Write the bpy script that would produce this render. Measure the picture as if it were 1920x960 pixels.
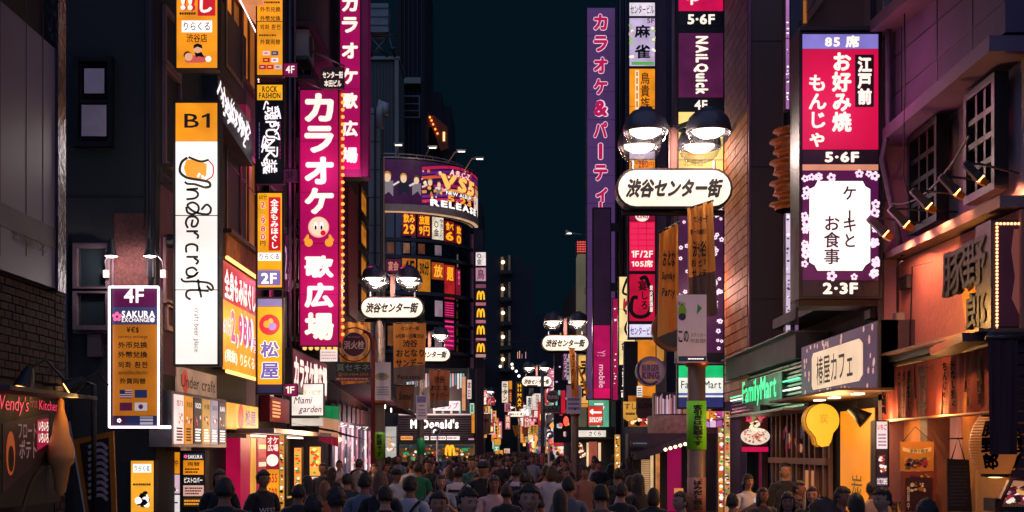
import bpy, math, random
from mathutils import Vector, Matrix
for o in list(bpy.data.objects): bpy.data.objects.remove(o)
SC = bpy.context.scene
COL = SC.collection
PI = math.pi
# ---------------------------------------------------------------- camera
FP, HC, VY, CX = 2400.0, 1.9, 845.0, 960.0      # focal length in pixels, eye height, horizon row, optical column
cam_data = bpy.data.cameras.new("camera"); cam = bpy.data.objects.new("camera", cam_data); COL.objects.link(cam)
cam_data.sensor_width = 36; cam_data.lens = FP / 1920 * 36
cam_data.shift_y = (VY - 480) / 1920
cam_data.clip_start = 0.1; cam_data.clip_end = 2000
cam.location = (0, 0, HC); cam.rotation_euler = (PI / 2, 0, 0)
SC.camera = cam
# ---------------------------------------------------------------- night sky, city glow
world = bpy.data.worlds.new("World"); SC.world = world; world.use_nodes = True
wb = world.node_tree.nodes["Background"]; wb.inputs[0].default_value = (0.0011, 0.0064, 0.0112, 1); wb.inputs[1].default_value = 1.0
sun = bpy.data.lights.new("city_glow", "SUN"); sun.energy = 1.05; sun.angle = math.radians(110); sun.color = (0.42, 0.52, 1.0)
suno = bpy.data.objects.new("city_glow", sun); COL.objects.link(suno); suno.rotation_euler = (math.radians(42), 0, math.radians(-12))
SC.render.engine = "CYCLES"
SC.cycles.use_denoising = True
SC.cycles.max_bounces = 6; SC.cycles.diffuse_bounces = 3; SC.cycles.glossy_bounces = 3; SC.cycles.transmission_bounces = 4; SC.cycles.transparent_max_bounces = 12
SC.cycles.sample_clamp_indirect = 4.0
SC.cycles.caustics_reflective = False; SC.cycles.caustics_refractive = False
SC.view_settings.view_transform = "Standard"; SC.view_settings.look = "None"; SC.view_settings.gamma = 1; SC.view_settings.exposure = 0
SC.view_settings.use_curve_mapping = False

# ---------------------------------------------------------------- colour and material helpers
def lin(h):
    out = []
    for i in (0, 2, 4):
        c = int(h[i:i + 2], 16) / 255
        out.append(c / 12.92 if c <= .04045 else ((c + .055) / 1.055) ** 2.4)
    return out
_M = {}
def _pr(name):
    m = bpy.data.materials.new(name); m.use_nodes = True
    nt = m.node_tree; b = nt.nodes["Principled BSDF"]
    return m, nt, b
def _noise(nt, scale, detail=3, coord='Object', stretch=None):
    tc = nt.nodes.new("ShaderNodeTexCoord"); n = nt.nodes.new("ShaderNodeTexNoise")
    n.inputs["Scale"].default_value = scale; n.inputs["Detail"].default_value = detail
    if stretch:
        mp = nt.nodes.new("ShaderNodeMapping"); mp.inputs["Scale"].default_value = stretch
        nt.links.new(tc.outputs[coord], mp.inputs[0]); nt.links.new(mp.outputs[0], n.inputs[0])
    else: nt.links.new(tc.outputs[coord], n.inputs[0])
    return n
def em(h, s=1.0, samp=True, var=.34, sc=2.0):
    """a lit translucent sign face: tubes behind it make it slightly uneven"""
    k = ('em', h, s, samp, var, sc)
    if k in _M: return _M[k]
    m, nt, b = _pr("lit_" + h); c = lin(h)
    b.inputs["Base Color"].default_value = (*[x * .35 for x in c], 1); b.inputs["Roughness"].default_value = .45
    b.inputs["Emission Color"].default_value = (*c, 1)
    if var:
        n = _noise(nt, sc, 2); r = nt.nodes.new("ShaderNodeMapRange")
        r.inputs[1].default_value = .3; r.inputs[2].default_value = .7
        r.inputs[3].default_value = s * (1 - var); r.inputs[4].default_value = s * (1 + var * .45)
        nt.links.new(n.outputs[0], r.inputs[0]); nt.links.new(r.outputs[0], b.inputs["Emission Strength"])
    else: b.inputs["Emission Strength"].default_value = s
    if not samp: m.cycles.emission_sampling = 'NONE'
    _M[k] = m; return m
def pt(h, rough=.6, metal=0.0, var=.35, sc=3.0, bump=.15, streak=False, spec=.5):
    """paint, plaster, metal: albedo h, worn and dirty unevenly"""
    k = ('pt', h, rough, metal, var, sc, bump, streak, spec)
    if k in _M: return _M[k]
    m, nt, b = _pr("paint_" + h); c = lin(h)
    n = _noise(nt, sc, 6, stretch=(1, 1, .18) if streak else None)
    r = nt.nodes.new("ShaderNodeMapRange"); r.inputs[1].default_value = .3; r.inputs[2].default_value = .75
    r.inputs[3].default_value = 1 - var; r.inputs[4].default_value = 1 + var * .3
    mx = nt.nodes.new("ShaderNodeVectorMath"); mx.operation = 'SCALE'; mx.inputs[0].default_value = c
    nt.links.new(n.outputs[0], r.inputs[0]); nt.links.new(r.outputs[0], mx.inputs["Scale"]); nt.links.new(mx.outputs[0], b.inputs["Base Color"])
    r2 = nt.nodes.new("ShaderNodeMapRange"); r2.inputs[3].default_value = max(.05, rough - .15); r2.inputs[4].default_value = min(1, rough + .2)
    nt.links.new(n.outputs[0], r2.inputs[0]); nt.links.new(r2.outputs[0], b.inputs["Roughness"])
    b.inputs["Metallic"].default_value = metal; b.inputs["Specular IOR Level"].default_value = spec
    if bump:
        n2 = _noise(nt, sc * 9, 4); bm = nt.nodes.new("ShaderNodeBump"); bm.inputs["Strength"].default_value = bump; bm.inputs["Distance"].default_value = .02
        nt.links.new(n2.outputs[0], bm.inputs["Height"]); nt.links.new(bm.outputs[0], b.inputs["Normal"])
    _M[k] = m; return m
def glass(h='0c1418', rough=.08):
    """dark window glass seen from a lit street: mirror-like over a dim room"""
    k = ('gl', h, rough)
    if k in _M: return _M[k]
    m, nt, b = _pr("window_glass_" + h); c = lin(h)
    b.inputs["Base Color"].default_value = (*c, 1); b.inputs["Roughness"].default_value = rough
    b.inputs["Specular IOR Level"].default_value = .9; b.inputs["Coat Weight"].default_value = .6; b.inputs["Coat Roughness"].default_value = .04
    n = _noise(nt, 2.0, 2); bm = nt.nodes.new("ShaderNodeBump"); bm.inputs["Strength"].default_value = .08; bm.inputs["Distance"].default_value = .05
    nt.links.new(n.outputs[0], bm.inputs["Height"]); nt.links.new(bm.outputs[0], b.inputs["Normal"])
    _M[k] = m; return m
def clear_glass():
    k = 'clear'
    if k in _M: return _M[k]
    m, nt, b = _pr("clear_glass"); out = nt.nodes["Material Output"]
    tr = nt.nodes.new("ShaderNodeBsdfTransparent"); tr.inputs[0].default_value = (.93, .95, .95, 1)
    gl = nt.nodes.new("ShaderNodeBsdfGlossy"); gl.inputs["Roughness"].default_value = .05
    lw = nt.nodes.new("ShaderNodeLayerWeight"); lw.inputs[0].default_value = .3; ml = nt.nodes.new('ShaderNodeMath'); ml.operation = 'MULTIPLY'; ml.inputs[1].default_value = .55
    mx = nt.nodes.new("ShaderNodeMixShader")
    nt.links.new(lw.outputs["Facing"], ml.inputs[0]); nt.links.new(ml.outputs[0], mx.inputs[0]); nt.links.new(tr.outputs[0], mx.inputs[1]); nt.links.new(gl.outputs[0], mx.inputs[2]); nt.links.new(mx.outputs[0], out.inputs[0])
    _M[k] = m; return m
def cloth(h, rough=.9, var=.2):
    k = ('cl', h)
    if k in _M: return _M[k]
    m, nt, b = _pr("cloth_" + h); c = [x * .7 for x in lin(h)]; out = nt.nodes["Material Output"]
    n = _noise(nt, 14, 5); r = nt.nodes.new("ShaderNodeMapRange"); r.inputs[3].default_value = 1 - var; r.inputs[4].default_value = 1 + var
    mx = nt.nodes.new("ShaderNodeVectorMath"); mx.operation = 'SCALE'; mx.inputs[0].default_value = c
    nt.links.new(n.outputs[0], r.inputs[0]); nt.links.new(r.outputs[0], mx.inputs["Scale"]); nt.links.new(mx.outputs[0], b.inputs["Base Color"])
    b.inputs["Roughness"].default_value = rough; b.inputs["Sheen Weight"].default_value = .2
    _M[k] = m; return m
def banner_cloth(h):
    k = ('bc', h)
    if k in _M: return _M[k]
    m, nt, b = _pr("banner_cloth_" + h); c = lin(h); out = nt.nodes["Material Output"]
    b.inputs["Base Color"].default_value = (*c, 1); b.inputs["Roughness"].default_value = .8
    t = nt.nodes.new("ShaderNodeBsdfTranslucent"); t.inputs[0].default_value = (*c, 1)
    mx = nt.nodes.new("ShaderNodeMixShader"); mx.inputs[0].default_value = .45
    nt.links.new(b.outputs[0], mx.inputs[1]); nt.links.new(t.outputs[0], mx.inputs[2]); nt.links.new(mx.outputs[0], out.inputs[0])
    _M[k] = m; return m

# ---------------------------------------------------------------- mesh helpers
class B:
    def __init__(s): s.v = []; s.f = []
    def add(s, vs, fs):
        k = len(s.v); s.v += [tuple(v) for v in vs]; s.f += [tuple(i + k for i in f) for f in fs]
    def box8(s, p):  # p: 8 points, bottom 0-3, top 4-7
        s.add(p, [(0, 3, 2, 1), (4, 5, 6, 7), (0, 1, 5, 4), (1, 2, 6, 5), (2, 3, 7, 6), (3, 0, 4, 7)])
    def box(s, x0, y0, z0, x1, y1, z1):
        s.box8([(x0, y0, z0), (x1, y0, z0), (x1, y1, z0), (x0, y1, z0), (x0, y0, z1), (x1, y0, z1), (x1, y1, z1), (x0, y1, z1)])
    def tube(s, pts, r, n=8, cap=True):
        pts = [Vector(p) for p in pts]; rs = r if isinstance(r, (list, tuple)) else [r] * len(pts)
        base = len(s.v); prev = None
        for i, p in enumerate(pts):
            d = (pts[min(i + 1, len(pts) - 1)] - pts[max(i - 1, 0)]).normalized()
            a = d.orthogonal().normalized() if prev is None else (prev - d * prev.dot(d)).normalized()
            prev = a; b = d.cross(a)
            for k in range(n):
                t = 2 * PI * k / n; s.v.append(tuple(p + (a * math.cos(t) + b * math.sin(t)) * rs[i]))
        for i in range(len(pts) - 1):
            for k in range(n):
                k2 = (k + 1) % n; s.f.append((base + i * n + k, base + i * n + k2, base + (i + 1) * n + k2, base + (i + 1) * n + k))
        if cap:
            s.f.append(tuple(base + k for k in reversed(range(n)))); s.f.append(tuple(base + (len(pts) - 1) * n + k for k in range(n)))
    def lathe(s, prof, c=(0, 0, 0), n=20):
        base = len(s.v)
        for r, z in prof:
            for k in range(n):
                t = 2 * PI * k / n; s.v.append((c[0] + r * math.cos(t), c[1] + r * math.sin(t), c[2] + z))
        for i in range(len(prof) - 1):
            for k in range(n):
                k2 = (k + 1) % n; s.f.append((base + i * n + k, base + i * n + k2, base + (i + 1) * n + k2, base + (i + 1) * n + k))
    def blob(s, c, r, n=10, m=6):
        rx, ry, rz = r if isinstance(r, (tuple, list)) else (r, r, r)
        base = len(s.v)
        for i in range(m + 1):
            ph = PI * i / m
            for k in range(n):
                t = 2 * PI * k / n; s.v.append((c[0] + rx * math.sin(ph) * math.cos(t), c[1] + ry * math.sin(ph) * math.sin(t), c[2] + rz * math.cos(ph)))
        for i in range(m):
            for k in range(n):
                k2 = (k + 1) % n; s.f.append((base + i * n + k, base + (i + 1) * n + k, base + (i + 1) * n + k2, base + i * n + k2))
    def mesh(s, name, mat, smooth=False):
        me = bpy.data.meshes.new(name); me.from_pydata(s.v, [], s.f)
        if mat: me.materials.append(mat)
        if smooth: me.shade_smooth()
        me.update(); return me
    def obj(s, name, mat, parent=None, smooth=False, loc=None):
        o = bpy.data.objects.new(name, s.mesh(name, mat, smooth)); COL.objects.link(o)
        if parent: o.parent = parent
        if loc: o.location = loc
        return o
def tag(o, label=None, cat=None, group=None, kind=None):
    for k, v in (('label', label), ('category', cat), ('group', group), ('kind', kind)):
        if v: o[k] = v
    return o
def empty(name, loc, label=None, cat=None, group=None, kind=None, rz=0):
    o = bpy.data.objects.new(name, None); COL.objects.link(o); o.location = loc; o.rotation_euler = (0, 0, rz); o.empty_display_size = .2
    return tag(o, label, cat, group, kind)
def copy_tree(o, parent=None):
    c = o.copy(); COL.objects.link(c); c.parent = parent
    for ch in list(o.children): copy_tree(ch, c)
    return c

# ---------------------------------------------------------------- lettering: glyph outlines of the built-in typeface
_G = {('1', 0.0): ([(.23, 0), (.33, 0), (.33, .70), (.25, .70), (.23, .66), (.23, .56), (.08, .49), (.08, .58)], [(0, 1, 2, 3, 4), (4, 5, 6, 7)])}
_fc = bpy.data.curves.new('glyph_source', 'FONT'); _fo = bpy.data.objects.new('glyph_source', _fc)
def glyph(ch, wt=0.0, res=2):
    if wt > 0:      # heavier strokes: the plain outline laid down several times, a hair apart
        k = (ch, wt)
        if k not in _G:
            vs, fs = glyph(ch, 0.0, res); V = []; Fc = []; n_ = 4 if wt < .045 else 8
            for j in range(n_): an = PI / 4 + 2 * PI * j / n_; n = len(V); V += [(v[0] + wt * math.cos(an), v[1] + wt * math.sin(an)) for v in vs]; Fc += [tuple(i + n for i in f) for f in fs]
            _G[k] = (V, Fc)
        return _G[k]
    k = (ch, wt)
    if k not in _G:
        _fc.body = ch; _fc.offset = wt; _fc.resolution_u = res
        me = _fo.to_mesh(); vs = [(v.co.x, v.co.y) for v in me.vertices]; fs = [tuple(p.vertices) for p in me.polygons]
        _fo.to_mesh_clear(); _G[k] = (vs, fs)
    return _G[k]
def _cjk(ch): return ord(ch) > 0x2e80
def layout(txt, wt, vert=False):
    """-> verts, faces in em units, horizontally or stacked vertically"""
    V = []; F = []; x = 0.0; y = 0.0
    if not vert and any(0x0e00 <= ord(c) < 0x0e80 for c in txt): chs = [txt]
    else: chs = list(txt)
    for ch in chs:
        if ch == ' ':
            if vert: y -= .5
            else: x += .35
            continue
        vs, fs = glyph(ch, wt)
        if not vs: x += .4; continue
        x0 = min(v[0] for v in vs); x1 = max(v[0] for v in vs); k = len(V)
        if vert:
            cx = (x0 + x1) / 2
            if ch in 'ー-～':
                V += [(-(v[1] - .38), y - .05 - (v[0] - cx) + .38 - .45) for v in vs]
            else: V += [((v[0] - .5) if _cjk(ch) else v[0] - cx, v[1] + y) for v in vs]
            y -= 1.0
        elif len(ch) > 1: V += [(v[0], v[1]) for v in vs]
        elif _cjk(ch): V += [(v[0] + x, v[1]) for v in vs]; x += 1.0
        else: V += [(v[0] - x0 + x + .04, v[1]) for v in vs]; x += x1 - x0 + .09
        F += [tuple(i + k for i in f) for f in fs]
    return V, F

# ---------------------------------------------------------------- vertical planes seen through the lens
class Pl:
    """a vertical plane through (x, y) running along (dx, dy); u grows to the right as seen from the street, w grows towards the viewer"""
    def __init__(s, x, y, dx, dy):
        l = math.hypot(dx, dy); s.x, s.y, s.dx, s.dy = x, y, dx / l, dy / l
    def hit(s, px):
        r = (px - CX) / FP
        # t*r = x+u*dx ; t = y+u*dy
        u = (s.y * r - s.x) / (s.dx - s.dy * r); return u, s.y + u * s.dy
    def uz(s, px, py):
        u, d = s.hit(px); return u, HC + (VY - py) * d / FP
    def P(s, u, z, w=0):
        return (s.x + u * s.dx + w * s.dy, s.y + u * s.dy - w * s.dx, z)
def facing(D): return Pl(0, D, 1, 0)
def RWo(d): return Pl(4.85 - d, 0, 0, -1)      # right-hand wall line, d metres proud of it
def LWo(d): return Pl(-4.95 + d, 0, 0, 1)

class T:
    """one thing laid out on a plane; boxes are (x0, y0, x1, y1) in photograph pixels, or fractions of rect when frac is set"""
    def __init__(s, name, label, cat, pl, rect, group=None, frac=False, kind=None, w=0, zt=None):
        s.pl = pl; s.frac = False; s.w = w
        u0, z1 = pl.uz(rect[0], rect[1]); z0 = pl.uz(rect[0], rect[3])[1]; u1 = pl.uz(rect[2], 0)[0]
        s.r = (u0, z0, u1, z1); s.frac = frac
        s.o = pl.P((u0 + u1) / 2, z0, 0)
        s.root = empty(name, s.o, label, cat, group, kind)
        s.acc = {}
    def R(s, b):
        if b is None: return s.r
        if s.frac:
            u0, z0, u1, z1 = s.r
            return (u0 + (u1 - u0) * b[0], z1 + (z0 - z1) * b[3], u0 + (u1 - u0) * b[2], z1 + (z0 - z1) * b[1])
        u0, z1 = s.pl.uz(b[0], b[1]); z0 = s.pl.uz(b[0], b[3])[1]; u1 = s.pl.uz(b[2], 0)[0]
        return (u0, z0, u1, z1)
    def pt(s, x, y):
        if s.frac:
            u0, z0, u1, z1 = s.r; return u0 + (u1 - u0) * x, z1 + (z0 - z1) * y
        return s.pl.uz(x, y)
    def L(s, u, z, w): 
        p = s.pl.P(u, z, w + s.w); return (p[0] - s.o[0], p[1] - s.o[1], p[2] - s.o[2])
    def _put(s, name, b, mat, smooth=False, merge=False):
        if merge:
            a = s.acc.setdefault((name, mat.name), (B(), mat)); a[0].add(b.v, b.f); return None
        return b.obj(name, mat, s.root, smooth)
    def done(s):
        for (name, _), (b, mat) in s.acc.items():
            o = b.obj(name, mat, s.root)
            if name != 'lettering': o['kind'] = 'stuff'
        s.acc = {}; return s
    def boxr(s, b, r, w0, w1):
        u0, z0, u1, z1 = r
        b.box8([s.L(u0, z0, w1), s.L(u1, z0, w1), s.L(u1, z0, w0), s.L(u0, z0, w0), s.L(u0, z1, w1), s.L(u1, z1, w1), s.L(u1, z1, w0), s.L(u0, z1, w0)])
    def box(s, name, b, w0, w1, mat, merge=False):
        m = B(); s.boxr(m, s.R(b), w0, w1); return s._put(name, m, mat, merge=merge)
    def frame(s, name, b, t, w0, w1, mat, merge=False):
        """t: bar thickness in metres"""
        u0, z0, u1, z1 = s.R(b); m = B()
        for r in ((u0 - t, z0 - t, u0, z1 + t), (u1, z0 - t, u1 + t, z1 + t), (u0, z1, u1, z1 + t), (u0, z0 - t, u1, z0)): s.boxr(m, r, w0, w1)
        return s._put(name, m, mat, merge=merge)
    def poly(s, name, pts, w0, w1, mat, merge=False, uz=False):
        q = [p if uz else s.pt(*p) for p in pts]; n = len(q); m = B()
        area = sum(q[i][0] * q[(i + 1) % n][1] - q[(i + 1) % n][0] * q[i][1] for i in range(n))
        if area < 0: q = q[::-1]
        vs = [s.L(u, z, w1) for u, z in q] + [s.L(u, z, w0) for u, z in q]
        m.add(vs, [tuple(range(n)), tuple(range(2 * n - 1, n - 1, -1))] + [(i, n + i, n + (i + 1) % n, (i + 1) % n) for i in range(n)])
        return s._put(name, m, mat, merge=merge)
    def disc(s, name, cx, cy, r, w0, w1, mat, n=28, ry=None, merge=False):
        """r in metres"""
        u, z = s.pt(cx, cy); ry = ry or r
        return s.poly(name, [(u + r * math.cos(2 * PI * k / n), z + ry * math.sin(2 * PI * k / n)) for k in range(n)], w0, w1, mat, merge, True)
    def ring(s, name, cx, cy, r, t, w0, w1, mat, n=32, merge=False):
        u, z = s.pt(cx, cy); m = B()
        for k in range(n):
            a0, a1 = 2 * PI * k / n, 2 * PI * (k + 1) / n; P = []
            for w in (w0, w1):
                for a, q in ((a0, r - t), (a0, r), (a1, r), (a1, r - t)): P.append(s.L(u + q * math.cos(a), z + q * math.sin(a), w))
            m.add(P, [(4, 5, 6, 7), (1, 2, 6, 5), (3, 0, 4, 7), (0, 3, 2, 1)])
        return s._put(name, m, mat, merge=merge)
    def stroke(s, pts, wd, w, mat, name='lettering', smooth=True, close=False):
        """a brush line through pts; wd metres wide"""
        q = [Vector(s.pt(*p)) for p in pts]
        if smooth and len(q) > 2:
            out = []
            for i in range(len(q) - 1):
                p0 = q[max(i - 1, 0)]; p1 = q[i]; p2 = q[i + 1]; p3 = q[min(i + 2, len(q) - 1)]
                for k in range(6):
                    t = k / 6; out.append(.5 * ((2 * p1) + (p2 - p0) * t + (2 * p0 - 5 * p1 + 4 * p2 - p3) * t * t + (3 * p1 - p0 - 3 * p2 + p3) * t ** 3))
            q = out + [q[-1]]
        m = B(); base = []
        for i, p in enumerate(q):
            d = (q[min(i + 1, len(q) - 1)] - q[max(i - 1, 0)]); d = d.normalized() if d.length else Vector((1, 0)); nrm = Vector((-d.y, d.x)) * wd / 2
            base += [s.L(p.x + nrm.x, p.y + nrm.y, w), s.L(p.x - nrm.x, p.y - nrm.y, w)]
        m.add(base, [(2 * i, 2 * i + 1, 2 * i + 3, 2 * i + 2) for i in range(len(q) - 1)])
        return s._put(name, m, mat, merge=True)
    def text(s, txt, b, mat, w, wt=.015, vert=False, shear=0, rot=False, out=None, keep=False, name='lettering', owt=.03, sag=None, scale=None):
        if out is not None:
            s.text(txt, b, out, w - .004, wt + owt, vert, shear, rot, None, keep, name, sag=sag, scale=layout(txt, wt, vert))
        V, F = layout(txt, wt, vert)
        if not V: return
        ref = scale[0] if scale else V
        if shear: V = [(x + y * shear, y) for x, y in V]; ref = [(x + y * shear, y) for x, y in ref]
        x0 = min(v[0] for v in ref); x1 = max(v[0] for v in ref); y0 = min(v[1] for v in ref); y1 = max(v[1] for v in ref)
        u0, z0, u1, z1 = s.R(b); W, H = (u1 - u0, z1 - z0) if not rot else (z1 - z0, u1 - u0)
        sx, sy = W / (x1 - x0 + 1e-6), H / (y1 - y0 + 1e-6)
        if vert: sx = min(sx, sy * 1.15)
        if keep: sx = sy = min(sx, sy)
        dx = (W - (x1 - x0) * sx) / 2; dy = (H - (y1 - y0) * sy) / 2; P = []
        for x, y in V:
            a = (x - x0) * sx + dx; c = (y - y0) * sy + dy
            u, z = (u0 + a, z0 + c) if not rot else (u0 + c, z1 - a)
            P.append(s.L(u, z, w + (sag(u, z) if sag else 0) + len(P) * 2e-7 * 10))
        m = B(); m.add(P, F); return s._put(name, m, mat)
    def dashes(s, b, n, mat, w, seed=0, fill=.55, vert=False):
        """lines of print too small to read"""
        rr = random.Random(seed); u0, z0, u1, z1 = s.R(b); m = B()
        for i in range(n):
            if vert:
                c0 = u0 + (u1 - u0) * (i + .2) / n; c1 = u0 + (u1 - u0) * (i + .2 + fill) / n; z = z1
                while z > z0:
                    l = (z1 - z0) * rr.uniform(.04, .12); s.boxr(m, (c0, max(z - l, z0), c1, z), w - .002, w); z -= l + (z1 - z0) * .03
            else:
                c1 = z1 - (z1 - z0) * (i + .2) / n; c0 = z1 - (z1 - z0) * (i + .2 + fill) / n; u = u0
                end = u0 + (u1 - u0) * rr.uniform(.7, 1)
                while u < end:
                    l = (u1 - u0) * rr.uniform(.04, .13); s.boxr(m, (u, c0, min(u + l, u1), c1), w - .002, w); u += l + (u1 - u0) * .025
        return s._put('print', m, mat, merge=True)
    def blobs(s, b, mats, n, w, seed=0, size=(.05, .2), round_=True):
        """printed picture made of patches of colour"""
        rr = random.Random(seed); u0, z0, u1, z1 = s.R(b); S = min(u1 - u0, z1 - z0)
        for i in range(n):
            mt = mats[rr.randrange(len(mats))]; r = S * rr.uniform(*size); r = min(r, S * .45); u = rr.uniform(u0 + r, u1 - r); z = rr.uniform(z0 + r, z1 - r)
            k = 7 if round_ else 4; a0 = rr.uniform(0, 6); sq = rr.uniform(.5, 1)
            pts = [(u + r * rr.uniform(.7, 1) * math.cos(a0 + 2 * PI * j / k), z + r * sq * rr.uniform(.7, 1) * math.sin(a0 + 2 * PI * j / k)) for j in range(k)]
            s.poly('print', pts, w, w + .0008 + .0003 * (i % 12), mt, True, True)
    def flower(s, x, y, r, w, mat, rot=0):
        """five-petalled blossom, r metres"""
        u, z = s.pt(x, y)
        for k in range(5):
            a = rot + 2 * PI * k / 5; c = (u + r * .55 * math.cos(a), z + r * .55 * math.sin(a))
            s.poly('blossom_print', [(c[0] + r * .36 * math.cos(t * PI / 3), c[1] + r * .36 * math.sin(t * PI / 3)) for t in range(6)], w - .002, w + .0005 * k, mat, True, True)
    def tube(s, name, pts, r, mat, n=8, merge=False, smooth=True):
        """pts: (px, py, w)"""
        m = B(); m.tube([s.L(*s.pt(p[0], p[1]), p[2]) for p in pts], r, n); return s._put(name, m, mat, smooth, merge)
    def window(s, b, fm, gm, cols=1, rows=1, t=.05, w=0, rec=.06, name='window'):
        """frame with a pane for each light, glazing bars between"""
        u0, z0, u1, z1 = s.R(b); m = B(); w += rec
        for r in ((u0 - t, z0 - t, u0, z1 + t), (u1, z0 - t, u1 + t, z1 + t), (u0, z1, u1, z1 + t), (u0, z0 - t, u1, z0)): s.boxr(m, r, w - rec, w + .04)
        for c in range(1, cols): u = u0 + (u1 - u0) * c / cols; s.boxr(m, (u - t * .35, z0, u + t * .35, z1), w - rec + .002, w + .02)
        for c in range(1, rows): z = z0 + (z1 - z0) * c / rows; s.boxr(m, (u0, z - t * .35, u1, z + t * .35), w - rec + .004, w + .022)
        fo = s._put(name, m, fm)
        for c in range(cols):
            for r in range(rows):
                p = B(); q = .004
                s.boxr(p, (u0 + (u1 - u0) * c / cols + q, z0 + (z1 - z0) * r / rows + q, u0 + (u1 - u0) * (c + 1) / cols - q, z0 + (z1 - z0) * (r + 1) / rows - q), w - rec + .006, w - rec + .012)
                g = gm[(c + r) % len(gm)] if isinstance(gm, list) else gm
                p.obj('pane', g, fo)
        return fo
    def tiles(s, name, b, nx, ny, gap, w0, w1, mats, stagger=False, limit=300, jit=.004, seed=1, smallname=None):
        """separate pieces sharing mesh data, nearest first; the rest joined as stuff"""
        u0, z0, u1, z1 = s.R(b); rr = random.Random(seed); cw = (u1 - u0) / nx; ch = (z1 - z0) / ny
        cells = []
        for j in range(ny):
            off = cw * .5 if stagger and j % 2 else 0
            for i in range(nx + (1 if off else 0)):
                a = u0 + i * cw - off; b2 = min(a + cw, u1); a = max(a, u0)
                if b2 - a > cw * .3: cells.append((a, z0 + j * ch, b2, z0 + (j + 1) * ch))
        cells.sort(key=lambda c: s.pl.P(c[0], c[1])[1] + abs(c[1] - 4) * .02)
        protos = {}; rest = {}
        for i, (a, c, b2, d) in enumerate(cells):
            mt = mats[rr.randrange(len(mats))]; w = w1 + rr.uniform(-jit, jit); key = (round(b2 - a, 3), mt.name)
            if i < limit:
                if key not in protos:
                    m = B(); g = gap / 2; W, H = b2 - a - gap, d - c - gap
                    p = [s.pl.P(-W / 2, -H / 2, 0), s.pl.P(W / 2, -H / 2, 0), s.pl.P(W / 2, -H / 2, w0 - w1), s.pl.P(-W / 2, -H / 2, w0 - w1)]
                    p = [(q[0] - s.pl.x, q[1] - s.pl.y, q[2]) for q in p]; m.box8(p + [(q[0], q[1], q[2] + H) for q in p]); protos[key] = m.mesh(name, mt)
                o = bpy.data.objects.new(name, protos[key]); COL.objects.link(o); o.parent = s.root; o.location = s.L((a + b2) / 2, (c + d) / 2, w)
            else:
                r_ = rest.setdefault(mt.name, (B(), mt)); s.boxr(r_[0], (a + gap / 2, c + gap / 2, b2 - gap / 2, d - gap / 2), w0, w)
        for b_, mt in rest.values(): b_.obj((smallname or name) + '_field', mt, s.root)['kind'] = 'stuff'

BLK = lambda: pt('14161b', .5, .0, .3)
DK = lambda: pt('23252c', .55, .3, .3)
def sign(name, label, cat, rect, D, face, group=None, depth=.22, bezel=.035, framem=None, pl=None, frac=False, bz='frame'):
    """lit box sign: cabinet, bezel frame, face(s). face: material or list of (box, material)"""
    pl = pl or facing(D)
    t = T(name, label, cat, pl, rect, group, False)
    fm = framem or BLK()
    t.box('cabinet', rect, -depth, 0, fm)
    if bezel: t.frame(bz, rect, bezel * .55, -depth * .6, .02, fm)
    t.frac = frac
    if face is not None:
        for i, (b, m) in enumerate(face if isinstance(face, list) else [(None, face)]):
            u0, z0, u1, z1 = t.R(b); q = B(); t.boxr(q, (u0 + .004, z0 + .003, u1 - .004, z1 - .003), .001, .008); q.obj('face_panel', m, t.root)
            if z1 - z0 > 1.25 and m.name.startswith('lit_'):
                n = int((z1 - z0) / .95); 
                for k in range(1, n): q = B(); z = z0 + (z1 - z0) * k / n; t.boxr(q, (u0, z - .006, u1, z + .006), .008, .0095); q.obj('face_seam', pt('4a3038', .5, bump=0), t.root)
    return t
# ================================================================ curved planes
class Cyl:
    """a vertical drum seen from the street; u runs along the wall"""
    curved = True
    def __init__(s, cx, cy, r): s.cx, s.cy, s.r = cx, cy, r
    def hit(s, px):
        k = (px - CX) / FP; a = k * k + 1; b = -2 * (k * s.cx + s.cy); c = s.cx ** 2 + s.cy ** 2 - s.r ** 2
        d = b * b - 4 * a * c; t = (-b - math.sqrt(d)) / (2 * a) if d > 0 else -b / (2 * a)
        ang = math.atan2(t - s.cy, k * t - s.cx); return (ang + PI / 2) * s.r, t
    def uz(s, px, py):
        u, d = s.hit(px); return u, HC + (VY - py) * d / FP
    def P(s, u, z, w=0):
        a = u / s.r - PI / 2; return (s.cx + (s.r + w) * math.cos(a), s.cy + (s.r + w) * math.sin(a), z)
_flat_boxr = T.boxr
def _boxr(s, b, r, w0, w1):
    if getattr(s.pl, 'curved', False):
        n = max(1, int((r[2] - r[0]) / .3 + .5))
        for i in range(n): _flat_boxr(s, b, (r[0] + (r[2] - r[0]) * i / n, r[1], r[0] + (r[2] - r[0]) * (i + 1) / n, r[3]), w0, w1)
    else: _flat_boxr(s, b, r, w0, w1)
T.boxr = _boxr
def struct(name, b, mat, label=None):
    o = b.obj(name, mat); o['kind'] = 'structure'
    if label: o['label'] = label
    return o
def build(name, label, pl, rect, w0, w1, mat, part='wall', zbase=True, cat='building', zt=None):
    """a building mass on a plane; rect in pixels; goes down to the street when zbase"""
    t = T(name, label, cat, pl, rect)
    r = t.r
    if zbase: t.r = (r[0], 0, r[2], r[3]); t.o = (t.o[0], t.o[1], 0); t.root.location = t.o
    if zt: t.r = (t.r[0], t.r[1], t.r[2], zt)
    m = B(); t.boxr(m, t.r, w0, w1); m.obj(part, mat, t.root); return t

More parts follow.
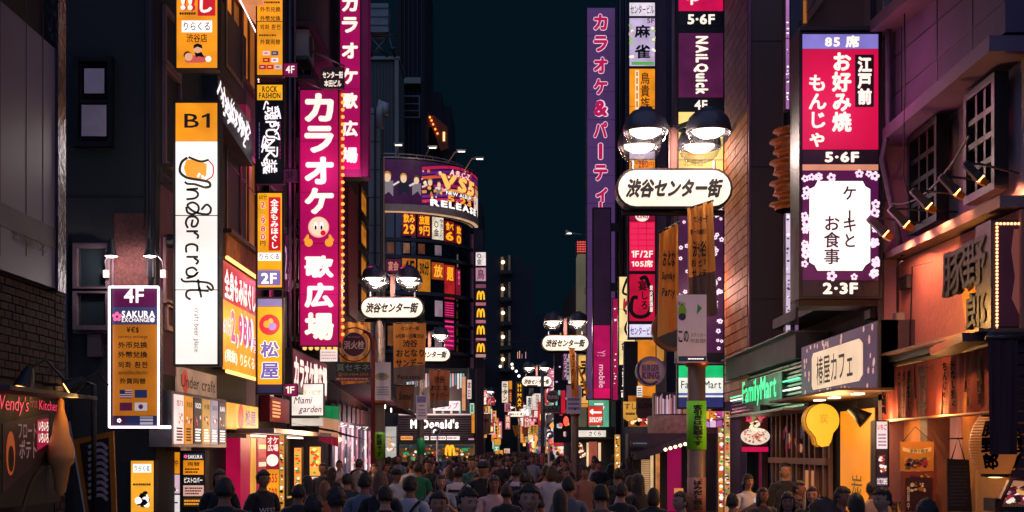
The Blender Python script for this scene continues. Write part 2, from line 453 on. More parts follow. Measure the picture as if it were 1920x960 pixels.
# ================================================================ street
def paving():
    m, nt, b = _pr("street_paving"); tc = nt.nodes.new("ShaderNodeTexCoord"); br = nt.nodes.new("ShaderNodeTexBrick")
    br.inputs["Scale"].default_value = 1.6; br.inputs["Color1"].default_value = (.16, .13, .12, 1); br.inputs["Color2"].default_value = (.10, .085, .085, 1)
    br.inputs["Mortar"].default_value = (.03, .03, .03, 1); br.inputs["Mortar Size"].default_value = .012
    nt.links.new(tc.outputs['Object'], br.inputs[0]); n = _noise(nt, .7, 5); mx = nt.nodes.new("ShaderNodeMixRGB"); mx.blend_type = 'MULTIPLY'; mx.inputs[0].default_value = .6
    nt.links.new(br.outputs[0], mx.inputs[1]); nt.links.new(n.outputs[0], mx.inputs[2]); nt.links.new(mx.outputs[0], b.inputs["Base Color"])
    r = nt.nodes.new("ShaderNodeMapRange"); r.inputs[3].default_value = .25; r.inputs[4].default_value = .6; nt.links.new(n.outputs[0], r.inputs[0]); nt.links.new(r.outputs[0], b.inputs["Roughness"])
    return m
g = B(); g.add([(-400, -60, 0), (400, -60, 0), (400, 1600, 0), (-400, 1600, 0)], [(0, 1, 2, 3)]); struct('ground', g, pt('2c2c30', .8, bump=0))
g = B(); g.add([(-6.6, -30, .004), (5.2, -30, .004), (5.2, 160, .004), (-6.6, 160, .004)], [(0, 1, 2, 3)]); struct('street', g, paving())
g = B(); g.box(-4.9, -30, .006, -4.55, 60, .02); struct('drain_kerb', g, pt('6a6660', .8))
g = B(); g.box(4.4, -30, .006, 4.75, 60, .02); struct('gutter_kerb', g, pt('6a6660', .8))

LW = Pl(-4.95, 0, 0, 1); RW = Pl(4.85, 0, 0, -1)
P_DARK = pt('3a3038', .7, 0, .4, 1.2, .3, True); P_MAUVE = pt('6b5a64', .75, 0, .4, 1.5, .3, True)
FR = pt('1b1c20', .4, .5); ALU = pt('8a8788', .35, .8, .3); STEEL = pt('5d5c62', .4, .8, .3); CREAM = pt('b9ab92', .7)
CONC = pt('8d9289', .85, 0, .45, .8, .4, True)
BR = [pt('4a2b26', .85, 0, .3, 5, .5), pt('3a2320', .9, 0, .3, 5, .5), pt('5a352b', .85, 0, .3, 5, .5), pt('2c1d1c', .9, 0, .3, 5, .5)]

BRD = [pt('2e1c1c', .85, 0, .3, 5, .5), pt('241818', .9, 0, .3, 5, .5), pt('38221f', .85, 0, .3, 5, .5)]
# ---------------------------------------------------------------- near left: brick building with a big grey advertising panel
t = build('brick_building', 'dark brick building with a tall faded grey advertising panel', LW, (-90, -60, 120, 960), -3, -.03, pt('1d1719', .9), zt=9.6)
t.box('advertising_panel', (-90, -60, 86, 480), -.02, .10, pt('54587a', .4, 0, .35, .6, .05, True))
t.box('panel_band', (-90, 345, 86, 392), .101, .106, pt('34374a', .5))
for x_ in (-20, 30, 62): t.box('panel_seam', (x_, -60, x_ + .6, 480), .1, .104, pt('34364a', .6))
t.text('本の香箱バンク', (4, 428, 68, 452), pt('2b2b36', .5), .112)
r = t.R((86, -60, 101, 545)); m = B(); t.boxr(m, (r[0] + .004, r[1], r[2], r[3]), -.02, .13); m.obj('metal_trim', pt('6a6874', .22, 1, .45, 1.5, .5), t.root)
t.frac = False
u0, u1 = LW.hit(101)[0], LW.hit(120)[0]
t2r = t.r; t.r = (u0 + .005, 0.3, u1, 9.6); t.frac = True; t.tiles('brick', None, 2, 116, .014, -.03, .012, BRD, True, 160, smallname='brick')
t.r = (LW.hit(-60)[0], 2.62, u0, 3.68); t.tiles('brick', None, 12, 13, .014, -.03, .012, BRD, True, 140, seed=4)
t.r = (LW.hit(-60)[0], 0, u0, 2.6); m = B(); t.boxr(m, t.r, -.02, .0); m.obj('shutter_wall', pt('15161b', .8), t.root)
t.done()

# ---------------------------------------------------------------- left: dark rendered wall facing the viewer
F18 = facing(17.6)
t = build('corner_building', 'dark mauve building wall with two stacked sash windows', F18, (121, -60, 292, 960), -6, 0, pt('1b2024', .75, 0, .35, 1.0, .25, True), zt=9.5)
t.box('wall_seam', (121, 366, 280, 369), -.01, .012, BLK())
t.box('wall_seam', (121, 575, 280, 577), -.01, .012, BLK())
t.window((150, 118, 205, 268), FR, glass('231d26'), 1, 2, .07, .0, .05)
t.box('window_blind', (162, 132, 199, 178), .075, .09, pt('c4b4c4', .7, 0, .25)); t.box('window_blind', (157, 200, 203, 258), .075, .09, pt('baaab6', .7, 0, .25))
t.window((151, 468, 204, 540), pt('75646c', .4, .6), glass('202a30'), 1, 1, .06, .06, .05); t.window((151, 552, 204, 612), pt('75646c', .4, .6), glass('202a30'), 1, 1, .06, .06, .05)
t.frame('window_surround', (145, 462, 209, 620), .045, 0, .05, pt('6a525e', .6, .2))
t.box('meter_box', (169, 628, 195, 670), 0, .12, pt('4d4148', .5, .4))
t.box('wall_panel', (214, 400, 286, 545), 0, .01, pt('6a3f3c', .85, 0, .6, 30, .8))
t.tube('pipe', [(127, 440, .05), (127, 960, .05)], .025, pt('4d4650', .4, .7)); t.tube('pipe', [(284, -20, .05), (284, 560, .05)], .03, DK())
t.box('drain_pipe_box', (276, -20, 290, 520), 0, .06, pt('33252f', .6, .2))
t.done()
# ---------------------------------------------------------------- left terrace along the street
def facade(name, label, pl, x0, x1, y0, mat, ztop=None, dep=4):
    return build(name, label, pl, (x0, y0, x1, 960), -dep, -.02, mat, zt=ztop)
ORW = em('a05a20', .7, var=.6, sc=1.1); ORW2 = em('d0782a', .9, var=.5, sc=1.3); WN = [glass(), glass('101820'), em('3b2233', .5, var=.5)]
t = facade('pub_building', 'narrow mauve building with upstairs pub windows behind the white beer sign', LW, 292.5, 481, -60, P_MAUVE, 10.6)
for (a, b, c, d) in ((300, 20, 326, 110), (300, 130, 326, 300), (300, 455, 324, 560), (303, 575, 322, 610)):
    t.window((a, b, c, d), pt('8b6670', .5, .3), [glass('1c2330'), em('40283a', .5, var=.4)], 1, 1, .07)
t.box('ledge', (292.5, 318, 330, 326), -.01, .06, FR); t.box('wall_pier', (292.5, 345, 330, 700), -.01, .06, pt('7a4a5c', .8, 0, .4, 4, .5))
for (a, b, c, d, n) in ((419, -30, 447, 118, 2), (450, 10, 476, 140, 2), (420, 262, 444, 428, 2), (447, 280, 476, 445, 2)):
    t.window((a, b, c, d), pt('5b3320', .5), [ORW2, ORW], n, 1, .09, 0, .03)
t.box('wall_pier', (413, 430, 480, 486), -.01, .10, pt('b87840', .85, 0, .5, 6, .6))
t.box('sill', (412, 428, 480, 436), -.01, .2, pt('3a2a26', .6)); t.done()
# string of round bulbs climbing the corner
m = B(); rr = random.Random(4)
st = empty('string_light', LW.P(LW.hit(452)[0], 5.2, .1), 'string of tiny white bulbs hanging down beside the orange pub windows', 'string light')
for k in range(46):
    px = 416 + min(k, 20) * 1.9 if k < 20 else 454 + (k % 2) * .4; py = -2 + k * 3.6 if k < 20 else 66 + (k - 20) * 5.2
    u, z = LW.uz(px, py); p = LW.P(u, z, .3); m.blob((p[0] - st.location.x, p[1] - st.location.y, p[2] - st.location.z), .017, 6, 4)
m.obj('bulb_chain', em('ffe2e6', 2.2, False, 0), st)['kind'] = 'stuff'
t = facade('shop_building', 'dark brown shop building carrying the floor sign boards', LW, 482, 545, -60, pt('241c22', .8), 13)
for i in range(5): t.window((497, 20 + i * 165, 520, 110 + i * 165), FR, [glass(), em('3b2233', .6, var=.4)], 1, 1, .06)
t.tube('pipe', [(534, -40, .1), (534, 930, .1)], .05, pt('5b5a66', .4, .7)); t.tube('pipe', [(540, -40, .15), (540, 700, .15)], .03, pt('8b6672', .4, .7)); t.done()
t = facade('karaoke_building', 'dark karaoke building with balconies behind the tall magenta signs', LW, 545.5, 640, -60, pt('1e1820', .8), 16)
for i in range(7):
    t.box('balcony_slab', (548, 40 + i * 100, 600, 48 + i * 100), -.01, .5, P_DARK)
    t.window((552, 62 + i * 100, 575, 120 + i * 100), FR, [glass(), ORW], 1, 1, .06)
t.box('brick_band', (610, 200, 640, 560), -.01, .12, pt('4c3a44', .8, 0, .5, 6, .5)); t.done()
LW2 = Pl(-4.95, 0, 0, 1)
t = facade('orange_lit_building', 'narrow building with warm lit wall between the magenta signs and the concrete column', LW2, 640.5, 690, 330, pt('5c3a24', .8), 14)
t.box('wall_panel', (652, 345, 668, 590), 0, .05, pt('a33032', .6)); 
for i in range(4): t.window((672, 350 + i * 62, 686, 392 + i * 62), FR, [em('c8761e', .8, var=.6, sc=3), ORW], 1, 1, .07)
t.done()
F50 = facing(50.0)
t = build('concrete_building', 'grey green concrete building with stepped roofs and pilasters', facing(50.0), (688, 205, 713, 960), -1.2, -.4, pt('5c6662', .85, 0, .4, .4, .4, True), zt=15.2)
t.box('pilaster', (692, 205, 713, 690), -.4, .2, CONC); t.box('pilaster', (703, 205, 706, 690), .2, .3, DK())
t.box('pilaster', (713.5, 300, 716, 700), -.38, -.1, pt('7b6a58', .8))
for i in range(9): t.box('wall_seam', (690, 215 + i * 52, 713, 217 + i * 52), .19, .21, pt('4a4f4b', .8))
t.box('parapet', (686, 198, 718, 206), -1.3, -.3, CONC); t.done()
t = build('rooftop_block', 'pale grey concrete rooftop block above and behind the round corner building', facing(84.), (690, 112, 748, 960), -4, 0, pt('6a7672', .85, 0, .4, .4, .4, True)); t.box('edge_rib', (741, 112, 748, 300), 0, .3, CONC); t.box('parapet', (688, 108, 750, 114), -4, .3, CONC)
for i in range(8): t.box('wall_rib', (694 + i * 6, 116, 695 + i * 6, 300), 0, .15, pt('4c5654', .85))
t.done()
t = T('water_tank', 'square grey rooftop water tank on steel legs', 'water tank', facing(55.), (692, 6, 728, 60)); t.box('tank', None, -1, 0, pt('7f8c8c', .6, .2))
for i in range(3): t.box('tank_rib', (692, 14 + i * 16, 728, 16 + i * 16), 0, .04, STEEL)
for a, b, c, d in ((694, 60, 694, 105), (726, 60, 740, 105), (694, 66, 726, 104), (726, 66, 694, 104), (690, 64, 742, 64), (730, 88, 742, 88)): t.tube('leg', [(a, b, -.2), (c, d, -.2)], .06, STEEL, 6)
t.done()
t = T('duct', 'curved exhaust duct climbing the concrete roof', 'duct', facing(49.), (708, 185, 726, 240)); t.tube('duct_pipe', [(713, 240, 0), (713, 205, 0), (716, 192, 0), (722, 196, 0), (723, 215, 0)], .16, pt('a8aaa6', .5, .3), 10); t.done()
# tall dark blocks behind the corner building
t = build('office_block', 'tall dark office block rising behind the round corner building', facing(90.), (742, -80, 796, 960), -10, 0, pt('222a32', .8, 0, .4, .3))
for i in range(6): t.box('wall_rib', (750 + i * 8, -80, 751.5 + i * 8, 420), 0, .25, pt('2f3942', .8))
t.box('ledge', (757, 152, 790, 163), 0, .9, CONC)
t.frame('roof_rail', (759, 185, 786, 222), .1, .4, .5, STEEL); t.box('rail_bar', (759, 197, 786, 199), .4, .5, STEEL); t.box('rail_bar', (759, 210, 786, 212), .4, .5, STEEL); t.done()
t = build('terrace_block', 'stepped dark block with an orange lit outside stair', facing(96.), (796, 172, 828, 960), -8, 0, pt('2a3138', .8))
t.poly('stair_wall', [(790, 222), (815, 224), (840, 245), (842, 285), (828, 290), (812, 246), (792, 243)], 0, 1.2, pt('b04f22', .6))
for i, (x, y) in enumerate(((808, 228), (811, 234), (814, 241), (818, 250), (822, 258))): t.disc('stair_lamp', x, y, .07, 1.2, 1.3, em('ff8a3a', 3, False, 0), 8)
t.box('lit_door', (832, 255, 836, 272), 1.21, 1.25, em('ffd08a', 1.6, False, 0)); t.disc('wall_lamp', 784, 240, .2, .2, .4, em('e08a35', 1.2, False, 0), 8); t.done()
t = build('terrace_block', 'lower dark stepped block right of the orange stair', facing(98.), (828, 198, 845, 960), -8, 0, pt('262e36', .8)); t.done()
t = build('sloping_block', 'dark block with sloping roofline behind the round corner', facing(110.), (845, 380, 904, 960), -10, 0, pt('1c242c', .8))
t.poly('roof', [(845, 300), (858, 310), (880, 350), (898, 400), (904, 440), (904, 500), (845, 500)], -8, .01, pt('20282f', .8)); t.done()
t = build('apartment_building', 'distant dark apartment building with five warm lit balconies', facing(150.), (905, 500, 1002, 960), -12, 0, pt('1d252e', .8))
t.poly('roof', [(905, 500), (918, 478), (975, 482), (1002, 520), (1002, 530), (905, 530)], -8, .01, pt('20282f', .8))
for i, y in enumerate((482, 532, 577, 622, 664)):
    t.box('balcony', (937, y + 28, 960, y + 34), 0, 1.6, pt('3c3a3a', .8)); t.box('lit_wall', (939, y, 944, y + 28), .02, .1, em('8a6440', .6, False)); t.box('lit_wall', (953, y - 2, 957, y + 26), .02, .5, em('4e4038', .7, False)); t.disc('balcony_lamp', 943, y + 10, .22, .1, .3, em('ffe0a8', 3, False, 0), 8)
t.done()
t = build('distant_block', 'far dark block at the end of the street', facing(210.), (1000, 590, 1090, 960), -12, 0, pt('18202a', .8))
rr = random.Random(3)
for i in range(9): t.box('window', (1006 + rr.randrange(70), 612 + rr.randrange(120), 0, 0)[:2] + (0, 0), 0, 0, BLK()) if False else None
for i in range(14):
    x = 1004 + rr.randrange(76); y = 600 + rr.randrange(180); t.box('window', (x, y, x + rr.uniform(2, 4), y + rr.uniform(3, 6)), .02, .1, em(rr.choice(['c89a5a', '8a6a8a', 'e0b070', '5a7a8a']), .6, False, 0))
t.done()
t = build('distant_block', 'far dark block closing the view left of centre', facing(170.), (960, 640, 1004, 960), -12, 0, pt('1a222c', .8)); t.done()

# ---------------------------------------------------------------- right side
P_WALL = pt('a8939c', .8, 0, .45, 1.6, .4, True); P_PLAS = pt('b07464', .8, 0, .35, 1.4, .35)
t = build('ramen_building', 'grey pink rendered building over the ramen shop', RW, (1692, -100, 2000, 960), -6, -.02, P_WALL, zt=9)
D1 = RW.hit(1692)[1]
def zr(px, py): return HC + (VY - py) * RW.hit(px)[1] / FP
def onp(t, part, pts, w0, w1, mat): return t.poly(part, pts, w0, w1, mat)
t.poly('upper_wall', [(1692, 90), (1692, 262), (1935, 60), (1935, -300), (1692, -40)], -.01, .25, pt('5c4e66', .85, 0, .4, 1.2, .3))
t.poly('ledge', [(1674, 75), (1674, 92), (1935, -105), (1935, -140)], .0, .55, pt('54424c', .7))
t.poly('cornice', [(1692, 262), (1692, 284), (1935, 96), (1935, 66)], -.01, .4, pt('6e5a70', .75, 0, .4, 2))
t.poly('sill_course', [(1692, 480), (1692, 492), (1935, 388), (1935, 366)], -.01, .3, pt('8a6a6a', .7, 0, .4, 2))
t.box('corner_pier', (1692, 100, 1704, 940), -.01, .3, pt('8c6472', .75, 0, .4, 2, .4, True))
t.poly('plaster_panel', [(1692, 494), (1692, 668), (1935, 620), (1935, 392)], -.015, .10, P_PLAS)
gp = [em('6a2030', .6, var=.8, sc=6), glass('0c1014'), em('54505a', .6, var=.7, sc=6), glass('14101a')]
t.window((1737, 268, 1785, 428), FR, gp, 3, 4, .08, .06, .1); t.window((1848, 190, 1897, 368), FR, gp, 3, 4, .08, .06, .1)
for y_ in (120, 190): t.poly('wall_seam', [(1700, y_), (1935, y_ - 190), (1935, y_ - 187), (1700, y_ + 2)], .25, .256, BLK())
for x_ in (1730, 1800, 1870): t.poly('wall_seam', [(x_, -160), (x_ + 1.2, -160), (x_ + 1.2, 262 - (x_ - 1692) * .8), (x_, 262 - (x_ - 1692) * .8)], .25, .256, BLK())
t.tube('downpipe', [(1722, -60, .36), (1722, 240, .36), (1724, 300, .45), (1724, 480, .2)], .035, pt('5a5460', .5, .3)); t.box('vent', (1712, 520, 1726, 545), .10, .16, STEEL); t.box('electric_meter', (1700, 590, 1712, 620), .10, .2, pt('8a8680', .5))
for k in range(6): t.box('vent_slat', (1713, 522 + k * 4, 1725, 524 + k * 4), .16, .175, DK())
t.tube('conduit', [(1706, 620, .15), (1706, 668, .15)], .015, STEEL); t.tube('conduit', [(1706, 590, .15), (1706, 500, .15), (1740, 490, .3)], .015, STEEL)
t.tube('cable', [(1762, 0, .4), (1763, 150, .4), (1760, 330, .4), (1772, 380, .4)], .008, BLK(), 5)
t.tube('cable', [(1800, 490, .3), (1760, 500, .3), (1745, 700, .25)], .008, BLK(), 5)
t.done()
t = build('cafe_building', 'dark building with brick strip behind the stacked cafe sign', RW, (1505, -100, 1691, 960), -5, -.02, pt('2c2731', .8, 0, .4, 1.2, .3), zt=11)
t.box('column', (1655, 100, 1690, 600), -.01, .22, pt('5a3a58', .6, .2, .4, 1, .2, True))
t.box('pipe_box', (1664, -40, 1676, 600), .221, .3, pt('3a2c3c', .6, .3))
t.frac = False; t.tiles('wall_tile', (1506, -60, 1650, 60), 9, 6, .02, -.02, .03, [pt('55505a', .5), pt('4a4650', .5)], True, 60)
t.tiles('brick', (1668, 600, 1691, 960), 4, 46, .014, -.03, .03, BR, True, 190, seed=8)
t.tube('pipe', [(1506, 560, .15), (1560, 575, .15), (1640, 570, .15)], .03, STEEL)
t.box('roof_ledge', (1505, 600, 1660, 618), -.01, .5, pt('4a444c', .6, .3)); t.done()
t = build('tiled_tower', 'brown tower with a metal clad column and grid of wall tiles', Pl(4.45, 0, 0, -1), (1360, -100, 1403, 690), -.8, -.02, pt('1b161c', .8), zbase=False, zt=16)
t.frac = False
TL = [pt('9a7a62', .55, 0, .3, 4, .2), pt('8a6c5a', .55, 0, .3, 4, .2), pt('a88464', .55, 0, .3, 4, .2)]
q_ = t.r; t.r = (q_[0], 2.9, q_[2], 8.3); t.frac = True; t.tiles('wall_tile', None, 5, 28, .025, -.02, .02, [pt('d09058', .5, 0, .3, 4, .2), pt('c07c48', .5, 0, .3, 4, .2), pt('d8a068', .5, 0, .3, 4, .2)], True, 150)  # lower tiles hold the warm light on the wall in their tan-orange colour
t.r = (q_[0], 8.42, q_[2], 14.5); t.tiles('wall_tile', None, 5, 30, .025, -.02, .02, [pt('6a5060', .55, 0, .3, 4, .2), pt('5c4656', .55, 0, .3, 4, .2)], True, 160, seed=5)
t.done()
t = build('metal_column', 'full height brown metal clad column beside the round balconies', facing(24.), (1405, -200, 1467, 690), -1.4, 0, pt('5a3c36', .5, .1, .35, .6, .1, True), zbase=False, zt=16, cat='column')
for y in (76, 312, 560): t.box('panel_seam', (1405, y, 1467, y + 1.5), -.005, .008, BLK())
t.box('edge_highlight', (1403.5, -200, 1407, 690), -.02, .04, pt('8a4a72', .4, .4)); t.done()  # strip painted as the purple highlight along the column edge
t = build('side_building', 'dark recessed building with window grid behind the nail salon sign', Pl(4.85, 0, 0, -1), (1232, -100, 1362, 960), -2, -.3, pt('4a4e5e', .8), zt=17)
for i in range(8): t.window((1338, -40 + i * 88, 1362, 30 + i * 88), FR, [glass('0e1620'), glass('18202c'), em('281e30', .6, var=.5)], 2, 3, .05, -.25)
for i in range(7): t.window((1236, -40 + i * 95, 1262, 30 + i * 95), FR, [glass('0e1620'), em('1c2030', .6, var=.5)], 1, 2, .05, -.25)
t.tube('pipe', [(1262, -60, .0), (1262, 640, .0)], .05, pt('8a6672', .4, .6)); t.tube('pipe', [(1268, -60, .05), (1268, 640, .05)], .03, pt('b08a92', .4, .6)); t.tube('pipe', [(1240, -60, .0), (1240, 640, .0)], .04, DK()); t.done()
RW2 = Pl(4.85, 28.5, -.9, 21.5); RW2 = Pl(3.95, 50, .9, -21.5)
t = build('centre_building', 'dark building with conduits between the stacked signs and the lilac karaoke sign', RW2, (1150, -100, 1231, 960), -2, -.3, pt('4a4c60', .8), zt=20)
for x, m_ in ((1158, DK()), (1163, pt('5a5a72', .4, .6)), (1169, DK()), (1174, pt('3b4a5c', .4, .6))): t.tube('pipe', [(x, -40, 0), (x, 520, 0)], .05, m_)
t.box('lit_interior', (1176, 635, 1228, 700), -.28, -.2, em('d08a2a', .8, var=.4)); t.done()
RW3 = Pl(2.6, 95, 1.35, -45)
t = build('far_terrace', 'row of narrow lit shops further down the right side', RW3, (1052, 560, 1150, 960), -3, -.1, pt('241c24', .8), zt=11); t.done()
t = T('balcony', 'round copper coloured stacked balcony rings beside the metal column', 'balcony', facing(21.5), (1464, 230, 1504, 400))
m = B(); prof = []
for i, y in enumerate(range(232, 392, 20)):
    z = (VY - y) * 21.5 / FP + HC - t.o[2]; q = .30 + (.06 if i % 2 else 0); prof += [(q + .07, z), (q + .09, z - .03), (q, z - .05), (q - .01, z - .13)]
m.lathe(prof, ((1502 - CX) / FP * 21.5 - t.o[0], .4, 0), 28); m.obj('ring', pt('b5632c', .4, .5, .3), t.root, True)  # copper metal colour that also carries the orange light on the rings
t.tube('support', [(1478, 228, -.3), (1478, 30, -.3)], .03, BLK()); t.done()
# ================================================================ signs on the left side
WH = em('fff4ec', 1.25, False, 0); CR = em('fff0df', 1.1, False, 0); INK = pt('0c0c10', .5, bump=0); OR_ = em('ff9a18', 1.05); YE = em('ffb424', 1.05)
MAG = em('b4005c', .85); MAGD = em('8a0850', .85); PUR = em('5a2a5e', .8); LIL = em('a89ae6', .85); RED = em('e0202c', .95); PINK = em('ff6aa0', 1.1, False, 0)
NAVY = pt('141c34', .5); REDF = em('d8242c', .9, False, 0); ORF = em('ff9a18', 1.1, False, 0); BLUF = em('2c4470', .7, False, 0)
def glow(t, col, watts, n=1, w=.9):
    """unseen point lights added before a big sign to strengthen its spill"""
    u0, z0, u1, z1 = t.r; z1 = min(z1, 9.5)
    for k in range(n): lamp_point(t.root, t.L((u0 + u1) / 2, z0 + (z1 - z0) * (k + .5) / n, w), watts / n, col, .35)
# --- currency exchange
t = sign('exchange_sign', 'orange currency exchange sign with glowing white tube border', 'sign', (209, 541, 297, 800), 17.0, [((211, 543, 295, 575), em('6a1650', .6)), ((211, 575, 295, 608), em('55508a', .45)), ((211, 608, 295, 780), em('d0781c', .62)), ((211, 780, 295, 798), em('343060', .4))], bezel=.02, framem=pt('4a4050', .5))
t.text('4F', (233, 541, 270, 568), WH, .014, .03); t.text('SAKURA', (229, 583, 291, 596), WH, .014, .035); t.text('EXCHANGE', (229, 596, 281, 604), WH, .014, .01); t.disc('lettering', 286, 600, .03, .008, .014, WH, 12, merge=True)
t.flower(220, 594, .075, .014, PINK, .3)
t.text('¥€$', (238, 613, 261, 625), INK, .014, .02); t.text('currency exchange', (222, 628, 277, 636), INK, .014, .005)
for s_, y in (('外币兑换', 641), ('外幣兌換', 659), ('외화 환전', 678)): t.text(s_, (222, y, 277, y + 12), INK, .014, .03)
t.text('แลกเปลี่ยนเงินตรา', (222, 694, 277, 702), INK, .014, .005); t.text('外貨両替', (225, 709, 274, 720), INK, .014, .03)
for i, (x, y, c) in enumerate(((225, 731, 'b8a8b0'), (253, 731, '26305a'), (225, 755, '5a1a40'), (253, 755, 'd0c8d0'), (212, 781, '401838'), (237, 781, '262a58'), (263, 781, 'b8b0c0'))):
    w_ = 23 if y < 780 else 24; t.box('flag_print', (x, y, x + w_, y + 15), .008, .013, em(c, .6, False, 0), merge=True)
    if i in (0, 6):
        for k in range(4 if i == 0 else 2): t.box('flag_print', (x, y + 2 + k * 4 * (1 if i == 0 else 1.6), x + w_, y + 4 + k * 4 * (1 if i == 0 else 1.6)), .013, .0145, em('7a2038' if i == 0 else '2c2c58', .6, False, 0), merge=True)
    if i == 0: t.box('flag_print', (x, y, x + 10, y + 8), .0145, .016, em('262a58', .6, False, 0), merge=True)
    if i == 3: t.disc('flag_print', 264.5, 762.5, .032, .013, .016, em('7a2040', .7, False, 0), 14, merge=True); t.disc('flag_print', 264.5, 764.5, .02, .016, .018, em('262a58', .7, False, 0), 14, merge=True)
    if i == 4: t.flower(224, 788.5, .035, .014, WH)
tube = em('ffe8fa', 4.0, True, 0)
for a, b, c, d in ((207, 539, 299, 539), (207, 801, 299, 801), (207, 539, 207, 801), (299, 539, 299, 801)): t.tube('light_tube', [(a, b, .05), (c, d, .05)], .014, tube, 8)
t.tube('light_tube', [(299, 801, .05), (322, 801, .05)], .02, tube, 8)
t.done()
def wall_spot(label, x, y, flip):
    t = T('wall_lamp', label, 'lamp', facing(17.5), (x - 10, y - 12, x + 14, y + 45), 'wall lamps over the exchange sign')
    s = 1 if flip else -1
    t.tube('arm', [(x + s * 18, y + 35, .05), (x + s * 18, y + 14, .12), (x + s * 4, y - 4, .2)], .012, ALU, 6); t.box('junction_box', (x + s * 18 - 5, y + 30, x + s * 18 + 5, y + 44), 0, .09, pt('c0a8a0', .5))
    u, z = t.pt(x, y); q = t.L(u, z, .26); m = B(); m.lathe([(.03, .18), (.05, .12), (.055, .03), (.09, -.06)], q, 14); m.obj('shade', BLK(), t.root, True)
    m = B(); m.lathe([(.0, -.075), (.05, -.07), (.085, -.055)], q, 14); m.obj('bulb', em('ffe8e0', 9, True, 0), t.root)
    lamp_point(t.root, (q[0], q[1] - .05, q[2] - .14), 22, (1, .75, .72)); t.done()
def lamp_point(parent, loc, watts, col, r=.05, spot=None, rot=None):
    l = bpy.data.lights.new('lamp_light', 'SPOT' if spot else 'POINT'); l.energy = watts; l.color = col; l.shadow_soft_size = r
    o = bpy.data.objects.new('lamp_light', l); COL.objects.link(o); o.parent = parent; o.location = loc
    if spot: l.spot_size = spot; l.spot_blend = .5; o.rotation_euler = rot
    return o
wall_spot('left of the two small wall lamps over the exchange sign', 220, 478, False); wall_spot('right of the two small wall lamps over the exchange sign', 291, 478, True)
t = T('bracket_lamp', 'black bracket spotlight on the mauve corner beside the white beer sign', 'lamp', LW, (292, 445, 330, 470)); t.tube('arm', [(300, 455, .1), (312, 450, .5), (322, 466, .5)], .015, BLK(), 6)
t.disc('head', 302, 452, .1, .1, .3, BLK(), 12); t.done()
t = T('sign_bracket', 'square black steel bracket holding the white beer sign', 'bracket', facing(17.5), (300, 305, 330, 347)); t.frame('frame', (303, 312, 326, 340), .03, -.05, .05, BLK()); t.done()
# --- massage sign at the top
t = sign('massage_sign', 'orange massage parlour sign with cartoon of a massage at the top left', 'sign', (331, -40, 408, 128), 17.6, em('ff9a16', 1.05))
t.text('!!', (339, -16, 362, 20), CR, .02, .05, out=RED); t.box('lettering', (371, -30, 404, 30), .009, .014, RED, merge=True); t.text('し', (375, -2, 398, 25), CR, .02, .05)
t.box('lettering', (341, 39, 398, 61), .009, .012, WH, merge=True); t.text('りらくる', (345, 42, 394, 58), INK, .016, .01); t.text('渋谷店', (350, 64, 389, 80), pt('6a3a10', .6), .014)
t.dashes((337, 22, 368, 30), 1, INK, .012)
SK = em('f0b088', .9, False, 0); t.disc('cartoon_print', 354, 107, .055, .009, .013, SK, 16, merge=True); t.disc('cartoon_print', 352, 104, .055, .008, .011, pt('5a2a18'), 16, merge=True)
t.poly('cartoon_print', [(346, 114), (362, 104), (392, 106), (396, 112), (380, 118), (350, 118)], .008, .010, em('d85a50', .9, False, 0), True); t.disc('cartoon_print', 391, 111, .04, .01, .012, WH, 12, merge=True)
t.disc('cartoon_print', 371, 92, .06, .012, .016, SK, 16, merge=True); t.poly('cartoon_print', [(363, 92), (364, 85), (371, 82), (379, 85), (380, 92), (371, 88)], .016, .018, pt('3a1c10'), True); t.poly('cartoon_print', [(365, 99), (378, 98), (384, 108), (372, 106), (368, 108)], .013, .015, INK, True)
t.done()
# --- under craft
t = sign('beer_sign', 'tall white craft beer sign with handwritten lettering and an orange B1 top', 'sign', (328, 192, 409, 684), 17.3, [((329, 193, 408, 265), em('ff9c16', 1.0)), ((329, 265, 408, 683), em('fff3ea', 1.1, True, .25, .8))], depth=.3)
t.text('B1', (346, 213, 394, 240), pt('2a1a10'), .014, .012)
bx = [(346, 300), (352, 297), (388, 306), (401, 318), (398, 330), (384, 336), (352, 332), (344, 322)]
t.poly('print', [(350, 300), (370, 299), (388, 308), (387, 330), (372, 338), (350, 330), (345, 315)], .008, .011, em('ff9a20', 1, False, 0), True)
for x, y in ((374, 327), (380, 331), (372, 331)): t.disc('print', x, y, .018, .011, .013, WH, 10, merge=True)
t.stroke([(352, 296), (341, 305), (338, 322), (348, 332), (362, 336), (376, 338), (392, 342), (394, 350), (384, 352)], .035, .016, INK)
t.stroke([(354, 295), (376, 303), (392, 300)], .03, .016, INK); t.stroke([(392, 302), (400, 312), (399, 330), (388, 338)], .018, .015, RED)
t.stroke([(384, 352), (366, 346), (352, 345), (347, 341)], .03, .017, INK)
def hand(pts): t.stroke(pts, .03, .017, INK)
hand([(350, 356), (366, 358), (372, 365), (366, 372), (350, 374)]); hand([(350, 356), (372, 354)])           # n
hand([(350, 388), (352, 398), (362, 402), (372, 396), (372, 386), (362, 380), (352, 386), (366, 398), (390, 402), (396, 392), (388, 384), (378, 394)])  # d
hand([(362, 412), (360, 424), (368, 424), (372, 414), (366, 407), (354, 408), (349, 418), (353, 428)])           # e
hand([(350, 434), (372, 434)]); hand([(364, 436), (372, 442), (370, 448)])                                         # r
hand([(370, 472), (370, 462), (360, 458), (350, 462), (350, 474)])                                                  # c
hand([(350, 482), (372, 482)]); hand([(364, 484), (372, 490), (368, 496)])                                         # r
hand([(370, 508), (362, 502), (351, 506), (352, 516), (364, 518), (372, 510), (364, 518), (350, 522)])             # a
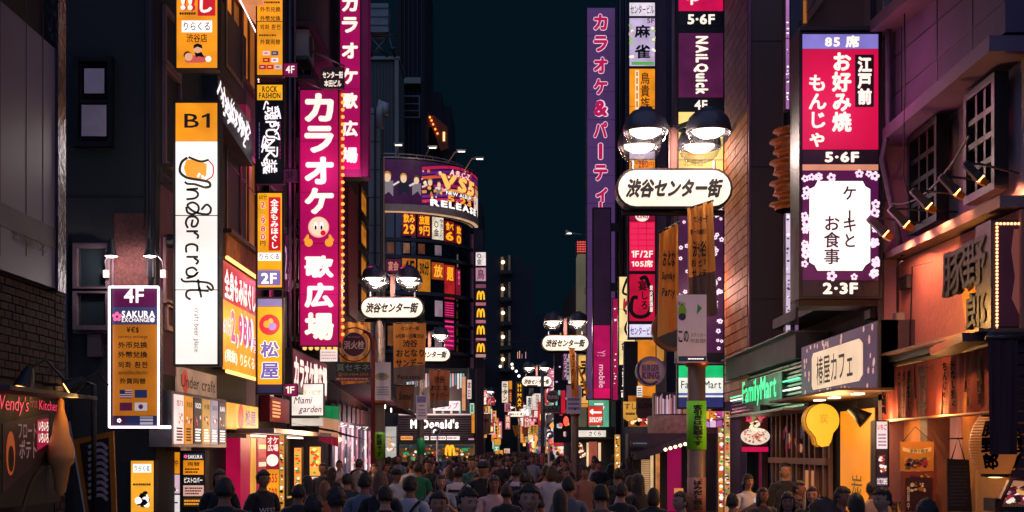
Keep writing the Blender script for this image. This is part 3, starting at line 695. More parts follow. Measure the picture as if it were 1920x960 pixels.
hand([(340, 522), (346, 528), (366, 528), (392, 531), (400, 540), (396, 544), (388, 536)]); hand([(372, 524), (374, 544)]) # f
hand([(392, 546), (366, 544), (352, 546), (350, 556), (358, 562)]); hand([(374, 538), (378, 558)])                  # t
glow(t, (1, .9, .85), 28, 2); t.text('craft beer place', (362, 578, 374, 660), pt('7a7270'), .012, .0, rot=True)
for k in range(14): t.tube('bird_spike', [(331 + k * 5.8, 190, -.12), (331 + k * 5.8 + (k % 3 - 1), 178, -.12)], .004, BLK(), 4, True)
t.done()
# --- punk fashion shop: receding wall board with white scrawl
t = T('scrawl_sign', 'dark wall board with white scrawled branch lettering under the tiny bulbs', 'sign', LWo(.3), (412, 150, 472, 250), w=-.3); 
t.poly('board', [(408, 140), (470, 232), (474, 312), (410, 215)], .02, .3, pt('22262e', .4)); rr = random.Random(9)
for k in range(26):
    x = 412 + rr.random() * 54; f = (x - 408) / 62; y = 168 + f * 92 + rr.uniform(-26, 22)
    t.stroke([(x, y), (x + rr.uniform(-5, 5), y + rr.uniform(6, 14)), (x + rr.uniform(-7, 7), y + rr.uniform(14, 30))], rr.uniform(.03, .07), .306, em('fff0f4', 1.2, False, 0))
for i in range(8): t.stroke([(414 + i * 6, 165 + i * 9), (419 + i * 6, 192 + i * 9), (415 + i * 6, 200 + i * 9)], .07, .307, em('fff0f4', 1.2, False, 0))
t.box('lit_board', (472, 195, 480, 300), .02, .2, em('8a1a3a', .6)); t.done()
t = T('corner_light_box', 'small warm light box jutting at the top of the picture above the bulbs', 'sign', LW, (440, -60, 472, 30)); t.poly('light_face', [(436, -60), (474, -60), (474, 52), (436, 2)], .1, .5, em('d88a5a', .9)); t.done()
# --- exchange sign 2 (4F)
t = sign('exchange_sign', 'tall orange currency exchange sign next to the 4F plate', 'sign', (482, -60, 530, 141), 23, [(None, em('ffa018', 1.0))])
for s_, y in (('外币兑换', 13), ('外幣兌換', 30), ('외화 환전', 46), ('外貨両替', 74)): t.text(s_, (488, y, 526, y + 10), pt('6a4a1a'), .014, .02)
t.dashes((486, 2, 526, 8), 1, pt('6a4a1a'), .014); t.dashes((486, 64, 526, 69), 1, pt('6a4a1a'), .014, 3)
for i, (x, y, c) in enumerate(((493, 96, 'ffd0d0'), (509, 96, '404a80'), (493, 109, 'c02030'), (509, 109, 'ffe8f0'), (486, 122, 'b02040'), (500, 122, 'd02030'), (515, 122, 'd8c0c8'))):
    t.box('flag_print', (x, y, x + 13, y + 8), .008, .013, em(c, .9, False, 0), merge=True)
    t.box('flag_print', (x + 3, y + 3, x + 9, y + 5), .013, .015, em(('a03050', 'd8c040', 'ffd040', '503060', 'ffd0d0', 'ffd8a0', '303060')[i], .8, False, 0), merge=True)
t.done()
def plate(label, txt, rect, D, bg, fg, **k):
    t = sign('floor_plate', label, 'sign', rect, D, bg, group='magenta floor number plates', depth=.06, bezel=.02)
    x0, y0, x1, y1 = rect; a = .18 * (x1 - x0); b = .2 * (y1 - y0); t.text(txt, (x0 + a, y0 + b, x1 - a, y1 - b), fg, .014, .02); t.done()
plate('magenta floor number plate reading 4F', '4F', (531.5, 119, 557, 142), 23, MAGD, CR)
plate('dark magenta floor number plate reading 3F', '3F', (531.5, 317, 557, 340), 23, em('5a1240', .6), INK)
plate('magenta floor number plate reading 1F', '1F', (531.5, 720, 557, 742), 23, MAGD, CR)
plate('narrow magenta plate with small print beside the yellow massage sign', '2', (531.5, 440, 540, 545), 23, em('5a1a4a', .7), em('d0a0c0', .8, False, 0))
# --- rock fashion
t = sign('fashion_sign', 'black sign with white gothic scrawl and yellow rock fashion top', 'sign', (481, 157, 531, 343), 23.2, [((482, 159, 530, 188), em('ffb01c', 1)), ((482, 188, 530, 342), pt('0a0c10', .4))])
t.text('ROCK', (492, 162, 520, 173), INK, .014, .03); t.text('FASHION', (486, 174, 526, 185), INK, .014, .03)
W2 = em('fff0f4', 1.2, False, 0)
t.text('魂PUNK装', (496, 200, 520, 325), W2, .014, .02, rot=True); rr = random.Random(2)
for k in range(26):
    y = 196 + k * 5.2; s_ = rr.choice((-1, 1)); x = 508 + s_ * rr.uniform(4, 9); t.stroke([(x, y), (x + s_ * rr.uniform(3, 7), y + rr.uniform(-8, 8)), (x + s_ * rr.uniform(5, 10), y + rr.uniform(-14, 14))], .025, .016, W2)
t.dashes((485, 230, 488, 298), 1, em('6a5aa0', .7, False, 0), .014, 2, vert=True); t.dashes((524, 228, 527, 300), 1, em('a02060', .7, False, 0), .014, 3, vert=True); t.done()
# --- rirakuru 2980
t = sign('massage_sign', 'yellow and red vertical massage sign reading 2,980 with 2F at the foot', 'sign', (482, 361, 530, 540), 22.8, [((483, 362, 529, 505), em('ffae1c', 1)), ((483, 505, 529, 539), em('ffac1c', 1))])
t.text('60分', (486, 364, 501, 375), INK, .014, .01); t.text('2,980', (486, 379, 501, 450), RED, .018, .03, vert=True, out=WH); t.text('円', (488, 452, 498, 461), INK, .014)
t.box('lettering', (504, 370, 526, 470), .009, .013, em('d8202c', .95), merge=True); t.text('全身もみほぐし', (507, 374, 523, 466), WH, .018, .03, vert=True)
t.box('lettering', (484, 474, 527, 489), .009, .013, WH, merge=True); t.text('りらくる', (487, 476, 524, 487), INK, .018)
t.box('lettering', (484, 507, 526, 535), .009, .013, em('7a78c0', .85), merge=True); t.text('2F', (490, 512, 519, 532), WH, .018, .04); t.done()
# --- matsuya
t = sign('restaurant_sign', 'yellow restaurant sign with red disc logo and lilac characters', 'sign', (482, 559, 530, 738), 22.8, [((483, 560, 529, 575), em('7a78b8', .9)), ((483, 575, 529, 721), em('ffaa18', 1.0)), ((483, 721, 529, 737), em('2c2c5c', .6))])
t.disc('lettering', 505.5, 609, .185, .009, .013, em('d81838', 1, False, 0), 26, merge=True); t.disc('lettering', 501, 608, .065, .014, .017, em('ff9a30', 1.05, False, 0), 18, merge=True); t.disc('lettering', 511, 612, .07, .017, .02, em('8a7ad0', 1, False, 0), 18, merge=True); t.disc('lettering', 508, 602, .045, .013, .016, em('ffb040', 1, False, 0), 18, merge=True)
for s_, y in (('松', 640), ('屋', 680)): t.text(s_, (489, y, 523, y + 30), em('6a62b8', .9, False, 0), .018, .04, out=WH)
t.done()
# --- big facade board 2,980
t = T('massage_board', 'large red and yellow board over the shops reading 2,980 yen, ringed by bulbs', 'sign', LWo(.23), (418, 487, 479, 692), frac=True, w=-.23)
t.box('cabinet', None, -.01, .22, DK())
for b, m_ in (((0, 0, 1, .36), em('c02438', .85)), ((0, .36, 1, 1), em('ffa01c', 1))):
    u0, z0, u1, z1 = t.R(b); q = B(); t.boxr(q, (u0, z0 + .003, u1, z1), .221, .23); q.obj('face_panel', m_, t.root)
t.text('全身もみほぐし', (.03, .06, .97, .34), WH, .24, .035, out=em('a01840', .8, False, 0)); t.text('60分', (.0, .5, .22, .68), em('d8c8ff', 1, False, 0), .236, .02)
t.text('2,980', (.2, .42, .84, .76), em('b03a90', .9, False, 0), .246, .05, out=WH); t.text('円', (.84, .6, .99, .74), em('b03a90', .9, False, 0), .242, .03, out=WH); t.text('(税抜)', (.05, .8, .4, .93), WH, .236, .03)
t.text('りらくる', (.5, .8, .95, .92), WH, .236, .01)
m = B()
for k in range(26):
    for f in (-.02, 1.02):
        u, z = t.pt(k / 25, f); q = t.L(u, z, .3); m.blob(q, .035, 6, 4)
glow(t, (1, .45, .12), 60); m.obj('bulb_row', em('ffc070', 2.2, False, 0), t.root)['kind'] = 'stuff'; t.done()
t = sign('craft_board', 'warm wooden beer bar board below the tall white beer sign', 'sign', (322, 686, 397, 740), 0, None, pl=LW, depth=0.02, bezel=0)
t.frac = True; t.box('board', None, .0, .08, em('b08a70', .6, True, .5)); t.text('Under craft', (.08, .25, .95, .7), pt('4a2020'), .085, .01); t.disc('print', .18, .48, .18, .081, .084, em('c03028', .8, False, 0), 16, merge=True); t.done()
# --- floor directory box over the stair
t = T('directory_box', 'steel framed box of lit tenant posters above the stairway', 'sign', LWo(.3), (322, 732, 424, 838), frac=True, w=-.3)
t.box('cabinet', None, -.01, .3, ALU)
fc = [('ffd8d0', 1.1), ('e08a1c', .9), ('1c1c34', .5), ('d8a050', .9), ('b8a8b8', .7), ('4a4258', .5)]
for i, (c, s_) in enumerate(fc):
    b = (.03 + i * .158, .06, .03 + (i + 1) * .158 - .02, .94); t.box('poster_panel', b, .301, .32, em(c, s_)); x0, y0, x1, y1 = b
    t.text(('1573', '渋谷店', 'ROCK', '外貨', 'SAKURA', 'BAR')[i], (x0 + .02, .16, x1 - .02, .26), WH if i in (2, 5) else INK, .326, .01)
    t.blobs((x0 + .01, .35, x1 - .01, .6), [em(c2, .9, False, 0) for c2 in ('d02030', 'fff0e0', '201820')], 8, .321, i, (.1, .25)); t.dashes((x0 + .02, .64, x1 - .02, .9), 5, INK if i < 2 else WH, .325, i)
t.done()
# --- matsuya fascia and entrance
t = T('restaurant_fascia', 'small yellow lit restaurant fascia above the magenta entrance', 'sign', LWo(.25), (424, 752, 483, 806), frac=True, w=-.25)
t.box('cabinet', None, .0, .25, DK()); t.box('face_panel', (0, .04, .24, .96), .251, .26, em('ffa824', 1)); t.box('face_panel', (.25, .04, 1, .96), .251, .26, em('ffb02c', 1.05))
t.disc('lettering', .42, .5, .22, .261, .264, RED, 20, merge=True); t.text('松屋', (.55, .2, .9, .8), em('4a3a90', .8, False, 0), .266, .04); t.done()
t = T('restaurant_entrance', 'bright magenta and yellow restaurant entrance with ticket machines', 'shopfront', LW, (418, 812, 545, 960), frac=True)
t.box('back_wall', None, -.015, .02, em('e8b060', .8, True, .5)); 
for x0, x1, c in ((0, .12, 'c01048'), (.13, .2, 'ffb040'), (.22, .36, 'b01444'), (.44, .52, 'd8a050'), (.55, .62, 'b01444')): t.box('wall_panel', (x0, .06, x1, 1), .02, .3, em(c, .7, True, .3))
for i in range(5): t.box('menu_print', (.235, .14 + i * .12, .345, .2 + i * .12), .301, .304, em(('ffd080', 'd02030', 'ffe8c0', '40205a', 'ffb040')[i], .9, False, 0), merge=True)
t.box('canopy', (-.02, -.06, 1.0, .0), 0, .9, pt('8a7a80', .4, .4)); t.box('ceiling_tube', (.05, .02, .8, .035), .4, .5, em('ffe8d8', 4, True, 0)); lamp_point(t.root, t.L((t.r[0] + t.r[2]) / 2, 2.3, 1.1), 70, (1, .62, .4), .3); t.done()
t = T('wall_sign', 'red framed lit panel on the wall right of the yellow restaurant sign', 'sign', LW, (487, 742, 525, 790), frac=True); t.box('frame', None, 0, .2, pt('7a1420', .4)); t.box('face_panel', (.05, .08, .95, .92), .2, .21, em('7a1820', .7)); t.dashes((.1, .15, .5, .85), 5, em('ffb070', 1, False, 0), .213); t.done()
t = T('menu_column', 'tall yellow karaoke price board standing by the entrance', 'sign', facing(21.5), (499, 816, 534, 960))
t.box('cabinet', None, -.2, 0, BLK()); t.box('face_panel', (500, 817, 523, 847), .001, .01, em('c02038', .9)); t.box('face_panel', (500, 847, 523, 880), .001, .01, em('b82040', .8)); t.box('face_panel', (500, 880, 523, 960), .001, .01, em('ffa81c', 1)); t.box('face_panel', (524, 817, 533, 960), .001, .01, em('e8a040', .8))
t.text('オケ', (502, 819, 522, 832), CR, .014, .03); t.text('広場', (502, 833, 522, 846), CR, .014, .03); t.disc('print', 511, 863, .1, .011, .014, CR, 18, merge=True); t.text('555', (504, 888, 520, 905), RED, .014, .03); t.text('500', (504, 915, 520, 932), RED, .014, .03)
t.blobs((524, 820, 533, 955), [RED, CR, INK], 30, .011, 5, (.2, .45)); t.done()
# --- ground level left: yellow door sign, shop panels
t = T('menu_column', 'narrow glowing yellow massage board at street level below the exchange sign', 'sign', facing(17.5), (244, 862, 290, 960)); t.box('cabinet', None, -.2, 0, BLK()); t.box('face_panel', (246, 864, 288, 960), .001, .01, em('ffb030', 1.05)); t.box('print', (250, 870, 284, 886), .011, .014, WH, merge=True); t.text('りらくる', (253, 873, 281, 883), INK, .018, .02)
t.dashes((250, 905, 284, 912), 1, INK, .014); t.blobs((250, 918, 284, 958), [WH, WH, INK, pt('8a6a20')], 20, .011, 8, (.12, .3)); t.done()
t = T('tenant_board', 'row of backlit tenant boards in black frames at the stair foot', 'sign', facing(18.6), (303, 845, 384, 960)); t.box('cabinet', None, -.25, 0, BLK())
for i, (a, b, c, d, col) in enumerate(((305, 848, 337, 888, 'ff9c1c'), (308, 890, 337, 925, 'e8c0d0'), (308, 928, 337, 960, 'fff0f0'), (344, 850, 382, 862, '2a2440'), (344, 863, 382, 890, 'ff9a1c'), (344, 892, 382, 908, '14161c'), (344, 910, 382, 930, 'e8b0a0'), (344, 933, 382, 950, '3a2a14'))):
    t.box('poster_panel', (a, b, c, d), .001, .012, em(col, .9)); 
t.text('いらや', (309, 862, 335, 874), em('8a2020', .8, False, 0), .016, .03); t.text('渋谷店', (309, 851, 328, 858), INK, .016); t.blobs((309, 892, 336, 924), [em('901a4a', .8, False, 0), WH, INK], 14, .013, 3); t.text('バー', (310, 934, 334, 950), INK, .016, .03)
t.text('SAKURA', (353, 853, 380, 860), CR, .016, .02); t.flower(348.5, 856, .03, .016, PINK); t.text('両替', (352, 866, 375, 874), INK, .016, .02); t.dashes((347, 877, 380, 888), 2, INK, .016, 1)
t.text('ビストロバー', (346, 895, 380, 905), CR, .016, .03); t.dashes((347, 913, 380, 928), 3, INK, .016, 2); t.dashes((346, 936, 380, 948), 2, em('ffa030', 1, False, 0), .016, 6); t.done()
t = T('entrance_canopy', 'small lit copper canopy over the tenant boards', 'canopy', facing(18.3), (292, 838, 345, 845)); t.box('slab', None, -.4, .2, pt('8a5a3a', .4, .5)); t.done()
# --- burger kitchen board at the lower left
PN = Pl(-4.55, 0, .0, 1)
t = T('kitchen_board', 'dark restaurant board with pink neon lettering and lit snack posters', 'sign', PN, (-60, 735, 112, 960))
t.box('cabinet', (-60, 728, 112, 960), -.3, 0, pt('0e1216', .6)); NE = em('e02858', 1.3, False, 0); t.box('hood', (-60, 722, 118, 730), -.3, .35, BLK())
t.text("Wendy's", (-12, 738, 52, 776), NE, .01, -.01, shear=.15); t.text('Kitchen', (72, 750, 107, 768), NE, .01, -.005); t.text('First', (54, 744, 68, 764), em('7a2030', .7, False, 0), .01)
t.poly('poster_panel', [(4, 794), (90, 776), (90, 844), (4, 925)], .001, .006, em('1c060a', .7)); t.poly('poster_panel', [(68, 788), (89, 784), (89, 832), (68, 845)], .007, .010, em('a01440', .9))
for s_, b in (('フロート', (32, 792, 66, 822)), ('ポテト', (34, 824, 66, 860))): t.text(s_, b, em('7a5a5a', .8, False, 0), .012, .02)
t.text('いろいろ', (70, 790, 88, 808), CR, .014, .03); t.text('いろいろ', (70, 812, 88, 830), CR, .014, .03)
t.disc('print', 18, 850, .1, .008, .012, em('a84a20', .7, False, 0), 20, .2, True); t.disc('print', 18, 860, .065, .013, .016, pt('1c1014'), 18, .12, True)
t.stroke([(40, 960), (60, 900), (88, 868)], .05, .012, pt('2a2a2a'))
t.done()
t = T('cone_display', 'oversized model soft ice cream cone lit orange on the dark board', 'display', PN, (74, 786, 108, 930)); m = B(); u, z = t.pt(91, 930); q = t.L(u, z, .12)
m.lathe([(.005, .98), (.03, .93), (.035, .85), (.07, .72), (.085, .6), (.12, .5), (.13, .40), (.125, .33), (.09, .29), (.05, .05), (.02, 0)], q, 20); m.obj('cone', pt('e0a060', .5, 0, .2), t.root, True)
lamp_point(t.root, (q[0] + .2, q[1] - .15, q[2] + .95), 5, (1, .5, .15), .1); t.done()
def flood(label, x, y, D, tilt, col=(1, .5, .15), watts=20, group=None):
    t = T('spot_lamp', label, 'lamp', facing(D), (x - 12, y - 12, x + 12, y + 12), group)
    u, z = t.pt(x, y); q = Vector(t.L(u, z, .15)); d = Vector((math.sin(tilt), -.3, -math.cos(tilt))).normalized(); m = B(); m.tube([q - d * .12, q - d * .06, q + d * .05, q + d * .1], [.035, .06, .09, .1], 14); m.obj('head', BLK(), t.root)
    m = B(); m.tube([q + d * .101, q + d * .108], [.075, .07], 14); m.obj('lens', em('ffb060', 6, True, 0), t.root); m = B(); m.tube([q - d * .1, q - d * .1 + Vector((.12, .1, .1)), q + Vector((.3, .2, 0))], .012, 6); m.obj('arm', BLK(), t.root)
    if watts: lamp_point(t.root, tuple(q + d * .2), watts, col, .05)
    return t.done()
flood('spot lamp aimed down at the dark snack board, nearer of the pair', 60, 712, 12.4, -.2, watts=1, group='spot lamps over the snack board'); flood('spot lamp on the bar end over the snack board', 150, 722, 14.2, -1.0, watts=1, group='spot lamps over the snack board')
t = T('lamp_bar', 'black pipe post with bar holding spot lamps at the left edge', 'post', facing(14.4), (90, 712, 182, 960)); t.tube('post_pipe', [(176, 960, 0), (176, 722, 0), (150, 714, 0), (20, 716, 0)], .03, BLK()); t.done()
t = T('sandwich_board', 'leaning yellow framed menu board with crossed out stripes at lower left', 'sign', facing(15.2), (140, 812, 216, 960))
t.poly('frame', [(138, 824), (212, 808), (218, 960), (160, 960)], -.05, 0, pt('c87a1c', .5)); t.poly('board', [(150, 832), (204, 820), (209, 960), (168, 960)], 0, .01, pt('1c1820', .5)); rr = random.Random(1)
for k in range(9): t.stroke([(166, 838 + k * 12), (190, 832 + k * 12), (202, 842 + k * 12)], .04, .014, pt('b8a8b0'))
t.stroke([(131, 790), (160, 960)], .02, .02, pt('e0d8dc')); t.done()
t = T('warm_display', 'small glowing shelf display behind the spot lamps on the hood', 'display', facing(13.6), (18, 704, 52, 722)); t.box('tray', (12, 719, 112, 724), -.1, .05, BLK()); t.blobs((18, 704, 52, 720), [em('ffb050', 1.6, False, 0), em('ffd890', 1.8, False, 0), em('c86a18', 1.2, False, 0)], 16, 0, 3, (.15, .35)); t.done()
# --- karaoke signs
KM = em('b0065c', .82, True, .3, 1.2)
t = sign('karaoke_sign', 'tall magenta karaoke sign with big white characters and cartoon face', 'sign', (563, 169, 634, 648), 28, [(None, KM)], depth=.5, bezel=.05, framem=pt('3a0a22', .4))
for ch, a, b in (('カ', 172, 229), ('ラ', 233, 287), ('オ', 291, 346), ('ケ', 349, 402), ('歌', 476, 521), ('広', 527, 577), ('場', 583, 638)): t.text(ch, (571, a + 3, 626, b), CR, .014, .05)
t.disc('cartoon_print', 597.5, 426, .23, .009, .012, em('f0b090', .95, False, 0), 26, merge=True); t.disc('cartoon_print', 597.5, 425, .205, .012, .014, em('ffd8b8', 1, False, 0), 26, merge=True)
for x in (592, 603): t.disc('cartoon_print', x, 424, .04, .014, .016, WH, 14, .09, True); t.disc('cartoon_print', x, 427, .025, .016, .018, INK, 12, .05, True)
t.disc('cartoon_print', 606, 437, .06, .016, .02, em('d01030', 1, False, 0), 14, merge=True)
for cx_, s_ in ((579, -1), (617, 1)):
    for k in range(4): t.stroke([(cx_, 456), (cx_ + s_ * (2 + k * 2.2), 446 - 6 + k * 3)], .045, .018 + k * .001, em('e8a030', 1, False, 0), 'cartoon_print', False)
    t.disc('cartoon_print', cx_, 455, .09, .012, .017, em('e8a030', 1, False, 0), 14, merge=True)
glow(t, (1, .05, .35), 110, 2); t.box('side_strip', (635, 172, 640, 640), -.3, -.02, em('c82818', .8)); m = B()
for k in range(34): u, z = t.pt(642.5, 178 + k * 13.6); m.blob(t.L(u, z, -.02), .04, 6, 4)
m.obj('bulb_row', em('ff8a40', 2.5, False, 0), t.root)['kind'] = 'stuff'; m = B()
for k in range(6): u, z = t.pt(570 + k * 11.5, 652); m.blob(t.L(u, z, -.1), .05, 6, 4)
m.obj('bulb_row', em('ffb060', 1.6, False, 0), t.root)['kind'] = 'stuff'; t.done()
t = sign('karaoke_sign', 'second magenta karaoke sign rising out of the picture behind the first', 'sign', (637, -60, 676, 330), 35, [((638, -60, 675, 318), KM), ((638, 318, 675, 329), em('6a1040', .7))], depth=.7, bezel=.05, framem=pt('4a0a2a', .4))
for ch, a in (('カ', -8), ('ラ', 32), ('オ', 80), ('ケ', 128), ('歌', 174), ('広', 226), ('場', 276)): t.text(ch, (641, a, 671, a + 30), CR, .014, .05)
glow(t, (1, .05, .35), 120); t.box('side_panel', (677, -60, 690, 330), -.68, -.02, em('5a0a3a', .5)); t.done()
t = T('building_plate', 'small brown plate naming the building between the two karaoke signs', 'sign', facing(27), (602, 126, 645, 166)); t.box('cabinet', None, -.1, 0, pt('5a3232', .6)); t.text('センター街', (605, 134, 643, 147), CR, .006, .03); t.text('本田ビル', (608, 150, 640, 163), CR, .006, .03)
t.tube('stay_rod', [(582, 95, 0), (646, 124, 0)], .02, ALU, 6); t.tube('stay_rod', [(560, 150, 0), (604, 166, 0)], .015, ALU, 6); t.done()
t = T('karaoke_board', 'white lettered karaoke board running along the shopfronts', 'sign', LWo(.3), (548, 652, 613, 735), frac=True, w=-.3)
t.box('cabinet', None, 0, .3, DK()); t.box('face_panel', (.01, .03, .99, .97), .301, .31, em('5a1432', .7)); t.text('カラオケ歌広場', (.03, .12, .97, .88), CR, .316, .05, out=em('c05070', .8, False, 0)); t.done()
t = sign('pizza_sign', 'white Italian restaurant sign with handwritten purple lettering', 'sign', (547, 720, 606, 779), 28.5, em('fff0e6', 1.1), framem=pt('1a3a30', .4), bezel=.03)
t.text('スタ・ピザ', (559, 731, 602, 741), em('ffb060', 1, False, 0), .014, .02); t.text('Miami', (551, 744, 586, 757), em('5a1050', .6, False, 0), .016, .01, shear=.3); t.text('garden', (560, 761, 603, 777), em('5a1050', .6, False, 0), .016, .01, shear=.3)
t.box('lower_panel', (540, 784, 602, 798), -.3, -.1, em('e8d8c8', .8)); t.done()
t = sign('wall_sign', 'small white notice light under the magenta karaoke sign', 'sign', (600, 655, 633, 678), 29, em('ffe8e0', 1), depth=.1); t.dashes((603, 658, 630, 675), 3, em('c0a0a0', 1, False, 0), .012); t.done()
# flag
def cloth_grid(t, part, corners, nx, ny, mat_rows, amp, ph=0, w=0, two=False):
    """hanging cloth between four pixel corners (tl, tr, br, bl), with folds"""
    tl, tr, br, bl = [t.pt(*c) for c in corners]
    bands = {}
    def P(i, j):
        a, b = i / nx, j / ny
        u = (tl[0] * (1 - a) + tr[0] * a) * (1 - b) + (bl[0] * (1 - a) + br[0] * a) * b; z = (tl[1] * (1 - a) + tr[1] * a) * (1 - b) + (bl[1] * (1 - a) + br[1] * a) * b
        return t.L(u, z, w + amp * math.sin(a * 9 + b * 2.5 + ph) * (.3 + .7 * b) + amp * .5 * math.sin(a * 19 + ph * 2 + b))
    for j in range(ny):
        k = next(i for i, (f, _) in enumerate(mat_rows) if (j + .5) / ny <= f); m = bands.setdefault(k, B())
        for i in range(nx): m.add([P(i, j + 1), P(i + 1, j + 1), P(i + 1, j), P(i, j)], [(0, 1, 2, 3)])
    for k, m in bands.items(): m.obj(part, mat_rows[k][1], t.root, True)
def sagf(t, corners, amp, ph=0, w=0, extra=.012):
    tl, tr, br, bl = [t.pt(*c) for c in corners]
    def f(u, z):
        b = (tl[1] - z) / (tl[1] - bl[1] + 1e-6); a = (u - tl[0]) / (tr[0] - tl[0] + 1e-6)
        return w + amp * math.sin(a * 9 + b * 2.5 + ph) * (.3 + .7 * b) + amp * .5 * math.sin(a * 19 + ph * 2 + b) + extra
    return f
t = T('hanging_flag', 'green white and red hanging cloth flag with its glow put into the cloth', 'flag', facing(31), (598, 760, 636, 835)); cloth_grid(t, 'cloth', [(600, 760), (636, 762), (634, 838), (598, 826)], 14, 18, [(.36, em('1aa05a', .55)), (.76, em('e0a07a', .65)), (1, em('a0203a', .6))], .04); t.done()  # bands emit by themselves in place of light falling on the cloth
# shop awnings + glazed fronts further on
t = T('awning', 'dark red sloping shop awning with small downlights', 'awning', LW, (560, 720, 712, 800)); 
m = B(); 
def lwp(px, py, w): u, z = t.pt(px, py); return t.L(u, z, w)
m.add([lwp(614, 712, 0), lwp(700, 770, 0), lwp(712, 780, 1.4), lwp(614, 724, 1.4)], [(0, 1, 2, 3)]); m.add([lwp(614, 724, 1.4), lwp(712, 780, 1.4), lwp(712, 786, 1.4), lwp(614, 734, 1.4)], [(0, 1, 2, 3)]); m.obj('canvas', pt('4a1428', .6), t.root)
for k in range(4): t.disc('downlight', 640 + k * 14, 748 + k * 7, .07, .9, .93, em('ffe0d0', 6, True, 0), 10)
t.done()
t = T('awning', 'plain brown sloping awning over the pizza shop', 'awning', LW, (534, 790, 634, 830)); m = B(); m.add([lwp(540, 792, 0), lwp(602, 808, 0), lwp(622, 826, 1.0), lwp(540, 806, 1.0)], [(0, 1, 2, 3)]); m.obj('canvas', pt('5a4038', .7), t.root); u, z = t.pt(583, 824); q = t.L(u, z, .7); m = B(); m.blob(q, .06, 8, 5); m.obj('bulb', em('ff9060', 6, True, 0), t.root); t.done()
t = T('poster_case', 'glowing yellow and red pizza poster case by the doorway', 'poster', facing(27), (580, 836, 602, 960)); t.box('cabinet', None, -.2, 0, BLK()); t.box('face_panel', (581, 838, 601, 892), .001, .01, em('ffb048', 1)); t.box('face_panel', (581, 894, 601, 960), .001, .01, em('ffe8e8', .9))
t.blobs((581, 838, 601, 890), [em('e03020', 1, False, 0), em('20a040', .9, False, 0), em('ffe070', 1, False, 0)], 22, .011, 4, (.12, .28)); t.dashes((583, 900, 599, 955), 6, INK, .014); lamp_point(t.root, (.4, -.8, 1.6), 40, (1, .5, .2), .3); t.done()  # unseen point light added to warm the crowd before the case
t = T('poster_case', 'narrow lit pizza poster case at the left of the doorway', 'poster', facing(26), (551, 838, 566, 960)); t.box('cabinet', None, -.2, 0, BLK()); t.box('face_panel', (552, 840, 565, 960), .001, .01, em('ffa040', 1)); t.blobs((552, 840, 565, 955), [em('e03020', 1, False, 0), em('20a040', .9, False, 0), em('ffe8d0', 1, False, 0)], 26, .011, 7, (.2, .4)); t.done()
t = T('shopfront', 'lit glass shopfront with hanging vertical lights beneath the red awning', 'shopfront', LW, (620, 756, 700, 900), frac=True); t.box('back_wall', None, 0, .05, em('4a3a48', .5, True, .6))
for k in range(9): t.box('light_strip', (.04 + k * .11, .3, .06 + k * .11, 1), .06, .1, em(('ffd8e0', 'c07a8a', '60586a')[k % 3], 1.1, False, .3))
for k in range(10): t.box('curtain_panel', (.02 + k * .1, 0, .09 + k * .1, .22), .1, .16, pt('6a4a48', .5))
t.text('ショップ', (.05, .24, .7, .3), CR, .18, .03); lamp_point(t.root, t.L((t.r[0] + t.r[2]) / 2, 2.4, 1.2), 120, (1, .6, .65), .4); t.blobs((.1, .4, .95, 1), [em('ff90b0', 1, False, 0), em('fff0f0', 1.2, False, 0), em('d0a070', .9, False, 0), em('302840', .5, False, 0)], 60, .11, 3, (.04, .12)); t.done()  # pink point light added in front, unseen, to colour passers-by
# ================================================================ signs on the right side
def petals(t, b, n, mat, seed=0, r=(.05, .09), w=.014, avoid=None):
    rr = random.Random(seed); x0, y0, x1, y1 = b
    for i in range(n):
        for _ in range(20):
            x, y = rr.uniform(x0, x1), rr.uniform(y0, y1)
            if not avoid or not (avoid[0] < x < avoid[2] and avoid[1] < y < avoid[3]): break
        t.flower(x, y, rr.uniform(*r), w, mat, rr.uniform(0, 6))
# --- big stacked sign
CAF = em('5a1450', .62)
t = sign('stacked_sign', 'big stacked restaurant and cafe sign, red panel over white panel, reading 5-6F and 2-3F', 'sign', (1502, 62, 1649, 556), 15.4,
    [((1504, 64, 1647, 92), em('8a84d8', .85)), ((1504, 92, 1647, 281), em('d80a48', .9, True, .35, .9)), ((1504, 281, 1647, 308), pt('14181e', .4)), ((1504, 308, 1647, 320), em('e09a78', .8)), ((1504, 320, 1647, 526), CAF), ((1504, 526, 1647, 555), pt('14181e', .4))], depth=.6, bezel=.05, framem=pt('17151b', .4, .3))
t.text('85 席', (1546, 67, 1611, 90), CR, .016, .045); t.text('もんじゃ', (1516, 141, 1549, 276), CR, .016, .035, vert=True); t.text('お好み焼', (1559, 99, 1596, 248), CR, .016, .045, vert=True)
t.box('lettering', (1603, 103, 1638, 201), .009, .012, INK, merge=True); t.text('江戸前', (1607, 107, 1634, 197), CR, .02, .05, vert=True)
t.text('5·6F', (1546, 285, 1610, 305), CR, .016, .045); t.text('2·3F', (1542, 530, 1608, 552), CR, .016, .045)
WP = [(1532, 340), (1617, 340), (1622, 350), (1631, 355), (1631, 492), (1622, 498), (1616, 508), (1532, 508), (1527, 498), (1517, 492), (1517, 355), (1527, 350)]
t.poly('lettering', [(x + (-1.5 if x < 1574 else 1.5), y + (-2 if y < 424 else 2)) for x, y in WP], .009, .012, pt('1a0a18'), True); t.poly('face_panel', WP, .012, .018, em('fff6f0', 1.12, True, .12))
t.text('ケーキと', (1580, 350, 1604, 464), INK, .024, .02, vert=True); t.text('お食事', (1544, 406, 1574, 496), INK, .024, .02, vert=True)
glow(t, (1, .2, .5), 42, 2); petals(t, (1508, 326, 1643, 520), 34, em('ffe6f4', 1, False, 0), 5, (.045, .075), .014, (1512, 334, 1636, 514))
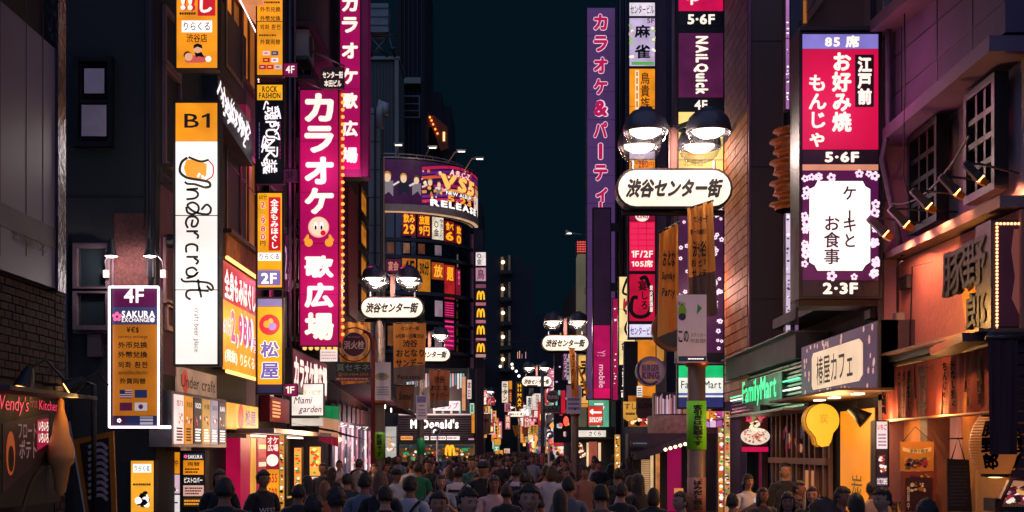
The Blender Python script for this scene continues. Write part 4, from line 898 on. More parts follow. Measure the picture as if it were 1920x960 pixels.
t.box('support_beam', (1502, 560, 1650, 572), -.6, -.1, pt('3a2c34', .5, .4)); t.box('top_cap', (1500, 50, 1651, 61), -.6, .02, BLK()); t.tube('bracket', [(1504, 572, -.3), (1504, 600, -.3)], .02, STEEL); t.done()
for lab, x0, x1, y0, y1, c, sd in (('thin pink and white sign edge seen from the side, left of the big stacked sign', 1473, 1480, -60, 205, 'c07ac0', 1), ('slim glowing lilac pillar under the copper rings', 1473, 1482, 400, 628, 'f0d8f8', 2), ('slim purple blossom pillar hugging the stacked sign', 1490, 1499, 330, 640, '8a6a90', 3)):
    t = sign('pillar_sign', lab, 'sign', (x0, y0, x1, y1), 20.6, em(c, .75), bezel=.012, depth=.2); t.blobs((x0, y0, x1, y1), [em('fff0ff', 1.2, False, 0), em('4a1a4a', .6, False, 0)], 26, .01, sd, (.2, .44)); t.done()
t = T('window_strip', 'narrow warm lit slatted window at the top beside the stacked sign', 'window', facing(21), (1506, 2, 1524, 44))
for k in range(5): t.box('slat', (1506 + k * 3.8, 2, 1508 + k * 3.8, 44), 0, .05, em('b8702a', .8, False, .3))
t.done()
t = T('steel_mast', 'chrome mast pipe running down beside the big stacked sign', 'pipe', facing(20.3), (1498, 40, 1503, 640)); t.tube('mast_pipe', [(1500, 40, 0), (1500, 640, 0)], .025, DK()); t.tube('mast_clamp', [(1500, 600, 0), (1500, 607, 0)], .05, STEEL); t.done()
# --- nail salon stack
PL = pt('5a3a5a', .4)
t = sign('stacked_sign', 'stacked nail salon sign with yellow centre and blossom panels behind the nearest street lamp', 'sign', (1271, -60, 1357, 678), 27.5,
    [((1272, -60, 1356, 21), em('d80a50', .9)), ((1272, 21, 1356, 48), pt('14181e', .4)), ((1272, 62, 1356, 183), em('5c1a48', .75)), ((1272, 184, 1356, 209), pt('14181e', .4)), ((1272, 210, 1356, 390), em('ffdc80', 1.0)), ((1272, 390, 1356, 662), em('4a1648', .62))], depth=.6, bezel=.04)
t.text('や', (1288, -12, 1312, 10), CR, .016, .05, shear=.3); t.text('5·6F', (1289, 27, 1340, 46), CR, .016, .04); t.text('NAiLQuick', (1300, 68, 1328, 177), CR, .016, .05, rot=True); t.text('4F', (1302, 188, 1326, 206), CR, .016, .03)
t.text('北海道', (1281, 299, 1318, 312), em('c09a30', .8, False, 0), .016, .01); t.poly('print', [(1282, 278), (1298, 272), (1320, 276), (1316, 288), (1290, 292)], .009, .012, em('ffa030', 1, False, 0), True); t.text('キッチン', (1281, 316, 1325, 326), em('ffa848', .9, False, 0), .016, .03)
for b in ((1294, 400, 1336, 508),): t.poly('face_panel', [(b[0], b[1] + 12), (b[0] + 8, b[1]), (b[2] - 8, b[1]), (b[2], b[1] + 12), (b[2], b[3]), (b[0], b[3])], .009, .02, em('fff2f0', 1.1, False, .2))
glow(t, (1, .5, .4), 75, 2); petals(t, (1275, 394, 1353, 658), 40, em('ffe6f4', 1, False, 0), 8, (.04, .075), .014, (1290, 395, 1340, 658))
t.box('side_light', (1359, 40, 1362, 620), -.5, 0, em('a080b0', .5)); t.done()
# --- family shop light box
FG = em('10c070', 1.05); t = sign('convenience_sign', 'white green and blue convenience store light box behind the nearest lamp post', 'sign', (1271, 684, 1357, 765), 27.2, [((1272, 685, 1356, 708), FG), ((1272, 708, 1356, 737), em('f4f6e8', 1.05)), ((1272, 737, 1356, 741), em('5a6ac8', .9)), ((1272, 741, 1356, 745), em('f4f6e8', 1)), ((1272, 745, 1356, 764), em('34347a', .7))], depth=.3)
t.text('FamilyMart', (1277, 714, 1352, 733), pt('202838', .5), .014, .01); t.done()
t = T('service_board', 'row of small coloured service stickers under the convenience store light box', 'sign', facing(27.4), (1318, 770, 1366, 803)); t.box('cabinet', None, -.1, 0, DK())
for k, c in enumerate(('ffb030', 'f08a20', 'd04090', 'e8c0e8')): t.box('sticker_panel', (1319 + k * 12, 771, 1330 + k * 12, 786), .001, .01, em(c, .95)); t.box('sticker_panel', (1319 + k * 12, 788, 1330 + k * 12, 801), .001, .01, em(('d890e0', 'ffd0f0', 'c060b0', 'a83040')[k], .9))
t.blobs((1320, 772, 1364, 800), [WH, em('a01050', .8, False, 0)], 16, .011, 4, (.08, .16)); t.done()
for i, (x0, x1, y0) in enumerate(((1346, 1358, 800), (1358, 1369, 770))):
    t = T('poster_column', ('strip of colourful snack posters left of the shop corner', 'bright strip of snack posters at the shop corner')[i], 'poster', facing(25.5 - i), (x0, y0, x1, 960)); t.box('cabinet', None, -.1, 0, BLK()); t.box('face_panel', (x0 + .5, y0 + 1, x1 - .5, 960), .001, .01, em(('c8782a', 'e0a068')[i], .8, True, .6, 4))
    t.blobs((x0, y0, x1, 958), [em(c, 1, False, 0) for c in ('ffe0b0', 'e04a30', '40a050', 'ffb040', '602030', 'fff0f0')], 60, .011, i, (.15, .45)); t.done()
# --- centre building stack
t = sign('stacked_sign', 'narrow stacked tenant sign with mahjong, orange, burger and red panels', 'sign', (1179, 4, 1229, 634), 37,
    [((1180, 5, 1228, 30), em('f4e4f0', 1)), ((1180, 34, 1228, 124), em('c8b4d8', .95)), ((1180, 129, 1228, 270), em('ff9a14', 1)), ((1180, 271, 1228, 298), em('e8c8e0', .95)), ((1180, 299, 1228, 318), em('ff9a28', 1)), ((1180, 392, 1228, 414), em('a00a3a', .85)), ((1180, 415, 1228, 508), em('e80a4a', .95)), ((1180, 514, 1228, 602), em('c80a38', .9)), ((1180, 608, 1228, 632), em('e8e0ff', 1.05))], depth=.5, bezel=.05)
t.text('センタービル', (1182, 10, 1226, 26), em('303060', .6, False, 0), .02, .015); t.text('センタービル', (1182, 613, 1226, 628), em('303060', .6, False, 0), .02, .015); t.text('5F', (1213, 35, 1227, 44), INK, .02, .01)
t.text('麻', (1190, 47, 1219, 71), INK, .02, .04); t.text('雀', (1190, 84, 1219, 110), INK, .02, .04); rr = random.Random(6)
for k in range(26): t.disc('print', rr.choice((1184, 1224)) + rr.uniform(-2, 3), rr.uniform(38, 116), rr.uniform(.03, .06), .009, .011 + k * .0002, em(rr.choice(('fff4e0', 'a0c070', 'd8a8c8')), 1, False, 0), 10, merge=True)
t.box('print', (1184, 116, 1226, 122), .01, .014, em('60b050', .9, False, 0), merge=True)
t.box('print', (1191, 132, 1198, 268), .009, .012, em('ffe0b0', 1, False, 0), merge=True); t.text('鳥貴族', (1201, 136, 1218, 205), pt('7a4008'), .016, .015, vert=True); t.dashes((1192, 135, 1197, 265), 1, em('c07020', .8, False, 0), .015, 3, vert=True)
t.text('280', (1197, 301, 1215, 315), em('c03010', .9, False, 0), .016, .03); t.text('円', (1216, 304, 1226, 314), em('c03010', .9, False, 0), .016, .01)
t.disc('print', 1204, 405, .2, .009, .014, em('fff0e0', 1, False, 0), 20, .16, True); t.text('KING', (1194, 400, 1215, 410), em('c02030', .9, False, 0), .02, .04)
for k in range(5):
    for j in range(3): t.box('print', (1182 + j * 15.5, 418 + k * 11, 1196 + j * 15.5, 427 + k * 11), .009, .011, em('f02858', .95, False, 0), merge=True)
t.text('1F/2F', (1184, 470, 1224, 483), CR, .02, .03); t.text('105席', (1184, 488, 1224, 501), CR, .02, .03)
t.stroke([(1200, 524), (1210, 520), (1216, 534), (1222, 548), (1222, 570), (1214, 590), (1196, 594), (1184, 584), (1186, 560), (1196, 558)], .11, .016, INK); t.text('宴', (1196, 526, 1214, 545), INK, .016, .03); t.text('しろ', (1202, 546, 1214, 580), INK, .018, .03, vert=True); t.text('炭火居酒屋', (1218, 535, 1224, 585), CR, .022, .03, vert=True); t.done()
# --- burger disc
t = T('burger_sign', 'round dark burger restaurant disc sign facing the street', 'sign', facing(33), (1196, 668, 1245, 724)); cx, cy = 1219.5, 696
t.disc('cabinet', cx, cy, .385, -.2, 0, pt('3a3440', .5), 36); t.ring('rim', cx, cy, .385, .025, 0, .03, ALU, 36)
t.disc('face_panel', cx, cy, .355, .001, .008, em('6e5468', .55), 36); t.disc('print', cx, cy, .28, .009, .012, em('9a6238', .6, False, 0), 30, .27, True); t.box('print', (1202, 683, 1238, 711), .013, .015, em('6e5468', .55, False, 0), merge=True)
t.text('BURGER', (1204, 684, 1235, 696), em('4a0a20', .5, False, 0), .02, .04, shear=.05); t.text('KING', (1204, 697, 1236, 711), em('4a0a20', .5, False, 0), .02, .05)
t.stroke([(1202, 675), (1197, 690), (1198, 705), (1206, 716), (1220, 721), (1232, 716)], .05, .02, pt('2a3a5a')); t.done()
# --- karaoke & party
t = sign('karaoke_sign', 'very tall lilac karaoke and party sign with red outlined characters', 'sign', (1101, 15, 1153, 748), 46, [(None, em('5c3a72', .62, True, .2, .6))], depth=.8, bezel=.05, framem=pt('2e2440', .5))
KR = em('b81050', .95, False, 0)
for i, ch in enumerate('カラオケ&パーティー'):
    if i < 9: 
        y = 27 + i * 40.3; 
        t.text(ch, (1113 + (4 if ch in 'ィ' else 0), y + (3 if ch == 'ィ' else 0), 1139, y + 30), KR, .02, .05, vert=ch == 'ー', out=em('ffd8e8', 1, False, 0), owt=.035)
t.text('ー', (1123, 378, 1129, 400), KR, .02, .05, vert=True, out=em('ffd8e8', 1, False, 0), owt=.035); t.done()
t = sign('phone_sign', 'magenta phone shop column sign reading mobile, dark at its top', 'sign', (1112, 390, 1145, 748), 42, [((1113, 391, 1144, 610), em('2e1430', .55)), ((1113, 610, 1144, 728), em('b80858', .85)), ((1113, 728, 1144, 747), em('e00a60', .95))], depth=.5)
t.text('Y!', (1120, 657, 1135, 668), em('f0a0b8', .9, False, 0), .016, .0, rot=True); t.text('mobile', (1123, 684, 1134, 727), em('ffc8d8', 1, False, 0), .016, .0, rot=True); t.box('bracket', (1145, 418, 1162, 432), -.2, 0, BLK()); t.box('bracket', (1145, 530, 1162, 545), -.2, 0, BLK()); t.done()
t = sign('side_sign', 'slender crimson sign squeezed behind the phone shop column', 'sign', (1149, 560, 1158, 750), 41, em('b00a50', .85)); t.blobs((1150, 570, 1157, 740), [CR], 9, .01, 2, (.2, .45)); t.done()
t = sign('nabe_sign', 'cream and black hot pot restaurant sign reading B1F', 'sign', (1160, 518, 1192, 748), 39.5, [((1161, 519, 1191, 640), em('ffe09a', 1)), ((1161, 640, 1191, 684), em('ffe4a0', 1.0)), ((1161, 685, 1191, 747), pt('14181e', .4))])
t.stroke([(1176, 522), (1168, 548), (1180, 556), (1170, 580), (1182, 590), (1172, 616), (1180, 632)], .07, .014, INK); t.text('り', (1168, 560, 1186, 590), em('c02030', .8, False, 0), .014, .03)
t.text('鍋', (1165, 641, 1188, 657), INK, .014, .03); t.box('print', (1170, 664, 1182, 676), .009, .012, em('7a0a30', .8, False, 0), merge=True); t.text('楽助', (1166, 689, 1187, 727), CR, .014, .05, vert=True); t.box('print', (1164, 732, 1189, 733.5), .009, .012, CR, merge=True); t.text('B1F', (1165, 736, 1188, 745), CR, .014, .03); t.done()
t = T('sushi_sign', 'yellow shield shaped sushi sign', 'sign', facing(36), (1168, 752, 1195, 790)); t.poly('board', [(1169, 753), (1195, 753), (1195, 784), (1184, 788), (1178, 790), (1169, 784)], -.08, 0, em('e0a040', .9)); t.text('すし', (1171, 756, 1193, 768), INK, .006, .01); t.dashes((1173, 772, 1191, 780), 1, INK, .006); t.done()
t = T('sushi_sign', 'brown square sushi sign with dark latin letters', 'sign', facing(35.5), (1193, 746, 1225, 784)); t.poly('board', [(1193, 746), (1225, 746), (1225, 776), (1220, 784), (1198, 784), (1193, 776)], -.08, 0, pt('6a4a48', .6)); t.text('SUSHI', (1196, 756, 1223, 766), INK, .006, .04); t.done()
t = T('shopfront', 'amber lit restaurant front behind the sushi signs', 'shopfront', facing(38), (1170, 640, 1231, 800)); t.box('back_wall', None, -.3, 0, BLK()); t.box('lit_panel', (1196, 640, 1229, 742), .001, .02, em('f08a20', .85)); t.box('lit_panel', (1178, 742, 1229, 800), .001, .02, em('b8681c', .8, True, .6))
t.blobs((1178, 775, 1228, 800), [INK, em('c02040', .8, False, 0), em('ffe0a0', 1.1, False, 0)], 40, .022, 2, (.1, .3)); t.box('poster_panel', (1194, 724, 1204, 744), .022, .03, em('f8f0e8', 1)); t.dashes((1195, 726, 1203, 743), 4, INK, .034); t.done()
# --- shops behind lamp, lower right-centre
t = T('awning_balcony', 'rounded dark balcony with book-like coloured window display above', 'balcony', facing(31), (1230, 730, 1292, 812))
m = B(); z = (VY - 812) * 31 / FP + HC - t.o[2]; c = ((1300 - CX) / FP * 31 - t.o[0], .9, z); m.lathe([(1.0, 0), (1.02, .2), (1.02, .42), (.96, .44)], c, 30); m.obj('balcony_rim', pt('b8a090', .5, .3, .5, 8, .3), t.root)
m = B(); m.lathe([(.9, .45), (.9, 1.0)], c, 30); m.obj('display_drum', pt('1a1a26', .3), t.root); rr = random.Random(12)
m = {}
for k in range(40):
    a = PI + k / 40 * PI * .55 + PI * .12; col = rr.choice(('d8a8c0', '8a6a7a', 'f0d8e0', '4a3a4a', 'b07a5a')); q = m.setdefault(col, B()); h = rr.uniform(.35, .5)
    q.box(c[0] + .93 * math.cos(a) - .015, c[1] + .93 * math.sin(a) - .01, c[2] + .47, c[0] + .93 * math.cos(a) + .015, c[1] + .93 * math.sin(a) + .01, c[2] + .47 + h)
for col, q in m.items(): q.obj('book_display', em(col, .6, False, .2), t.root)
t.done()
t = T('shopfront', 'dark shopfront with magenta lit wall and shutter beneath the rounded balcony', 'shopfront', facing(30), (1186, 812, 1290, 960)); t.box('back_wall', (1180, 812, 1346, 960), -1, -.3, BLK()); t.poly('wall_panel', [(1254, 845), (1280, 834), (1280, 960), (1254, 960)], -.3, -.25, em('a00a50', .75, True, .5, .5))
t.box('shutter_panel', (1205, 862, 1220, 960), -.3, -.2, em('d8a878', .75)); t.box('door_frame', (1222, 848, 1226, 960), -.3, -.1, em('f0c890', .9)); t.box('lit_pillar', (1232, 850, 1238, 960), -.3, -.1, em('d88a50', .8, True, .6, 3)); t.box('light_strip', (1318, 835, 1322, 880), -.2, -.1, em('ffd8c0', 1.1))
for k in range(24): t.box('shutter_rib', (1205, 863 + k * 4, 1220, 864 + k * 4), -.2, -.19, pt('7a5a4a'), merge=True)
t.poly('awning_canvas', [(1186, 850), (1284, 818), (1290, 822), (1290, 832), (1188, 862)], -.2, .8, pt('1c222c', .5)); t.box('sign_band', (1184, 846, 1218, 856), .0, .1, pt('12181e', .5)); t.dashes((1188, 848, 1214, 853), 1, em('6a5a6a', .7, False, 0), .104); t.box('sign_band', (1182, 826, 1216, 838), .0, .1, pt('18242c', .5)); t.dashes((1186, 829, 1212, 834), 1, em('50707a', .7, False, 0), .104, 2)
for k in range(6): t.disc('downlight', 1240 + k * 9, 843 - k * 2.5, .04, .8, .83, em('ffd0a0', 4, False, 0), 8)
lamp_point(t.root, (.6, -2.0, 2.6), 70, (1, .3, .45), .3); t.box('menu_stand', (1262, 915, 1278, 940), .2, .3, em('e89050', .9)); t.done()  # unseen point light added to throw magenta onto people nearby
t = T('poster_column', 'amber textured lit strip on the far shop corner', 'poster', facing(38.5), (1153, 815, 1163, 900)); t.box('face_panel', None, -.1, 0, em('e09a38', .9, True, .6, 5)); t.blobs((1153, 815, 1163, 900), [INK, CR], 30, .002, 3, (.1, .3)); t.done()
# --- convenience store fascia on the right wall
RFA = RWo(.4)
t = T('store_fascia', 'corrugated steel convenience store fascia with green neon lettering', 'sign', RFA, (1370, 712, 1504, 782), w=-.4); r0 = t.r
top = RFA.uz(1370, 716)[1]; bot = RFA.uz(1370, 784)[1]; u0, u1 = RFA.hit(1370)[0], RFA.hit(1504)[0]; t.r = (u0, bot, u1, top); t.frac = True
t.box('backing', None, -.01, .3, pt('2a2a30', .4, .5))
for k in range(11): t.box('metal_slat', (0, k / 11 + .01, 1, k / 11 + .055), .3, .37 + (k % 2) * .02, pt('a89890', .3, .9, .3, 4, .1))
for f0, y in ((.02, .52), (.02, .44), (.78, .36), (.78, .56)): t.box('light_tube', (f0, y, f0 + .2, y + .025), .40, .43, em('60ffb0' if y in (.44, .36) else 'f0fff0', 2.0, True, 0))
t.box('neon_backing', (.30, .14, .80, .84), .37, .44, pt('103828', .4)); t.text('FamilyMart', (.31, .16, .79, .86), em('30e890', 1.5, True, 0), .52, .02); t.box('power_box', (.50, .82, .60, 1.0), .37, .55, pt('3a3436', .5)); t.box('soffit', (-.02, 1.0, 1.0, 1.05), -.01, .7, pt('b0a098', .4, .5))
lamp_point(t.root, t.L((u0 + u1) / 2, (top + bot) / 2, 1.0), 12, (.25, 1, .5), .4); t.done()  # unseen green point light added to spread the neon's colour
t = T('roof_ledge', 'sloping dark tin ledge over the convenience store fascia', 'ledge', RFA, (1362, 640, 1504, 712), frac=False, w=-.4); t.r = (u0, RFA.uz(1370, 716)[1] + .02, u1, RFA.uz(1370, 700)[1]); t.frac = True; t.box('ledge', (0, -1.6, 1, 1), -.5, .5, pt('4a4248', .55, .3)); t.box('ledge_cap', (0, -1.75, 1, -1.6), -.5, .6, pt('7a6a70', .4, .5)); t.done()
t = T('store_window', 'convenience store window with a big food poster over a magenta strip', 'shopfront', RW, (1372, 783, 1442, 960)); u1b = RW.hit(1442)[0]; t.r = (u0, 0.02, u1b, RW.uz(1372, 784)[1]); t.frac = True
t.box('glass_panel', None, -.015, .02, glass('0a1a20'))
t.box('frame_post', (.16, 0, .2, 1), .02, .14, BLK()); t.box('frame_post', (.97, 0, 1, 1), .02, .14, pt('7a5040', .5)); t.text('営業中', (.86, .42, .96, .56), em('c02040', .8, False, 0), .07, .02, vert=True); t.done()
t = T('food_poster', 'bright food poster of a heaped meat dish hanging in the convenience store window', 'poster', facing(23.6), (1390, 776, 1440, 848)); t.box('backing', None, -.06, 0, BLK()); t.box('face_panel', (1391, 777, 1439, 835), .001, .008, em('3a1412', .8)); t.box('light_strip', (1391, 838, 1440, 847), .001, .03, em('e01050', .9))
t.disc('print', 1416, 818, .27, .009, .011, em('f0d8c8', .95, False, 0), 26, .16, True); t.blobs((1393, 804, 1438, 832), [em(c, 1, False, 0) for c in ('e8b088', 'd87a5a', 'a04030', 'ffe0c0', 'c06a4a')], 60, .012, 4, (.06, .14)); t.blobs((1402, 786, 1434, 812), [em(c, 1, False, 0) for c in ('fff0c8', 'ffe8a8', 'f8f0e0')], 34, .02, 9, (.08, .2)); t.blobs((1396, 778, 1437, 794), [em(c, 1, False, 0) for c in ('c02050', '60a040', '901848', 'e04060')], 40, .03, 5, (.12, .28)); t.done()
# --- cafe shopfront
t = T('shopfront', 'cafe shopfront of tall warm timber mullions', 'shopfront', RW, (1450, 775, 1560, 960)); a, b = RW.hit(1450)[0], RW.hit(1560)[0]; t.r = (a, .02, b, RW.uz(1443, 782)[1]); t.frac = True
t.box('glass_panel', None, -.015, .01, [glass('1a1420'), 0][0]); MU = pt('b07a5c', .5, 0, .3)
for k in range(11): t.box('mullion', (k * .1, 0, k * .1 + .022, 1), .01, .04 + (k % 3) * .015, MU)
t.box('transom', (0, .30, 1, .34), .01, .1, MU); t.box('lit_curtain', (.62, .38, .78, 1), .012, .03, em('e0905a', .55)); t.box('lit_curtain', (.32, .4, .39, 1), .012, .03, em('8a5a50', .5)); t.blobs((.12, .04, .6, .3), [em('a02040', .6, False, 0), em('4a3a50', .5, False, 0), em('d08a60', .7, False, 0)], 20, .014, 2, (.1, .3)); t.done()
RCA = RWo(.5)
t = T('cafe_fascia', 'purple cafe fascia with white brush lettered plate and blossom pattern', 'sign', RCA, (1504, 662, 1652, 752), w=-.5); 
a, b = RCA.hit(1504)[0], RCA.hit(1652)[0]; t.r = (a, RCA.uz(1504, 752)[1], b, RCA.uz(1504, 652)[1]); t.frac = True
t.box('cabinet', None, -.01, .5, pt('2c2436', .5)); t.box('face_panel', (0, 0, .985, 1), .501, .51, em('50305c', .5, True, .3)); t.box('end_panel', (.985, 0, 1.0, 1), .3, .53, BLK())
t.poly('face_panel', [(.17, .27), (.19, .18), (.78, .18), (.80, .22), (.82, .27), (.82, .75), (.80, .79), (.78, .84), (.19, .84), (.17, .76)], .511, .52, em('f0cca8', .95, True, .2))
t.text('椿屋カフェ', (.25, .27, .72, .78), INK, .528, .012, shear=-.05); rr = random.Random(7)
for k in range(40):
    f = rr.random(); y = rr.choice((rr.uniform(.04, .13), rr.uniform(.89, .97))) if k < 26 else rr.uniform(.1, .9); f = f if k < 26 else rr.choice((rr.uniform(.03, .13), rr.uniform(.86, .95)))
    t.flower(f, y, rr.uniform(.035, .055), .516, em('e0b0a0', .8, False, 0), f * 9)
t.box('soffit', (0, 1.0, 1, 1.04), -.01, 1.0, pt('5a4438', .5)); 
for f in (.5, .78, .3): t.box('downlight', (f, 1.04, f + .05, 1.06), .5, .62, em('ffe8c8', 5, True, 0))
lamp_point(t.root, t.L(a + (b - a) * .6, RCA.uz(1504, 752)[1] - .35, .7), 70, (1, .55, .2), .3); t.done()
REN = RWo(.2)
t = T('entrance_sign', 'wide glowing orange entrance panel with charcoal grill characters', 'sign', REN, (1578, 772, 1640, 960), w=-.2); a, b = REN.hit(1577)[0], REN.hit(1641)[0]; t.r = (a, .02, b, REN.uz(1577, 772)[1]); t.frac = True
t.box('cabinet', None, -.01, .2, pt('6a4020', .5)); t.box('face_panel', None, .201, .21, em('f08c1c', .85, True, .35, .8)); t.text('炭', (.35, .36, .68, .5), em('6a5a10', .5, False, 0), .216, .0); t.text('炭リン', (.08, .62, .3, .92), pt('5a2a08'), .216, .0, vert=True); t.dashes((.45, .6, .62, .98), 1, em('e0a040', .9, False, 0), .216, 2, vert=True); t.done()
t = T('charcoal_sign', 'round yellow light bulb shaped sign with a charcoal character', 'sign', facing(18.2), (1512, 757, 1573, 838))
bulb = [(1512 + 30.5 + 31 * math.cos(a_), 788 + 31 * math.sin(a_)) for a_ in [math.radians(d) for d in range(-215, 40, 15)]] + [(1562, 812), (1558, 828), (1553, 836), (1540, 838), (1532, 833), (1529, 820), (1520, 808)]
t.poly('cabinet', [(x - 4, y) for x, y in bulb], -.18, -.02, em('d08418', .8)); t.poly('outline', [(1542 + (x - 1542) * 1.03, 797 + (y - 797) * 1.03) for x, y in bulb], -.02, .0, INK); t.poly('face_panel', bulb, .001, .012, em('ffb428', 1.0, True, .1)); t.text('炭', (1536, 776, 1552, 794), em('c08a18', .8, False, 0), .016, .0); t.done()
t = T('spot_lamp', 'black cone spotlight under the cafe fascia', 'lamp', facing(16.6), (1590, 762, 1618, 795)); u, z = t.pt(1602, 778); q = Vector(t.L(u, z, .2)); d = Vector((.5, -.2, -.45)).normalized(); m = B(); m.tube([q - d * .14, q - d * .02, q + d * .12], [.05, .07, .12], 16); m.obj('shade', BLK(), t.root, True); t.tube('arm', [(1596, 770, .2), (1600, 752, .2)], .012, BLK()); t.done()
# --- dessert sign, ramen shop
t = sign('dessert_sign', 'slim white lit dessert sign with dark parfait photograph', 'sign', (1642, 789, 1665, 912), 14.6, [((1643, 790, 1664, 842), em('f4e0e4', 1)), ((1643, 842, 1664, 894), em('301c28', .6)), ((1643, 894, 1664, 911), em('6a4a78', .7))], bezel=.015)
t.text('いちご', (1645, 795, 1662, 806), em('b81048', .9, False, 0), .014, .03); t.dashes((1646, 812, 1661, 838), 4, em('9a7a88', .8, False, 0), .014); t.blobs((1645, 850, 1663, 890), [em(c, 1, False, 0) for c in ('f0d0c0', 'b04038', 'fff0e8', '7a2a2a')], 30, .012, 3, (.12, .3)); t.text('OCTOBRE', (1644, 897, 1663, 908), CR, .014, .01); t.done()
RNO = RWo(.36)
t = T('noren', 'long dark red shop curtain with vertical menu characters and a drawn figure', 'curtain', RNO, (1655, 700, 1856, 790), w=-.36); a, b = RNO.hit(1652)[0], RNO.hit(1858)[0]; t.r = (a, RNO.uz(1652, 787)[1], b, RNO.uz(1652, 694)[1]); t.frac = True
NC = banner_cloth('9c4844')
n = 5; edges = [0, .17, .345, .60, .80, 1.0]
for i in range(5):
    x0, x1 = edges[i] + .002, edges[i + 1] - .002; cs = [(x0, 0), (x1, 0), (x1 - .004, 1 + .01 * (i % 2)), (x0 + .004, 1)]; cloth_grid(t, 'cloth_panel', cs, 16, 10, [(1, NC)], .014, i, .34); sf = sagf(t, cs, .014, i, .34, .02)
    if i != 2:
        for k, s_ in enumerate((('もやし味噌', '醤油ラーメン'), ('チャーハン', '焼き餃子', '唐揚げ'), (), ('ちんじゃお', '汁なし担々'), ('豚骨つけ麺', '味噌野菜'))[i]):
            w_ = (x1 - x0) / (3 if i != 1 else 3.6); xx = x0 + .012 + k * w_ * 1.15; t.text(s_, (xx, .1, xx + w_ * .72, .9), pt('0c080c', .8, spec=.1), 0, .05, vert=True, sag=sf)
    else:
        t.text('豚野郎ラーメン', (x0 + .05, .08, x1 - .05, .2), pt('16101a', .7), 0, .03, sag=sf); cx = (x0 + x1) / 2
        q = pt('16101a', .7)
        for pts in ([(cx - .025, .3), (cx - .02, .22), (cx, .2), (cx + .02, .22), (cx + .025, .3), (cx - .025, .3)], [(cx - .02, .3), (cx - .022, .42), (cx, .48), (cx + .022, .42), (cx + .02, .3)], [(cx - .02, .48), (cx - .035, .6), (cx - .03, .8), (cx + .03, .8), (cx + .035, .6), (cx + .02, .48)], [(cx - .02, .8), (cx - .018, .95)], [(cx + .018, .8), (cx + .02, .95)]): t.stroke(pts, .03, .40, q)
        t.box('print', (cx - .028, .76, cx + .028, .86), .398, .402, q, merge=True)
u, z = t.pt(0, 0); m = B(); m.tube([t.L(a, t.r[3] + .03, .34), t.L(b, t.r[3] + .03, .34)], .03, 8); m.obj('curtain_rod', pt('6a5a50', .4, .6), t.root); m = B(); m.tube([t.L(a, t.r[1] - .02, .36), t.L(b, t.r[1] - .02, .36)], .018, 8); m.obj('hem_rod', pt('a86a38', .4, .4), t.root)
t.box('gutter', (-.02, -.22, 1.02, -.1), .0, .42, pt('4a5460', .4, .6)); t.box('gutter_lip', (-.02, -.27, 1.02, -.22), .0, .5, pt('8a6048', .4, .5)); t.done()
t = T('shop_interior', 'warm cream walls and doorway inside the open ramen shop', 'shopfront', RW, (1668, 790, 1856, 960)); a, b = RW.hit(1692)[0], RW.hit(1870)[0]
m = B(); W_ = pt('d8a468', .8, 0, .2)
p = lambda px, w: t.L(RW.hit(px)[0], 0, w)
t.frac = False; r_ = (RW.hit(1692)[0], 0.01, RW.hit(1905)[0], 2.75); t.boxr(m, r_, .02, .06); m.obj('plaster_wall', W_, t.root)
m = B(); t.boxr(m, (RW.hit(1776)[0], 0.01, RW.hit(1790)[0], 2.6), .06, .3); m.obj('door_post', pt('8a5a4a', .6), t.root); m = B(); t.boxr(m, (RW.hit(1797)[0], .9, RW.hit(1813)[0], 2.45), .06, .09); m.obj('lit_niche', em('b8705a', .7), t.root)
m = B(); t.boxr(m, (RW.hit(1692)[0], 2.52, RW.hit(1905)[0], 2.6), .06, .3); m.obj('ceiling', pt('5a3a28', .7), t.root)
lamp_point(t.root, t.L(RW.hit(1725)[0], 2.3, .45), 26, (1, .45, .15), .1); lamp_point(t.root, t.L(RW.hit(1825)[0], 2.35, .4), 18, (1, .45, .13), .1); t.done()
t = T('menu_board', 'hanging orange illustrated vegetable menu board', 'sign', facing(13.9), (1688, 828, 1751, 883)); t.box('board', None, -.03, 0, pt('d08a38', .6)); t.poly('print', [(1692, 838), (1706, 842), (1728, 842), (1746, 838), (1746, 846), (1726, 851), (1704, 849), (1692, 845)], .001, .003, pt('f0dca0', .7), True); t.text('手作り餃子', (1706, 842, 1740, 849), INK, .006, .01)
t.blobs((1692, 854, 1748, 882), [pt(c, .7) for c in ('b01850', '4a6a20', 'e0a830', '2c2c60', '7a4a18', 'd8b060')], 34, .003, 5, (.12, .24)); t.tube('hanging_wire', [(1693, 828, 0), (1716, 800, 0), (1748, 828, 0)], .006, BLK(), 4); t.done()
t = T('menu_board', 'dark red framed menu board below the vegetable painting', 'sign', facing(13.8), (1692, 884, 1754, 960)); t.box('board', None, -.05, 0, pt('8a3c28', .6)); t.box('inner_panel', (1698, 896, 1748, 960), .001, .01, pt('3a1418', .6)); t.blobs((1702, 888, 1746, 898), [pt('6a2050', .7), pt('e0b040', .7)], 9, .012, 3, (.2, .4)); t.blobs((1704, 902, 1745, 930), [pt('f0e0b0', .6), pt('b87a30', .6), pt('4a1a28', .6)], 16, .012, 4, (.08, .2)); t.text('営業中', (1699, 912, 1705, 955), pt('f0dcc0', .6), .02, .02, vert=True); t.done()
t = T('blackboard', 'leaning blackboard menu on an easel by the doorway', 'sign', facing(13.2), (1776, 862, 1822, 960)); t.poly('board', [(1776, 860), (1817, 862), (1823, 960), (1778, 960)], -.03, 0, pt('16181c', .5)); t.dashes((1781, 872, 1814, 950), 12, pt('3c3c44', .7), .004); t.tube('easel_leg', [(1790, 862, -.1), (1803, 820, -.1), (1815, 862, -.1)], .008, BLK(), 5); t.tube('easel_bar', [(1783, 822, -.1), (1812, 822, -.1)], .008, BLK(), 5); t.done()
